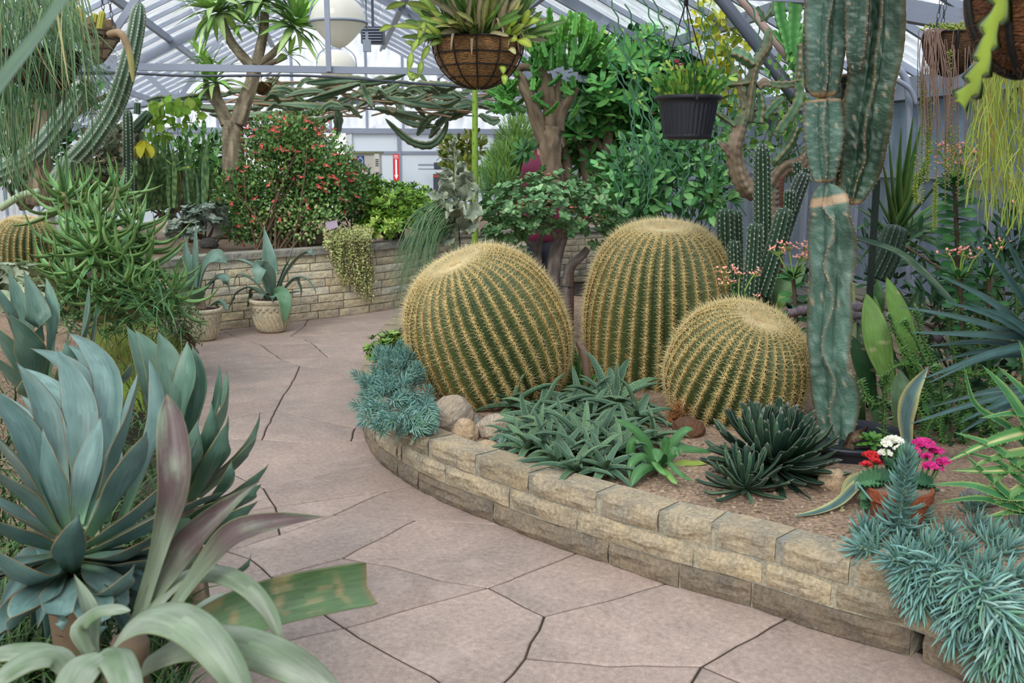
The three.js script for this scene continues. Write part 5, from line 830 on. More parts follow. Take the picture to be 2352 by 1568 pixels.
// the forked spiny-trunked tree with palm-like leaf heads
{
  const d = 10.4, t = thing('madagascar_palm', 'forked spiny grey trunk tree with palm-like leaf heads behind the red flowered bush', 'tree', at(537, 430, d)), G = (pts, r) => tubeGeo(pts.map((p) => at(p[0], p[1], d + (p[2] ?? 0))), r.map((x) => mPx(x, d)), { n: 40, m: 14, c: (tt, a, p) => { const k = 0.85 + 0.35 * fbm(p.x * 5, p.y * 70, p.z * 5, 3), s = fbm(p.x * 30, p.y * 30, p.z * 30, 2); return mixc(C('#ddcfb6'), s > 0.2 ? C('#f0e8d8') : C('#c2b299'), s > 0.2 ? 0.7 : 0.35).map((x) => x * k); }, bump: 0.1 });
  part(t, 'trunk', G([[537, 440], [536, 380], [535, 320], [534, 278]], [27, 25, 23, 22]), M.barkV);
  const br = [[[546, 285], [562, 235], [578, 190], [586, 150]], [20, 17, 15, 15], [[524, 285], [510, 255], [498, 228], [494, 200]], [17, 14, 12, 10], [[582, 158], [556, 128], [530, 95], [510, 45]], [12, 11, 10, 8], [[588, 150], [598, 110], [606, 70], [608, 25]], [12, 11, 10, 9], [[592, 152], [628, 122], [652, 95], [668, 70]], [9, 8, 7, 6], [[592, 156], [622, 145], [640, 138], [658, 130]], [7, 6, 6, 5], [[500, 245, 0.1], [478, 215, 0.1], [472, 180, 0.1], [468, 145, 0.1]], [8, 7, 6, 5]];
  for (let i = 0; i < br.length; i += 2) part(t, 'branch', G(br[i], br[i + 1]), M.barkV);
  const prick = []; for (let i = 0; i < br.length; i += 2) { const c = curveOf(br[i].map((p) => at(p[0], p[1], d + (p[2] ?? 0)))), r0 = mPx(br[i + 1][1], d); for (let k = 0; k < 70; k++) { const a = R(0, 2 * PI), v = V(Math.cos(a), R(-0.1, 0.6), Math.sin(a)).normalize(); prick.push(frame(c.getPoint(rnd()).addScaledVector(v, r0 * 0.75), v, 0, R(0.02, 0.04))); } }
  inst(t, 'thorns', new THREE.ConeGeometry(0.09, 1, 4).translate(0, 0.5, 0), std({ color: 0xcabfae, roughness: 0.8 }), prick);
  const lg = [[C('#b0dc78'), 0.12], [C('#93c768'), 0.3], [C('#c3e394'), 0.5]].map(([c, b]) => leafGeo([V(0, 0, 0), V(0, 0.5, -b * 0.2), V(0, 0.96, -b)], { w: 0.17, prof: PROF.lance, fold: 0.15, th: 0.004, n: 8, face: V(0, 0, 1), c, mid: c.map((x) => Math.min(1, x * 1.3)) }));
  const heads = [[505, 30, 60, 0.5, -0.3], [608, 0, 50, 0.5, 0.1], [672, 62, 64, 0.5, 0.5], [494, 192, 44, 0.4, -0.2], [467, 140, 18, 0.25, -0.3], [660, 128, 16, 0.24, 0.6], [560, 60, 20, 0.34, 0]];
  const list = []; for (const [x, y, n, L, lean] of heads) { const c = at(x, y, d), ax = V(lean, 1, 0.15).normalize(), X = ax.clone().cross(V(0, 0, 1)).normalize(), Z = ax.clone().cross(X); for (let i = 0; i < n; i++) { const a = i * 2.39996, f = i / n, el = lerp(1.35, -0.25, Math.pow(f, 0.8)) + R(-0.15, 0.15), dd = X.clone().multiplyScalar(Math.cos(a) * Math.cos(el)).addScaledVector(Z, Math.sin(a) * Math.cos(el)).addScaledVector(ax, Math.sin(el)); list.push(frame2(c.clone().addScaledVector(ax, mPx(8, d) * (1 - f)), dd, ax, L * R(0.75, 1.1))); } }
  leaves(t, 'leaf', lg, [M.thin, M.thin2, M.leafLit], list, 300);
  const h = at(600, 190, 10.9), hb = thing('hanging_basket', 'small brown basket with yellowed leaves hanging behind the forked trunk', 'basket', h); lpart(hb, 'basket', new THREE.SphereGeometry(mPx(24, 10.9), 16, 10, 0, 2 * PI, PI / 2, PI / 2).scale(1, 1.1, 1), std({ color: 0x8a6a4c, roughness: 1, side: THREE.DoubleSide, map: T_bark })); lpart(hb, 'hanger', tubeGeo([V(0, 0, 0), V(0, 1.2, 0)], 0.004, { n: 2, m: 4 }), M.wire);
  leaves(hb, 'leaf', tintGeo(1, 0.3, [C('#b8983f'), C('#c4a545')]), [M.leaf], Array.from({ length: 14 }, () => frame2(h.clone().add(V(R(0, 0.12), R(-0.02, 0.08), R(-0.08, 0.08))), V(R(0.3, 1), R(-0.8, 0.3), R(-0.5, 0.5)), UP, R(0.1, 0.18))), 14);
}
// dragon fruit cactus scrambling along the beams
{
  const cvs = { cv: C('#5d7f5c'), cc: C('#3c5c3c') }, t = thing('climbing_cactus', 'sprawling three-winged cactus stems draped along the beam across the middle', 'cactus', at(800, 240, 13.4));
  const stem = (pts, w, d) => { const q = R(0, 9), { geo } = ribGeo(pts.map((p) => at(p[0], p[1], d + (p[2] ?? R(-0.15, 0.15)))), [w * 0.35, w * 0.9, w, w * 0.9, w * 0.25].map((x) => mPx(x, d)), { ribs: 3, depth: 0.82, sharp: 0.5, n: 26, per: 6, gap: 0.09, lump: 0.1, round: 0.12, start: 0.08, phase: R(0, 6), twist: R(-1, 1), col: (x, u, p) => { const k = clamp(0.5 + fbm(p.x * 4 + q, p.y * 4, p.z * 4, 3), 0, 1); return u < 0.1 ? C('#8f8a68') : mixc(mixc(C('#34543a'), C('#6f9070'), k), C('#42664a'), u * 0.5); } }); part(t, 'stem', geo, M.cactus); };
  const tr = [[[690, 222], [745, 198], [805, 176]], [[700, 232], [770, 210], [830, 190]], [[600, 212], [660, 206], [712, 245]], [[600, 258], [690, 264], [790, 236]], [[740, 258], [800, 226], [860, 202]], [[832, 192], [842, 222], [856, 250]], [[780, 192], [860, 187], [935, 170]], [[875, 198], [920, 212], [965, 238]], [[860, 248], [920, 260], [980, 274]], [[885, 224], [950, 238], [1015, 246]], [[975, 236], [1015, 246], [1050, 252]], [[885, 272], [918, 302], [952, 326], [990, 330], [1018, 300], [1030, 270]], [[905, 268], [950, 286], [1003, 290]], [[958, 312], [983, 272], [1022, 254]], [[985, 318], [1008, 288], [1042, 258]], [[1008, 262], [1060, 246], [1115, 238]], [[1028, 276], [1070, 250], [1105, 222]], [[335, 232], [372, 225], [425, 238]], [[410, 226], [470, 219], [525, 216]], [[610, 272], [700, 282], [785, 262]], [[772, 250], [778, 275], [776, 318]], [[700, 190], [770, 184], [850, 180]], [[430, 245], [520, 252], [600, 246]], [[640, 240], [720, 246], [800, 250]], [[1060, 210], [1120, 205], [1180, 215]], [[1080, 235], [1140, 250], [1200, 255]], [[1100, 262], [1130, 280], [1150, 275]], [[940, 200], [1000, 196], [1070, 200]], [[960, 215], [1020, 222], [1080, 214]], [[560, 225], [620, 232], [690, 228]], [[480, 262], [560, 268], [640, 262]]];
  for (const p of tr) stem(p, R(9, 12.5), R(12.4, 13.6));
  for (let i = 0; i < 60; i++) { const x = R(560, 1180), y = R(182, 262), L = R(40, 95), s = pick([-1, 1]); stem([[x, y], [x + s * L * 0.5, y + R(-22, 10)], [x + s * L, y + R(-28, 40)]], R(6, 10), R(12.4, 14.4)); }
  const gs = []; for (let i = 0; i < 40; i++) { const x = R(560, 1180), y = R(185, 255), d = R(12.6, 14.2); gs.push(tubeGeo([at(x, y, d), at(x + R(-50, 50), y + R(-6, 14), d), at(x + R(-120, 120), y + R(-10, 25), d)], 0.012, { n: 8, m: 4 })); } part(t, 'old_stems', merge(gs), std({ color: 0x9a8066, roughness: 1 }));
}
// snake plants, upright banded leaves
function snake(name, label, base, list, d, cols, edge) {
  const t = thing(name, label, 'plant', base);
  for (const L of list) { const [x0, y0, x1, y1, w, dd = 0, bend = 0] = L, a = at(x0, y0, d + dd), b = at(x1, y1, d + dd), m = a.clone().lerp(b, 0.5).add(V(bend, 0, 0)), q = R(0, 40), v = R(0.8, 1.15); part(t, 'leaf', leafGeo([a, m, b], { w: mPx(w, d), prof: (x) => lerp(0.6, 1, sstep(x, 0, 0.35)) * Math.pow(Math.max(0, 1 - Math.pow(x, 5)), 0.9), fold: 0.4, n: 18, twist: R(-0.5, 0.5), face: V(R(-0.5, 0.5), 0.1, 1), c: (x, s) => { const band = Math.sin(x * 46 + 2.2 * fbm(x * 12 + q, s * 2, q, 3) * 3), k = sstep(band, -0.4, 0.6); let c = mixc(cols[0], cols[1], k); if (edge && Math.abs(s) > 0.8) c = edge; return c.map((z) => z * v); } }), M.leaf); }
}
{ const L = []; for (let i = 0; i < 46; i++) { const x = R(318, 472), top = 300 + R(0, 90) + Math.abs(x - 400) * 0.2; L.push([x, 478 + R(-6, 6), x + R(-22, 22), top, R(11, 17), R(-0.5, 0.6), R(-0.02, 0.02)]); } snake('snake_plant', 'dense clump of upright banded snake plant leaves left of the forked trunk', at(395, 480, 10), L, 10, [C('#3b6238'), C('#7d9a62')]); }
{ const L = []; for (let i = 0; i < 7; i++) { const x = R(430, 475); L.push([x, 505 + R(-6, 6), x + R(-14, 6), R(360, 440), R(6, 9), R(-0.1, 0.2)]); } snake('snake_plant', 'thin cylindrical snake plant spears before the dense banded clump', at(455, 510, 9.7), L, 9.7, [C('#49714a'), C('#7b9c72')]); }
{ // yellow trumpet flower and vine leaves
  const f = at(329, 322, 9.4), t = thing('trumpet_flower', 'large lemon yellow flower drooping beside the dark upright column cactus', 'flower', f); for (let i = 0; i < 6; i++) { const g = leafGeo([V(0, 0, 0), V(0, 0.06, 0.035), V(0, 0.12, 0.075), V(0, 0.15, 0.12)], { w: 0.085, prof: PROF.oval, fold: 0.5, th: 0.002, n: 6, face: V(0, 0, -1), c: C('#e6e23a'), tip: C('#f2ee66') }).rotateX(PI * 0.62).rotateY(i / 6 * 2 * PI); lpart(t, 'petal', g, M.thin); } lpart(t, 'stalk', tubeGeo([V(0, 0, 0), V(0.02, 0.12, 0), V(0.08, 0.25, 0.02)], 0.006, { n: 8, m: 5 }), M.greenTwig);
  shrub('vine', 'light green broad leaved vine above the snake plants', 'vine', { base: at(400, 420, 10.2), blobs: [blob(385, 268, 10, 45, 26, 60), blob(440, 262, 10.2, 24, 18, 22), blob(355, 300, 10, 22, 20, 14)], stems: 6, r: 0.006, geos: tintGeo(1, 0.95, [C('#a6cf52'), C('#8abb45'), C('#bcd868')]), mats: [M.thin, M.thin2], s0: 0.07, s1: 0.13, solo: 80, twig: M.greenTwig });
}
shrub('grey_succulent', 'low grey felted succulent with rounded leaves in the rear bed by the pale rocks', 'succulent', { base: gnd(462, 556, 0.66), blobs: [blob(470, 500, 9.7, 50, 30, 26), blob(430, 495, 9.7, 36, 34, 20), blob(420, 530, 9.5, 40, 24, 18), blob(500, 480, 9.9, 20, 14, 6)], stems: 16, r: 0.01, spread: 0.15, geos: tintGeo(1, 0.62, grey, { bend: 0.3 }), s0: 0.06, s1: 0.1, whorl: 6, open: 1.0, up: 0.8, solo: 200, floor: 0.66 });
shrub('round_leaf_shrub', 'greyish round leaved succulent bush behind the slanting column cacti', 'shrub', { base: at(240, 470, 9.3), blobs: [blob(235, 360, 9.3, 60, 60, 420), blob(280, 330, 9.6, 40, 40, 220), blob(205, 420, 9.2, 45, 45, 240)], stems: 24, r: 0.012, geos: tintGeo(1, 0.85, [C('#7b8a6a'), C('#93977c'), C('#64765a'), C('#9a8a70')]), s0: 0.05, s1: 0.075, solo: 150 });
shrub('leafy_plant', 'small plant with drooping yellow green leaves before the snake plants', 'plant', { base: at(405, 490, 9.7), blobs: [blob(400, 395, 9.7, 22, 26, 24)], stems: 5, r: 0.008, geos: tintGeo(1, 0.4, [C('#5e8f4a'), C('#a7b94a')]), s0: 0.08, s1: 0.12, solo: 24, droop: 0.7 });
// the thicket of spiky aloes at the left
const aloeLeaf = (c, c2, edge, k, teeth = 0.012, w = 0.16) => leafGeo([V(0, 0, 0), V(0, 0.35, 0.02 - 0.1 * k), V(0, 0.72, 0.03 + 0.0 * k), V(0, 0.98, 0.06 + 0.28 * k)], { w, prof: PROF.spike, fold: 0.5, th: 0.045, n: 12, face: V(0, 0, 1), c, mid: c2, edge, teeth: { gap: 0.055, h: teeth * 2.6, c: edge } });
function aloeHeads(t, heads, geos, mats, L0) {
  const list = []; for (const [x, y, d, n, s = 1, lx = 0] of heads) { const c = at(x, y, d), ax = V(lx + R(-0.15, 0.15), 1, 0.3).normalize(), X = ax.clone().cross(V(0, 0, 1)).normalize(), Z = ax.clone().cross(X); for (let i = 0; i < n; i++) { const a = i * 2.39996 + x, f = i / n, el = lerp(1.3, -0.55, Math.pow(f, 0.75)) + R(-0.15, 0.15), dd = X.clone().multiplyScalar(Math.cos(a) * Math.cos(el)).addScaledVector(Z, Math.sin(a) * Math.cos(el)).addScaledVector(ax, Math.sin(el)); list.push(frame2(c.clone().addScaledVector(ax, -0.12 * f * s), dd, ax, L0 * s * lerp(0.65, 1.1, Math.sqrt(f)) * R(0.85, 1.15))); } }
  leaves(t, 'leaf', geos, mats, list, 300);
}
{
  const t = thing('tree_aloe', 'sprawling thicket of spiky green aloe rosettes at the left', 'aloe', at(230, 720, 7)), gs = [];
  const heads = [[145, 440, 6.9, 20, 1.15], [223, 492, 6.7, 18], [232, 530, 6.5, 18], [299, 505, 6.8, 18], [201, 566, 6.4, 18], [272, 574, 6.5, 18], [156, 545, 6.6, 16], [312, 534, 6.8, 18], [225, 662, 6.3, 16, 0.85], [402, 664, 6.5, 17, 0.95, 0.4], [330, 660, 6.4, 17, 0.9, 0.3], [160, 640, 6.4, 14], [340, 600, 6.7, 16], [270, 430, 7.2, 16], [120, 600, 6.6, 12], [290, 640, 6.4, 16, 0.9], [200, 440, 7.1, 16], [360, 690, 6.4, 14, 0.8, 0.4]];
  for (const h of heads) { const e = at(h[0], h[1], h[2]), b = at(lerp(h[0], 240, 0.55), 735, 6.9); gs.push(tubeGeo([b, b.clone().lerp(e, 0.55).add(V(R(-0.08, 0.08), 0, R(-0.05, 0.05))), e], [0.03, 0.026, 0.022], { n: 10, m: 7, c: (x, a, p) => mixc(C('#a8a878'), C('#7a6a4c'), clamp(0.5 + fbm(p.x * 9, p.y * 50, p.z * 9, 2), 0, 1)) })); }
  part(t, 'stems', merge(gs, true), M.stem);
  aloeHeads(t, heads, [0.2, 0.7, 1.2].map((k, i) => aloeLeaf([C('#4c8a58'), C('#38704a'), C('#68a466')][i], [C('#5c9a66'), C('#478454'), C('#7eb874')][i], C('#9dbb72'), k)), [M.leaf, M.leafDim, M.leafLit], 0.32);
  const low = thing('grass_tuft', 'mass of thin curling green leaves below the spiky aloe thicket', 'plant', at(210, 760, 6.4)), ls = []; for (let i = 0; i < 420; i++) ls.push(frame2(at(R(125, 420), R(640, 770), R(6.1, 6.8)), V(R(-1, 1), R(-0.5, 1), R(-0.2, 1)), UP, R(0.14, 0.26))); leaves(low, 'leaf', [0.3, 1.1].map((k, i) => leafGeo([V(0, 0, 0), V(0, 0.5, 0.05), V(0, 0.95, -0.35 * k)], { w: 0.07, prof: PROF.spike, n: 7, th: 0.01, face: V(0, 0, 1), c: [C('#5a8f55'), C('#3f7046')][i], tip: C('#8db573') })), [M.leaf, M.leafDim], ls, 120);
}
// grasses and creepers in front of the thicket
{
  const t = thing('sedum_mat', 'yellow green needle-leaved mat between the agaves and the spiky thicket', 'ground cover', at(310, 830, 5.6)), ls = [], base = [];
  for (let i = 0; i < 2600; i++) { const p = gnd(R(200, 415), R(745, 950), 0.17); ls.push(frame2(p, V(R(-0.6, 0.6), 1, R(-0.3, 0.6)), V(0, 0, 1), R(0.06, 0.15))); }
  inst(t, 'foliage', leafGeo([V(0, 0, 0), V(0.03, 0.5, 0.03), V(0.12, 0.95, 0.12)], { w: 0.07, prof: PROF.spike, n: 4, th: 0.03, face: V(0, 0, 1), c: [1, 1, 1] }), M.leaf, ls, ls.map(() => mixc(C('#8cb04c'), C('#c3d070'), rnd()).map((x) => x * R(0.7, 1.1))));
  for (const [x, y] of [[405, 742], [285, 745], [312, 735], [358, 792], [355, 735]]) { const f = lpart(t, 'flower', five(0.016, C('#f0d21e'), C('#e0a818'), 5), M.petal); f.position.copy(gnd(x, y, 0.24).sub(originOf(t))); f.rotation.x = 0.7; }
  const th = thing('creeping_thyme', 'fine grey green creeping bush hanging over the pale rock by the left pot', 'ground cover', at(425, 760, 7.6)), l2 = []; for (let i = 0; i < 2600; i++) { const u = V(R(-1, 1), R(-1, 1), R(-1, 1)); if (u.lengthSq() > 1) continue; const c = at(422, 748, 7.3); l2.push(frame2(c.add(V(u.x * 0.17, u.y * 0.2, u.z * 0.18)), V(R(-1, 1), R(-0.7, 1), R(-0.3, 1)), UP, R(0.016, 0.03))); }
  for (let i = 0; i < 1500; i++) l2.push(frame2(at(R(330, 440), R(690, 730), R(6.6, 7.1)), V(R(-1, 1), R(0, 1), R(-0.3, 1)), UP, R(0.016, 0.03)));
  leaves(th, 'leaf', tintGeo(1, 0.4, [C('#6f8d5c'), C('#8aa174'), C('#567648')]), [M.leaf], l2, 0);
  part(th, 'stems', merge(Array.from({ length: 30 }, () => tubeGeo([at(420, 735, 7.4), at(R(400, 445), R(740, 800), 7.25), at(R(395, 460), R(770, 815), 7.2)], 0.004, { n: 6, m: 4 }))), M.twig);
  shrub('felt_bush', 'pale grey green felted plant with lobed leaves before the small barrel cactus', 'succulent', { base: at(45, 700, 5.6), blobs: [blob(30, 640, 5.6, 60, 40, 15), blob(60, 690, 5.4, 55, 45, 16), blob(10, 660, 5.5, 40, 50, 8)], stems: 9, r: 0.012, geos: tintGeo(1, 0.55, [C('#a9b795'), C('#94a684'), C('#bcc4a8')], { bend: 0.35, n: 6 }), s0: 0.07, s1: 0.12, whorl: 5, open: 1.0, up: 0.8, solo: 200, twig: M.stem.clone ? std({ color: 0x9aa386 }) : M.twig });
}
// plants filling the far left corner
shrub('dark_shrub', 'shadowy green foliage massed along the left glass wall', 'shrub', { base: at(60, 480, 10.5), blobs: [blob(60, 330, 10.5, 110, 110, 900), blob(170, 430, 10.2, 80, 60, 500), blob(20, 200, 11, 100, 110, 500)], stems: 24, r: 0.02, geos: tintGeo(1, 0.45, dgreen.concat(pgreen)), s0: 0.07, s1: 0.13, solo: 80 });
{
  const t = thing('old_tree', 'pale brown forked trunk behind the hanging grass at the upper left', 'tree', at(95, 420, 8.9)), G = (p, r) => part(t, 'branch', tubeGeo(p.map((q) => at(q[0], q[1], 8.9)), r.map((x) => mPx(x, 8.9)), { n: 18, m: 10, bump: 0.3 }), M.bark);
  G([[88, 470], [92, 380], [98, 320], [108, 270], [125, 215], [138, 190]], [26, 24, 22, 24, 16, 10]); G([[100, 300], [130, 285], [165, 265], [200, 240], [240, 222]], [16, 13, 10, 8, 5]); G([[104, 270], [85, 235], [70, 200], [40, 160]], [14, 11, 9, 7]);
  leaves(t, 'leaf', tintGeo(1, 0.5, dgreen), [M.leaf, M.leafDim], cloud([blob(110, 220, 8.8, 40, 30, 50), blob(210, 225, 8.9, 60, 26, 60)], { s0: 0.06, s1: 0.1 }), 110);
  const stalk = thing('bare_stalk', 'slanting pale leaf stalk crossing behind the small barrel cactus', 'stalk', at(60, 440, 8.2)); part(stalk, 'stem', tubeGeo([at(0, 478, 8.2), at(50, 448, 8.2), at(90, 440, 8.2)], 0.03, { n: 8, m: 7, c: C('#9fb08c') }), M.stem);
}

shrub('mixed_foliage', 'mixed mid green foliage filling the rear bed behind the snake plants', 'shrub', { base: at(420, 500, 11.6), blobs: [blob(400, 400, 11.6, 110, 90, 900), blob(500, 430, 11.4, 60, 70, 420), blob(300, 420, 11.2, 60, 70, 380), blob(470, 340, 11.8, 50, 50, 200)], stems: 18, r: 0.014, spread: 0.4, geos: tintGeo(1, 0.45, pgreen.concat([C('#7d8a4a')])), s0: 0.06, s1: 0.11, solo: 60 });

// ---------------------------------------------------------------- hanging baskets
M.coir = std({ color: 0xb58e60, map: T_soil, bumpMap: T_soilB, bumpScale: 0.015, roughness: 1, side: THREE.DoubleSide });
M.coirDk = std({ color: 0x7c6148, map: T_soil, bumpMap: T_soilB, bumpScale: 0.015, roughness: 1, side: THREE.DoubleSide });
const fuzz = (t, r, H, n, col) => { const ms = []; for (let i = 0; i < n; i++) { const a = R(0, 2 * PI), k = rnd(), rr = r * Math.sqrt(1 - k * k * 0.96); ms.push(frame(originOf(t).add(V(Math.cos(a) * rr, -H * k, Math.sin(a) * rr)), V(Math.cos(a) + R(-0.8, 0.8), -k + R(-0.8, 0.8), Math.sin(a) + R(-0.8, 0.8)), 0, R(0.006, 0.02))); } inst(t, 'fibres', new THREE.ConeGeometry(0.035, 1, 3).translate(0, 0.5, 0), std({ color: col, roughness: 1 }), ms); };
const bowl = (k) => Math.sqrt(Math.max(0, 1 - Math.pow(k, 2.0)));
function basket(label, px, py, d, wpx, hpx, o = {}) {           // px, py: the centre of the rim
  const c = at(px, py, d), r = mPx(wpx, d) / 2, H = mPx(hpx, d), t = thing('hanging_basket', label, 'basket', c, undefined), pr = []; for (let i = 0; i <= 14; i++) { const a = i / 14; pr.push(o.cone ? new THREE.Vector2(Math.max(0.002, r * Math.pow(Math.cos((1 - a) * PI / 2 * 0.999), o.pw ?? 0.85) * lerp(0.5, 1, a)), -H * (1 - a)) : new THREE.Vector2(Math.max(0.002, r * bowl(1 - a)), -H * (1 - a))); }
  if (o.cone) pr.unshift(new THREE.Vector2(0.001, -H));
  const lg = new THREE.LatheGeometry(pr, 48); { const p = lg.attributes.position; for (let i = 0; i < p.count; i++) { const k = 1 + 0.05 * fbm(p.getX(i) * 14, p.getY(i) * 14, p.getZ(i) * 14, 3); p.setXYZ(i, p.getX(i) * k, p.getY(i), p.getZ(i) * k); } lg.computeVertexNormals(); }
  lpart(t, 'liner', lg, o.mat ?? M.coir); lpart(t, 'soil', new THREE.CylinderGeometry(r * 0.94, r * 0.9, 0.02, 24).translate(0, -0.02, 0), M.coirDk);
  const w = [new THREE.TorusGeometry(r * 1.03, 0.005, 6, 48).rotateX(PI / 2)];
  for (const k of o.rings ?? [0.3, 0.55, 0.78]) w.push(new THREE.TorusGeometry(r * 1.02 * (o.cone ? Math.pow(Math.cos(k * PI / 2), o.pw) * lerp(1, 0.5, k) : bowl(k)), o.wr ?? 0.0035, 5, 40).rotateX(PI / 2).translate(0, -H * k, 0));
  const nr = o.ribs ?? 12; for (let i = 0; i < nr; i++) { const a = i / nr * 2 * PI, pts = []; for (let j = 0; j <= 8; j++) { const k = Math.sin(j / 8 * PI / 2) * 0.995, rr = r * 1.03 * (o.cone ? Math.pow(Math.cos(k * PI / 2 * 0.99), o.pw) * lerp(1, 0.5, k) : bowl(k)); pts.push(V(Math.cos(a) * rr, -H * k - 0.002, Math.sin(a) * rr)); } w.push(tubeGeo(pts, o.wr2 ?? o.wr ?? 0.0035, { n: 12, m: 5 })); }
  lpart(t, 'wire_frame', merge(w), o.wmat ?? M.wire);
  if (o.hang !== 0) for (let i = 0; i < 3; i++) { const a = i / 3 * 2 * PI + 0.5, e = V(Math.cos(a) * r * 1.02, 0, Math.sin(a) * r * 1.02), topp = V(0, (o.hang ?? 0.9), 0), n = Math.round(e.distanceTo(topp) / 0.03), links = []; for (let k = 0; k < n; k++) links.push(new THREE.TorusGeometry(0.011, 0.0025, 4, 8).scale(0.7, 1.35, 1).rotateY(k % 2 * PI / 2).applyMatrix4(frame(e.clone().lerp(topp, (k + 0.5) / n), topp.clone().sub(e)))); lpart(t, 'chain', merge(links), M.steelDk); }
  if (o.fuzz !== 0) fuzz(t, r * 1.01, H, o.fuzz ?? 1600, o.fc ?? 0xa88456);
  return { t, c, r, H };
}
{ // the central one, with flat-stemmed leaf cactus
  const { t, c, r } = basket('round coir basket hanging in the top centre with flat stemmed leaf cactus', 1098, 92, 4.85, 196, 104, {});
  const g = [[C('#7f9c40'), 0.5], [C('#557a34'), 0.25], [C('#9c9c58'), 0.8], [C('#62843f'), 0.1], [C('#8f8664'), 0.9]].map(([k, b]) => leafGeo([V(0, 0, 0), V(0, 0.5, 0.02), V(0, 1, -0.22 * b)], { w: 0.12, prof: (x) => lerp(0.35, 1, sstep(x, 0, 0.35)) * Math.sqrt(Math.max(0, 1 - Math.pow(x, 6))) * (1 + 0.1 * Math.sin(x * 38)), fold: 0.25, th: 0.01, n: 14, face: V(0, 0, 1), c: k, mid: k.map((x) => x * 1.5), edge: k.map((x) => x * 0.8) }));
  const ls = []; for (let i = 0; i < 230; i++) { const a = R(0, 2 * PI), el = R(0.0, 1.4), q = c.clone().add(V(Math.cos(a) * r * R(0, 0.85), 0.0, Math.sin(a) * r * R(0, 0.85))); ls.push(frame2(q, V(Math.cos(a) * Math.cos(el), Math.sin(el), Math.sin(a) * Math.cos(el)), V(R(-0.6, 0.6), 0.4, 1), R(0.14, 0.34))); }
  leaves(t, 'stem_pad', g, [M.leaf, M.leafDim, M.leafDim], ls, 230);
  // chains of pads that arch over the rim, as in the picture
  const chain = (pts, w, cc) => { for (let i = 0; i + 1 < pts.length; i++) { const a = at(pts[i][0], pts[i][1], 4.72), b = at(pts[i + 1][0], pts[i + 1][1], 4.7); part(t, 'stem_pad', leafGeo([a, a.clone().lerp(b, 0.5).add(V(0.004, 0.004, 0.01)), b], { w, prof: PROF.oval, fold: 0.2, th: 0.004, n: 8, face: V(R(-0.3, 0.3), 0.4, 1), c: C(cc), mid: C(cc).map((x) => x * 1.4), edge: C(cc).map((x) => x * 0.7) }), M.leaf); } };
  chain([[1040, 70], [985, 20], [930, 8], [885, 22]], 0.035, '#86993a'); chain([[1030, 90], [960, 65], [900, 60], [870, 72]], 0.03, '#94a745'); chain([[1025, 100], [975, 50], [960, 90], [945, 120], [938, 165], [950, 188]], 0.034, '#8fa545'); chain([[1015, 95], [985, 105], [968, 140], [962, 175], [940, 180]], 0.03, '#7c9440'); chain([[1150, 85], [1172, 60], [1178, 32]], 0.05, '#a2c43f'); chain([[1170, 80], [1205, 55], [1240, 45]], 0.035, '#93ae3e'); chain([[1175, 85], [1200, 60], [1215, 20]], 0.04, '#8f9f3c'); chain([[1165, 90], [1188, 92], [1222, 108]], 0.045, '#b3c24a'); chain([[1160, 80], [1165, 110], [1185, 125]], 0.03, '#c9c48a'); chain([[1150, 150], [1156, 170], [1158, 195]], 0.032, '#97b046'); chain([[1000, 60], [955, 110], [930, 95]], 0.025, '#748c3c');
  const dry = []; for (let i = 0; i < 26; i++) { const a = R(0, 2 * PI), q = c.clone().add(V(Math.cos(a) * r * 0.8, 0.02, Math.sin(a) * r * 0.8)), e = c.clone().add(V(Math.cos(a) * r * R(1.05, 1.3), R(-0.11, 0.03), Math.sin(a) * r * R(1.05, 1.25))); dry.push(leafGeo([q, q.clone().lerp(e, 0.6).add(V(0, R(0.02, 0.07), 0)), e], { w: 0.016, prof: PROF.strap, n: 8, th: 0.003, face: UP, c: pick([C('#b29a7c'), C('#97795c'), C('#c5b194')]) })); } dry.forEach((k) => part(t, 'dry_leaf', k, M.leaf));
}
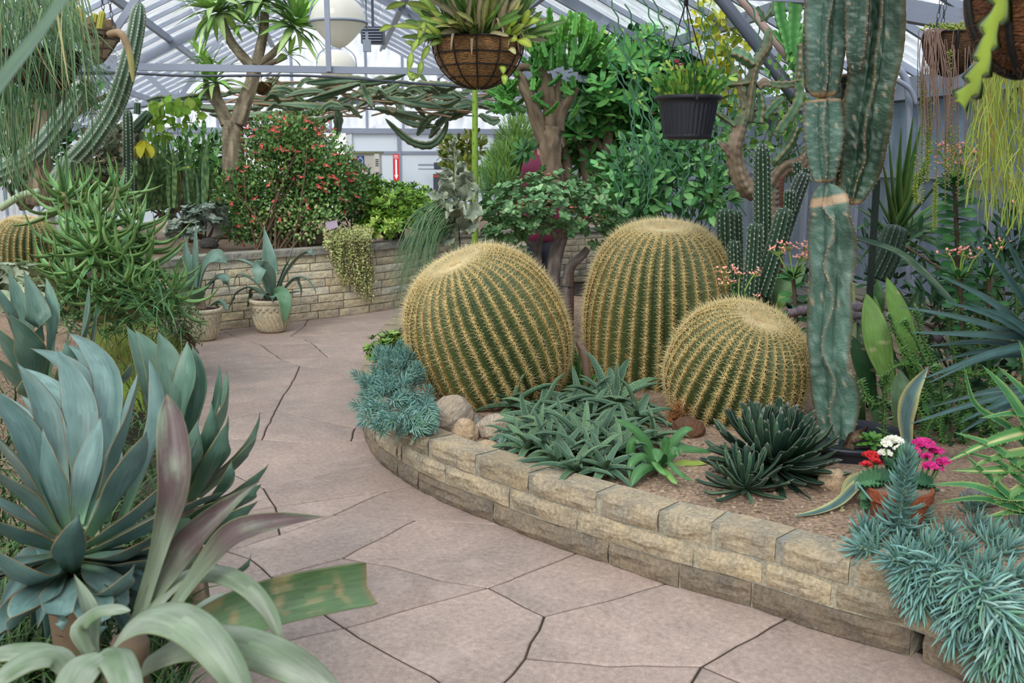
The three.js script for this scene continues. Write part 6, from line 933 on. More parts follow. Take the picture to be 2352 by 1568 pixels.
{ // black plastic pot
  const d = 4.9, c = at(1578, 320, d), r0 = mPx(104, d) / 2, r1 = mPx(136, d) / 2, H = mPx(94, d), t = thing('hanging_pot', 'black ribbed plastic pot hanging above the tallest barrel cactus', 'pot', c);
  const n = 144, rows = [[0.9, 0], [1, 0.015], [1, 0.08], [0.985, 0.1], ['f', 0.12], ['f', 0.3], ['f', 0.55], ['f', 0.78], [1.0, 0.8], [1.0, 0.9], [1.09, 0.905], [1.1, 0.93], [1.1, 0.985], [1.07, 1], [0.98, 1], [0.95, 0.93]], P = [], I = [];
  rows.forEach(([k, h]) => { for (let j = 0; j < n; j++) { const a = j / n * 2 * PI, base = lerp(r0, r1, h) , fl = k === 'f' ? 1 - 0.035 * (Math.abs(((j % 4) / 4) - 0.5) < 0.2 ? 1 : 0) : k, rr = base * fl; P.push(Math.cos(a) * rr, h * H, Math.sin(a) * rr); } });
  for (let i = 0; i + 1 < rows.length; i++) for (let j = 0; j < n; j++) { const a = i * n + j, b = i * n + (j + 1) % n; I.push(a, a + n, b, b, a + n, b + n); }
  const k0 = P.length / 3; P.push(0, 0, 0); for (let j = 0; j < n; j++) I.push(j, (j + 1) % n, k0);
  lpart(t, 'pot', geom(P, I), std({ color: 0x24252e, roughness: 0.45, side: THREE.DoubleSide })); lpart(t, 'soil', new THREE.CylinderGeometry(r1 * 0.96, r1 * 0.96, 0.01, 24).translate(0, H * 0.93, 0), M.coirDk);
  const top = at(1576, 5, d).sub(c); for (const a of [1.5, 3.6, 5.7]) lpart(t, 'hanger', tubeGeo([V(Math.cos(a) * r1 * 1.08, H * 0.95, Math.sin(a) * r1 * 1.08), top], 0.003, { n: 3, m: 5 }), M.black); lpart(t, 'hook', merge([new THREE.CylinderGeometry(0.008, 0.012, 0.05, 8).translate(top.x, top.y + 0.01, top.z), new THREE.CylinderGeometry(0.003, 0.003, 0.8, 6).translate(top.x, top.y + 0.42, top.z)]), M.black);
  for (const a of [1.5, 3.6, 5.7]) lpart(t, 'clip', box(0.012, 0.03, 0.012, Math.cos(a) * r1 * 1.1, H * 0.95, Math.sin(a) * r1 * 1.1), M.black);
  const p = thing('holiday_cactus', 'bright green jointed leaf cactus growing from the black hanging pot', 'cactus', c.clone().add(V(0, H * 0.95, 0))), ls = [], g = [C('#548c38'), C('#407630'), C('#7ba848'), C('#9cba4c')].map((k) => miniLeaf(1, 0.44, { prof: (x) => lerp(0.35, 1, sstep(x, 0, 0.3)) * (x > 0.95 ? 0.6 : 1) * (1 + 0.15 * Math.sin(x * 22)), n: 8, c: k, mid: k.map((x) => x * 1.25), bend: 0.15, fold: 0.08 }));
  for (let i = 0; i < 120; i++) { const a = R(0, 2 * PI), rr = Math.sqrt(rnd()); let q = c.clone().add(V(Math.cos(a) * rr * r1 * 0.8, H * 0.95, Math.sin(a) * rr * r1 * 0.8)), dd = V(Math.cos(a) * rr * 0.9, 1.7 - 0.6 * rr, Math.sin(a) * rr * 0.9).normalize(); const m = 3 + RI(3); for (let k = 0; k < m; k++) { const L = R(0.03, 0.044); ls.push(frame2(q, dd, V(R(-0.8, 0.8), 0.2, 1), L)); q = q.clone().addScaledVector(dd, L * 0.9); dd = dd.clone().add(V(R(-0.25, 0.25) + Math.cos(a) * 0.12 * k * rr, R(-0.2, 0.15) - 0.18 * rr * (k > 2 ? 1.6 : 0.4), R(-0.25, 0.25) + Math.sin(a) * 0.12 * rr)).normalize(); } }
  leaves(p, 'stem_pad', g, [M.leaf, M.leafDim, M.leafLit], ls, 300);
  for (let i = 0; i < 7; i++) { const f = five(0.02, C('#d6557e'), C('#f0a0b8'), 5); f.translate(c.x + R(-0.1, -0.03), c.y + H + R(0.1, 0.16), c.z + R(0.02, 0.12)); part(p, 'flower', f, M.petal); }
}
{ // the mossy one at the upper left
  const { t, c, r, H } = basket('weathered mossy wooden ring basket with stubby yellow cacti at the upper left', 222, 74, 5.0, 106, 66, { cone: 1, pw: 0.5, rings: [0.25, 0.55, 0.85], ribs: 7, mat: tinted(0xb9ab98, { side: THREE.DoubleSide }), wr: 0.004, wmat: tinted(0x6f6050), hang: 1.1, fuzz: 500, fc: 0xb9a98e });
  const moss = new THREE.IcosahedronGeometry(1, 3); { const p = moss.attributes.position; for (let i = 0; i < p.count; i++) { const k = 1 + 0.5 * fbm(p.getX(i) * 2, p.getY(i) * 2, p.getZ(i) * 2, 3); p.setXYZ(i, p.getX(i) * k * r * 0.85, Math.max(-0.02, p.getY(i) * k * 0.075), p.getZ(i) * k * r * 0.85); } moss.computeVertexNormals(); } lpart(t, 'moss', moss, tinted(0x8d7457));
  for (const [x, y, x2, y2, w] of [[183, 66, 183, 14, 9], [170, 60, 168, 22, 7], [216, 52, 218, 30, 7], [228, 72, 236, 24, 8], [174, 82, 190, 76, 7]]) { const { geo } = ribGeo([at(x, y, 4.92), at((x + x2) / 2, (y + y2) / 2, 4.92), at(x2, y2, 4.92)], mPx(w, 5), { ribs: 8, depth: 0.22, n: 14, per: 4, gap: 0.03, round: 0.2, cv: C('#a7a53c'), cc: C('#d4d07a') }); part(t, 'cactus_stem', geo, M.cactus); }
  part(t, 'tail_stem', tubeGeo([at(250, 78, 4.9), at(278, 78, 4.85), at(294, 108, 4.85), at(300, 140, 4.85), at(306, 188, 4.85)], [0.016, 0.018, 0.016, 0.015, 0.006], { n: 24, m: 8, bump: 0.4, c: (x) => mixc(C('#9a8064'), C('#b5ad6a'), sstep(x, 0.4, 0.8)) }), M.stem);
}
{ // the dark basket and its hanging blades at the upper left corner
  const { t, c, r } = basket('dark half round basket hidden by hanging grassy blades at the upper left', 95, 120, 4.1, 156, 84, { ribs: 9, wr: 0.007, rings: [], mat: M.coirDk, hang: 0, fuzz: 300 });
  const p = thing('grassy_epiphyte', 'curtain of long narrow green blades hanging over the dark upper left basket', 'plant', at(80, 60, 4.1)), gs = [], add = (x0, y0, x1, y1, x2, y2, d, w) => gs.push(leafGeo([at(x0, y0, d), at(x1, y1, d - 0.05), at(x2, y2, d - 0.1)], { w, prof: (x) => lerp(0.8, 1, x) * Math.pow(1 - x * x * x, 0.8), fold: 0.5, th: 0.0015, n: 10, twist: R(-2, 2), face: V(R(-1, 1), 0.3, 1), c: mixc(mixc(C('#3f6a45'), C('#7f9f6c'), rnd()), C('#b3ab78'), rnd() < 0.1 ? 0.9 : 0) }));
  for (let i = 0; i < 190; i++) { const x = R(-50, 175), y = R(-110, 70), dx = R(-60, 60); add(x, y, x + dx * 0.6 + R(-10, 10), y + R(90, 200), x + dx + R(-15, 15), y + R(220, 430), R(3.7, 4.5), R(0.004, 0.0115)); }
  for (let i = 0; i < 90; i++) { const x = R(-40, 140); add(x, R(-60, 20), x + R(30, 90), R(60, 120), x + R(70, 190), R(150, 290), R(3.8, 4.3), R(0.003, 0.008)); }
  for (let i = 0; i < 60; i++) { const x = R(-20, 60); add(x, R(180, 260), x + R(-10, 20), R(280, 340), x + R(-20, 70), R(400, 500), R(3.9, 4.4), R(0.003, 0.006)); }
  for (let i = 0; i < 46; i++) add(R(185, 205), R(175, 195), R(190, 225), R(200, 240), R(160, 270), R(240, 330), R(4.1, 4.3), R(0.003, 0.005));
  part(p, 'blades', merge(gs, true), M.leaf, 'stuff');
}
// ---------------------------------------------------------------- right side baskets
{
  const { t, c, r, H } = basket('brown coir basket with black bands trailing burro tail strands at the upper right', 2188, 78, 4.7, 116, 88, { ribs: 7, wr2: 0.008, wr: 0.005, rings: [], mat: M.coirDk, hang: 0.7, fuzz: 700, fc: 0x6f5844 });
  const p = thing('burro_tail', 'trailing beaded succulent strands and bare brown stems hanging from the banded basket', 'succulent', c.clone().add(V(0, 0.01, 0))), st = [], ms = [];
  const strand = (pts, from, to, sc = 1) => { const k = curveOf(pts.map((q) => at(q[0], q[1], q[2] ?? 4.55))); st.push(tubeGeo(k, 0.0019, { n: 18, m: 4 })); const L = k.getLength(), n = Math.round(L * (to - from) / 0.0042); for (let i = 0; i < n; i++) { const u = lerp(from, to, i / n), a = i * 2.39996, T = k.getTangent(u), X = T.clone().cross(V(0, 0, 1)).normalize(), Z = T.clone().cross(X); ms.push(frame2(k.getPoint(u), X.multiplyScalar(Math.cos(a)).addScaledVector(Z, Math.sin(a)).addScaledVector(T, -0.3), T.negate(), R(0.011, 0.016) * sc)); } };
  for (const [x, y0, y1] of [[2182, 120, 328], [2115, 180, 250], [2120, 240, 470], [2135, 250, 400], [2130, 300, 420], [2240, 190, 260], [2262, 180, 270], [2274, 200, 330], [2282, 210, 300], [2150, 420, 530], [2105, 400, 470]]) strand([[x + R(-12, 12), 70], [x + R(-6, 6), 120], [x, y0], [x + R(-3, 3), (y0 + y1) / 2], [x + R(-6, 6), y1]], 0.45, 1);
  for (let i = 0; i < 26; i++) { const x = R(2122, 2168), e = x + R(-24, 26); strand([[x + R(0, 14), 66, 4.6], [x - 4, 72 + R(0, 10), 4.52], [lerp(x, e, 0.5), 130, 4.5], [e + R(-6, 6), 190, 4.5], [e + R(-12, 12), R(200, 330), 4.5]], 0.97, 1, 0.6); }
  for (let i = 0; i < 24; i++) { const x = R(2160, 2290), y = R(300, 480); strand([[x + R(-14, 14), 90, 4.6], [x, 200, 4.55], [x + R(-6, 6), y, 4.55]], 0.8, 1, 0.8); }
  part(p, 'stems', merge(st), std({ color: 0x8f7468, roughness: 0.9 })); const top = []; for (let i = 0; i < 260; i++) { const a = R(0, 2 * PI), q = Math.sqrt(rnd()) * r; top.push(frame2(c.clone().add(V(Math.cos(a) * q, R(0, 0.035), Math.sin(a) * q)), V(R(-1, 1), R(0, 1), R(-1, 1)), UP, R(0.014, 0.024))); }
  leaves(p, 'leaf', [C('#93b04a'), C('#b3bf55'), C('#7ba37c'), C('#8fb48f')].map((k) => { const g = new THREE.SphereGeometry(0.5, 6, 5).scale(0.42, 1, 0.42).translate(0, 0.5, 0); return paint(g, k); }), [M.leaf], [...ms, ...top], 0);
}
{ // big basket close to the camera, cut by the right edge
  basket('large close brown coir basket cut off by the right edge', 2372, -40, 2.05, 270, 196, { ribs: 8, wr2: 0.008, wr: 0.006, rings: [], mat: std({ color: 0x8a5a34, map: T_soil, bumpMap: T_soilB, bumpScale: 0.02, roughness: 1, side: THREE.DoubleSide }), hang: 0.6, fuzz: 1400, fc: 0x8a5c38 });
  const d = 1.95, c = at(2290, 0, d), t = thing('fishbone_cactus', 'yellow green zigzag fishbone cactus leaf hanging before the close right basket', 'cactus', c), pts = [[2300, -40], [2292, 30], [2272, 80], [2262, 130], [2246, 170], [2230, 205], [2205, 236]].map((q) => at(q[0], q[1], d));
  const k = curveOf(pts), P = [], K = [], I = [], N = 240, gr = C('#b3c94f'), gr2 = C('#8fae3f');
  for (let i = 0; i <= N; i++) { const u = i / N, p = k.getPoint(u), T = k.getTangent(u), S = T.clone().cross(V(0.1, 0, 1)).normalize(), tooth = (o) => { const x = (u * 4.6 + o) % 1; return 0.01 + 0.028 * Math.pow(x, 0.8) * (x > 0.8 ? Math.pow((1 - x) / 0.2, 0.7) : 1) * (1 - 0.25 * u); }; for (const [s, o, z] of [[-1, 0, 0], [-0.2, 0, 0.002], [0.2, 0, 0.002], [1, 0.5, 0], [0, 0, -0.002]]) { const w = s === 0 ? 0 : Math.abs(s) < 1 ? 0.006 * Math.sign(s) : s * tooth(o), q = p.clone().addScaledVector(S, w).addScaledVector(T, Math.abs(s) === 1 ? 0.006 : 0).add(V(0, 0, z)); P.push(q.x, q.y, q.z); K.push(...(Math.abs(s) === 1 ? gr2 : gr)); } }
  for (let i = 0; i < N; i++) for (let j = 0; j < 5; j++) { const a = i * 5 + j, b = i * 5 + (j + 1) % 5; I.push(a, b, a + 5, b, b + 5, a + 5); }
  part(t, 'leaf', geom(P, I, K), M.thin);
  const r = thing('pencil_cactus', 'cascade of thin yellow green hanging stems down the right edge', 'cactus', at(2310, 200, 3.9)), gs = [];
  for (let i = 0; i < 380; i++) { const x = R(2235, 2400), y0 = R(80, 420), L = R(60, 150), w = R(0.0012, 0.0022), d2 = R(3.6, 4.3), e = x + R(-40, 40), low = (x < 2275 ? 520 : 610); if (y0 + L > low) continue; gs.push(tubeGeo([at(x, y0, d2), at(lerp(x, e, 0.75), y0 + L * 0.5, d2), at(e, y0 + L, d2)], w, { n: 5, m: 4, c: mixc(C('#96a640'), mixc(C('#c6c85c'), C('#6f9448'), rnd()), rnd()) })); }
  for (let i = 0; i < 34; i++) { const x = R(2240, 2390), d2 = R(3.7, 4.2); gs.push(tubeGeo([at(x, 40, d2), at(x + R(-10, 10), 200, d2), at(x + R(-20, 20), R(300, 520), d2)], 0.0025, { n: 9, m: 4, c: mixc(C('#8a9a3c'), C('#a8873f'), rnd()) })); }
  part(r, 'stems', merge(gs, true), M.stem, 'stuff');
}

// ---------------------------------------------------------------- tall euphorbias and trees in the middle
{ // candelabra tree with bright green tops
  const d = 8.6, t = thing('candelabra_euphorbia', 'candelabra euphorbia tree with cracked pale trunk and bright green toothed tops', 'tree', at(1270, 460, d)), bk = (pts, r, n = 'branch') => part(t, n, tubeGeo(pts.map((p) => at(p[0], p[1], d + (p[2] ?? 0))), r.map((x) => mPx(x, d)), { n: 24, m: 12, bump: 0.5, c: (x, a, p) => { const k = 0.55 + 0.9 * (0.5 + fbm(p.x * 26, p.y * 6, p.z * 26, 3)) * 0.6; return C('#bda890').map((z) => z * k); } }), M.barkV);
  bk([[1272, 470], [1268, 400], [1264, 340], [1268, 290]], [24, 24, 26, 24], 'trunk'); bk([[1255, 330], [1236, 280], [1222, 240], [1200, 190], [1188, 165]], [20, 17, 15, 12, 9]); bk([[1268, 300], [1266, 255], [1262, 210], [1256, 170]], [20, 16, 14, 10]); bk([[1280, 300], [1292, 255], [1310, 225], [1325, 200]], [16, 12, 10, 7]); bk([[1262, 250], [1248, 215], [1250, 180], [1240, 150]], [12, 11, 10, 8]); bk([[1286, 260], [1282, 220], [1284, 180]], [9, 8, 7]); bk([[1300, 250], [1270, 225], [1262, 200]], [9, 9, 8]); bk([[1185, 170], [1195, 155], [1240, 160]], [8, 9, 7]);
  const st = (x, y, L, ang, w, k, dz = 0) => { const a = at(x, y, d + dz), b = at(x + Math.sin(ang) * L, y - Math.cos(ang) * L, d + dz + R(-0.15, 0.15)), { geo } = ribGeo([a, a.clone().lerp(b, 0.5).add(V(Math.sin(ang) * 0.02, 0, 0)), b], [w * 0.8, w, w, w * 0.8].map((z) => mPx(z, d)), { ribs: 3, depth: 0.6, sharp: 0.8, per: 6, n: 22, gap: 0.05, lump: 0.16, round: 0.2, phase: R(0, 6), cv: mixc(C('#3a7a34'), C('#58a53a'), k), cc: mixc(C('#4f9440'), C('#97cc4e'), k) }); part(t, 'stem', geo, M.cactus); };
  for (let i = 0; i < 120; i++) { const x = R(1212, 1388), top = 20 + Math.pow(Math.abs(x - 1295) / 90, 2) * 60, y = R(top + 40, 165), k = clamp(1.1 - (y - 20) / 150 + R(-0.2, 0.2), 0, 1); st(x, y, R(34, 62), (x - 1295) / 160 + R(-0.35, 0.35), R(6, 9), k, R(-0.4, 0.4)); }
  for (let i = 0; i < 46; i++) { const x = pick([R(1150, 1230), R(1240, 1320)]), y = R(150, 275); st(x, y, R(24, 44), R(-1.1, 1.1), R(6, 8), R(0, 0.5), R(-0.3, 0.3)); }
  for (let i = 0; i < 22; i++) st(R(1150, 1185), R(190, 270), R(36, 60), R(-1.7, -0.4), R(6, 8), R(0, 0.3), R(-0.2, 0.2));
}
{ // the green flower stalk
  const t = thing('agave_stalk', 'tall straight bare green flower stalk standing below the central basket', 'stalk', at(1091, 640, 7.4)), s = at(1091, 640, 7.4).setY(0.3); part(t, 'stem', tubeGeo([s, at(1091, 430, 7.4), at(1091, 150, 7.4), at(1091, -120, 7.4)], [0.026, 0.024, 0.019, 0.014], { n: 30, m: 12, c: (x, a, p) => mixc(C('#8fae3c'), C('#5f8430'), clamp(0.5 + fbm(p.x * 20, p.y * 4, p.z * 20, 2), 0, 1)) }), M.stem);
  const b = []; for (let i = 0; i < 16; i++) { const p = at(1091 + (i % 2 ? 5 : -4), 200 + i * 16, 7.38); b.push(new THREE.ConeGeometry(0.006, 0.02, 4).translate(p.x, p.y, p.z)); } part(t, 'bracts', merge(b), M.greenTwig);
}
shrub('broad_leaf_tree', 'big dark green broad leaved bush tree behind the hanging black pot', 'tree', { base: at(1400, 480, 10.5), blobs: [blob(1440, 205, 10, 130, 80, 120), blob(1380, 270, 9.9, 90, 60, 70), blob(1520, 240, 10, 100, 90, 90), blob(1330, 330, 9.8, 70, 50, 34), blob(1470, 140, 10, 110, 60, 60)], stems: 16, r: 0.035, spread: 0.5, geos: tintGeo(1, 0.3, [C('#5aa350'), C('#468a44'), C('#7fbc62'), C('#67ac58')], { prof: PROF.obov, n: 6 }), s0: 0.15, s1: 0.24, whorl: 8, open: 1.0, up: 0.6, solo: 300, shell: 0.3, twig: M.bark });
{ // pale trunks below it
  const t = thing('frangipani', 'pale smooth trunks branching among dark leaf whorls behind the jade plant', 'tree', at(1380, 470, 9.6)), G = (p, r) => part(t, 'branch', tubeGeo(p.map((q) => at(q[0], q[1], 9.6)), r.map((x) => mPx(x, 9.6)), { n: 16, m: 9, bump: 0.3 }), M.bark);
  G([[1392, 480], [1388, 400], [1390, 350], [1398, 310], [1402, 270], [1395, 235]], [17, 14, 13, 11, 8, 6]); G([[1355, 470], [1345, 400], [1338, 350], [1322, 318]], [10, 9, 8, 6]); G([[1325, 480], [1308, 400], [1296, 340], [1290, 310]], [12, 11, 9, 7]); G([[1392, 350], [1360, 318], [1318, 320]], [8, 7, 5]); G([[1340, 360], [1370, 320], [1382, 290]], [7, 6, 5]); G([[1330, 470], [1340, 410], [1352, 330]], [4, 4, 3]);
  leaves(t, 'leaf', tintGeo(1, 0.26, dgreen.concat([C('#4f8a44')]), { prof: PROF.obov, n: 6 }), [M.leaf, M.leafDim], cloud([blob(1225, 345, 9.4, 36, 26, 5), blob(1345, 255, 9.6, 50, 60, 14), blob(1330, 350, 9.5, 50, 30, 7), blob(1400, 220, 9.7, 40, 30, 6)], { s0: 0.12, s1: 0.19, whorl: 9, open: 1.1, up: 0.6 }), 280);
}
{ // devil's backbone: zigzag stems and pointed leaves
  const b = at(1520, 600, 7.6), bl = [blob(1500, 420, 7.6, 150, 80, 520), blob(1560, 350, 7.8, 130, 70, 360), blob(1440, 460, 7.4, 90, 55, 240), blob(1640, 450, 7.2, 60, 60, 160), blob(1420, 390, 7.9, 60, 50, 120), blob(1600, 260, 8, 90, 60, 140)];
  const t = shrub('zigzag_shrub', 'mass of pointed mid green leaves on zigzag stems behind the tallest barrel', 'shrub', { base: b.setY(0.35), blobs: bl, stems: 40, r: 0.008, spread: 0.3, geos: tintGeo(1, 0.46, [C('#6fae66'), C('#559556'), C('#8bc276'), C('#4a864c')], { prof: PROF.lance, n: 5, fold: 0.14, bend: 0.2 }), s0: 0.07, s1: 0.115, up: 0.15, out: 0.6, solo: 300, shell: 0.6, twig: std({ color: 0x2f5a44, roughness: 0.8 }) });
  const z = (x0, y0, x1, y1, d) => { const a = at(x0, y0, d), e = at(x1, y1, d), n = Math.round(a.distanceTo(e) / 0.06), pts = []; for (let i = 0; i <= n; i++) pts.push(a.clone().lerp(e, i / n).add(V((i % 2 ? 1 : -1) * 0.009 + 0.05 * Math.sin(i / n * 3), 0, R(-0.01, 0.01)))); return tubeGeo(pts, [0.006, 0.006, 0.005], { n: n * 3, m: 5 }); };
  const gs = []; for (let i = 0; i < 26; i++) { const x = R(1400, 1640); gs.push(z(x, R(400, 520), x + R(-50, 40), R(300, 380), R(7.0, 7.6))); } for (const [a, c, e, f] of [[1478, 330, 1400, 0], [1500, 300, 1435, 10], [1520, 380, 1405, 60], [1545, 300, 1470, -20], [1560, 330, 1500, 0], [1470, 380, 1390, 120], [1600, 330, 1540, 40], [1610, 250, 1600, -10], [1680, 330, 1660, 90], [1575, 250, 1560, 0], [1640, 200, 1610, 20], [1505, 340, 1405, 150], [1450, 330, 1420, 90], [1735, 130, 1715, 0], [1700, 240, 1690, 130]]) gs.push(z(a, c, e, f, R(6.8, 7.4)));
  part(t, 'zigzag_stems', merge(gs), std({ color: 0x4a7a5c, roughness: 0.7 }));
  const f = []; leaves(t, 'small_leaf', tintGeo(1, 0.5, ygreen, { prof: PROF.lance }), [M.leaf], cloud([blob(1480, 130, 7.2, 100, 110, 60), blob(1600, 120, 7.2, 90, 110, 40)], { s0: 0.03, s1: 0.045 }), 30);
  for (const [x, y] of [[1500, 262], [1345, 308], [1477, 373], [1453, 355], [1532, 358], [1375, 380]]) { const g = five(0.022, C('#e6a08c'), C('#d87a70'), 4), p = at(x, y, 7.3); g.translate(p.x, p.y, p.z); part(t, 'flower', g, M.petal); }
}
shrub('coin_leaf_vine', 'yellow round leaved vine climbing behind the hanging black pot', 'vine', { base: at(1640, 420, 8.6), blobs: [blob(1650, 60, 8.4, 55, 70, 90), blob(1680, 110, 8.4, 40, 60, 60), blob(1650, 220, 8.5, 60, 60, 90), blob(1655, 160, 8.5, 40, 40, 50)], stems: 14, r: 0.007, spread: 0.15, geos: tintGeo(1, 0.95, [C('#c9c93e'), C('#b3bb3a'), C('#dcd860'), C('#94ab3a')]), mats: [M.thin, M.leafLit], s0: 0.055, s1: 0.085, solo: 220, twig: M.greenTwig });
shrub('feathery_bush', 'fine feathery green bush before the white far wall', 'shrub', { base: at(1180, 470, 12.6), blobs: [blob(1180, 390, 12.6, 62, 60, 2400), blob(1185, 330, 12.8, 40, 50, 1100), blob(1150, 420, 12.4, 50, 36, 900)], stems: 24, r: 0.01, geos: tintGeo(1, 0.06, [C('#7fae52'), C('#96bf6a'), C('#5f9440')], { n: 3 }), s0: 0.12, s1: 0.2, up: 0.7, twig: M.greenTwig });
shrub('leafy_bush', 'yellowing small leaved bush at the far end beside the green stalk', 'shrub', { base: at(1050, 440, 14), blobs: [blob(1040, 350, 14, 32, 34, 200), blob(1085, 340, 14, 26, 34, 160), blob(1060, 400, 13.5, 40, 40, 240)], stems: 12, geos: tintGeo(1, 0.45, [C('#7f9c3e'), C('#a8a84e'), C('#5c8438')]), s0: 0.08, s1: 0.13, solo: 40 });
{ // reed-like leaves beside the stalk, and grass falling over the far side of the leaning barrel
  const t = thing('reed_clump', 'dark upright reed-like leaves between the green stalk and the candelabra tree', 'plant', at(1140, 470, 8.6)); const L = [[1150, 430, 1132, 335], [1160, 440, 1130, 420], [1135, 450, 1102, 345], [1145, 450, 1160, 380], [1120, 450, 1110, 370], [1165, 440, 1152, 362], [1130, 450, 1145, 410], [1110, 455, 1125, 395], [1118, 455, 1100, 380]]; for (const l of L) { const a = at(l[0], l[1] + 40, 8.6), e = at(l[2], l[3], 8.6); part(t, 'leaf', leafGeo([a, a.clone().lerp(e, 0.5).add(V(R(-0.03, 0.03), 0, 0)), e], { w: 0.03, prof: PROF.spike, fold: 0.6, n: 10, face: V(0, 0, 1), c: C('#3d6b44'), mid: C('#5a8a58') }), M.leaf); }
  const u = thing('grass_tree', 'fine dark green grass blades falling left behind the leaning barrel cactus', 'plant', at(1010, 520, 6.6)), gs = []; for (let i = 0; i < 130; i++) { const e = [R(885, 990), R(560, 770)], s = [R(985, 1060), R(455, 520)]; gs.push(leafGeo([at(s[0], s[1], 6.6), at(lerp(s[0], e[0], 0.55), lerp(s[1], e[1], 0.3) - 12, 6.4), at(e[0], e[1], 6.2)], { w: 0.007, prof: PROF.spike, n: 8, th: 0.001, face: V(0, 0.4, 1), c: mixc(C('#3d6b44'), C('#7b9a66'), rnd()) })); } part(u, 'blades', merge(gs, true), M.leaf, 'stuff');
}
{ // felted grey kalanchoe
  const d = 6.6, t = thing('felt_bush', 'tall silver grey felted plant with big lobed leaves behind the leaning barrel', 'succulent', at(1043, 600, d)); part(t, 'stem', tubeGeo([at(1043, 640, d), at(1045, 520, d), at(1048, 430, d), at(1046, 360, d), at(1040, 318, d)], [0.022, 0.02, 0.014, 0.009, 0.006], { n: 24, m: 9, c: C('#9aa78c') }), M.stem);
  part(t, 'stake', bar(at(1060, 620, d + 0.05), at(1046, 395, d + 0.05), 0.008, 0.008), M.black);
  const lob = (a, b, w, face, k) => { const A = at(a[0], a[1], d), B = at(b[0], b[1], d + (b[2] ?? -0.1)), v = R(0.8, 1.1); part(t, 'leaf', leafGeo([A, A.clone().lerp(B, 0.5).add(V(0, 0.025, 0.02)), B], { w: mPx(w, d), prof: (x) => (x < 0.2 ? 0.14 : Math.pow(Math.sin(PI * clamp((x - 0.15) / 0.86, 0, 1)), 0.7) * (1 + 0.16 * Math.sin(x * 38))), fold: 0.12, wave: 0.12, n: 26, th: 0.006, face, c: (x, s) => { const q = mixc(C('#6f7f6c'), C('#a3b09a'), clamp(0.5 + fbm(s * 2 + k, x * 4, k, 3), 0, 1)); return (Math.abs(s) > 0.9 ? C('#b9c2a8') : q).map((z) => z * v); } }), M.leaf); };
  lob([1048, 470], [1012, 410], 40, V(-0.4, 0.2, 1), 1); lob([1048, 470], [1100, 430], 46, V(0.3, 0.5, 1), 2); lob([1048, 455], [1085, 395], 44, V(0.5, 0, 1), 3); lob([1045, 490], [985, 445], 34, V(-0.5, 0.7, 0.6), 4); lob([1045, 505], [978, 500], 48, V(-0.2, 0.6, 1), 5); lob([1048, 500], [1110, 490], 48, V(0.2, 0.5, 1), 6); lob([1048, 480], [1020, 470], 36, V(0, 0.8, 0.7), 7); lob([1048, 530], [1100, 520], 44, V(0.3, 0.3, 1), 8); lob([1045, 535], [970, 545], 50, V(-0.2, 0.5, 1), 9); lob([1046, 420], [1015, 395], 20, V(-0.3, 0.3, 1), 10); lob([1048, 415], [1072, 372], 22, V(0.3, 0, 1), 11); lob([1046, 440], [1000, 395], 16, V(-0.8, 0.6, 0.3), 12); lob([1044, 380], [1030, 362], 12, V(0, 0.3, 1), 13); lob([1044, 370], [1058, 350], 12, V(0, 0.3, 1), 14); lob([1041, 345], [1030, 328], 9, V(0, 0.3, 1), 15); lob([1041, 345], [1050, 328], 9, V(0, 0.3, 1), 16); lob([1046, 550], [1010, 560], 40, V(0, 0.6, 1), 17); lob([1048, 510], [1048, 480, -0.25], 44, V(0, 0.9, 0.5), 18);
}
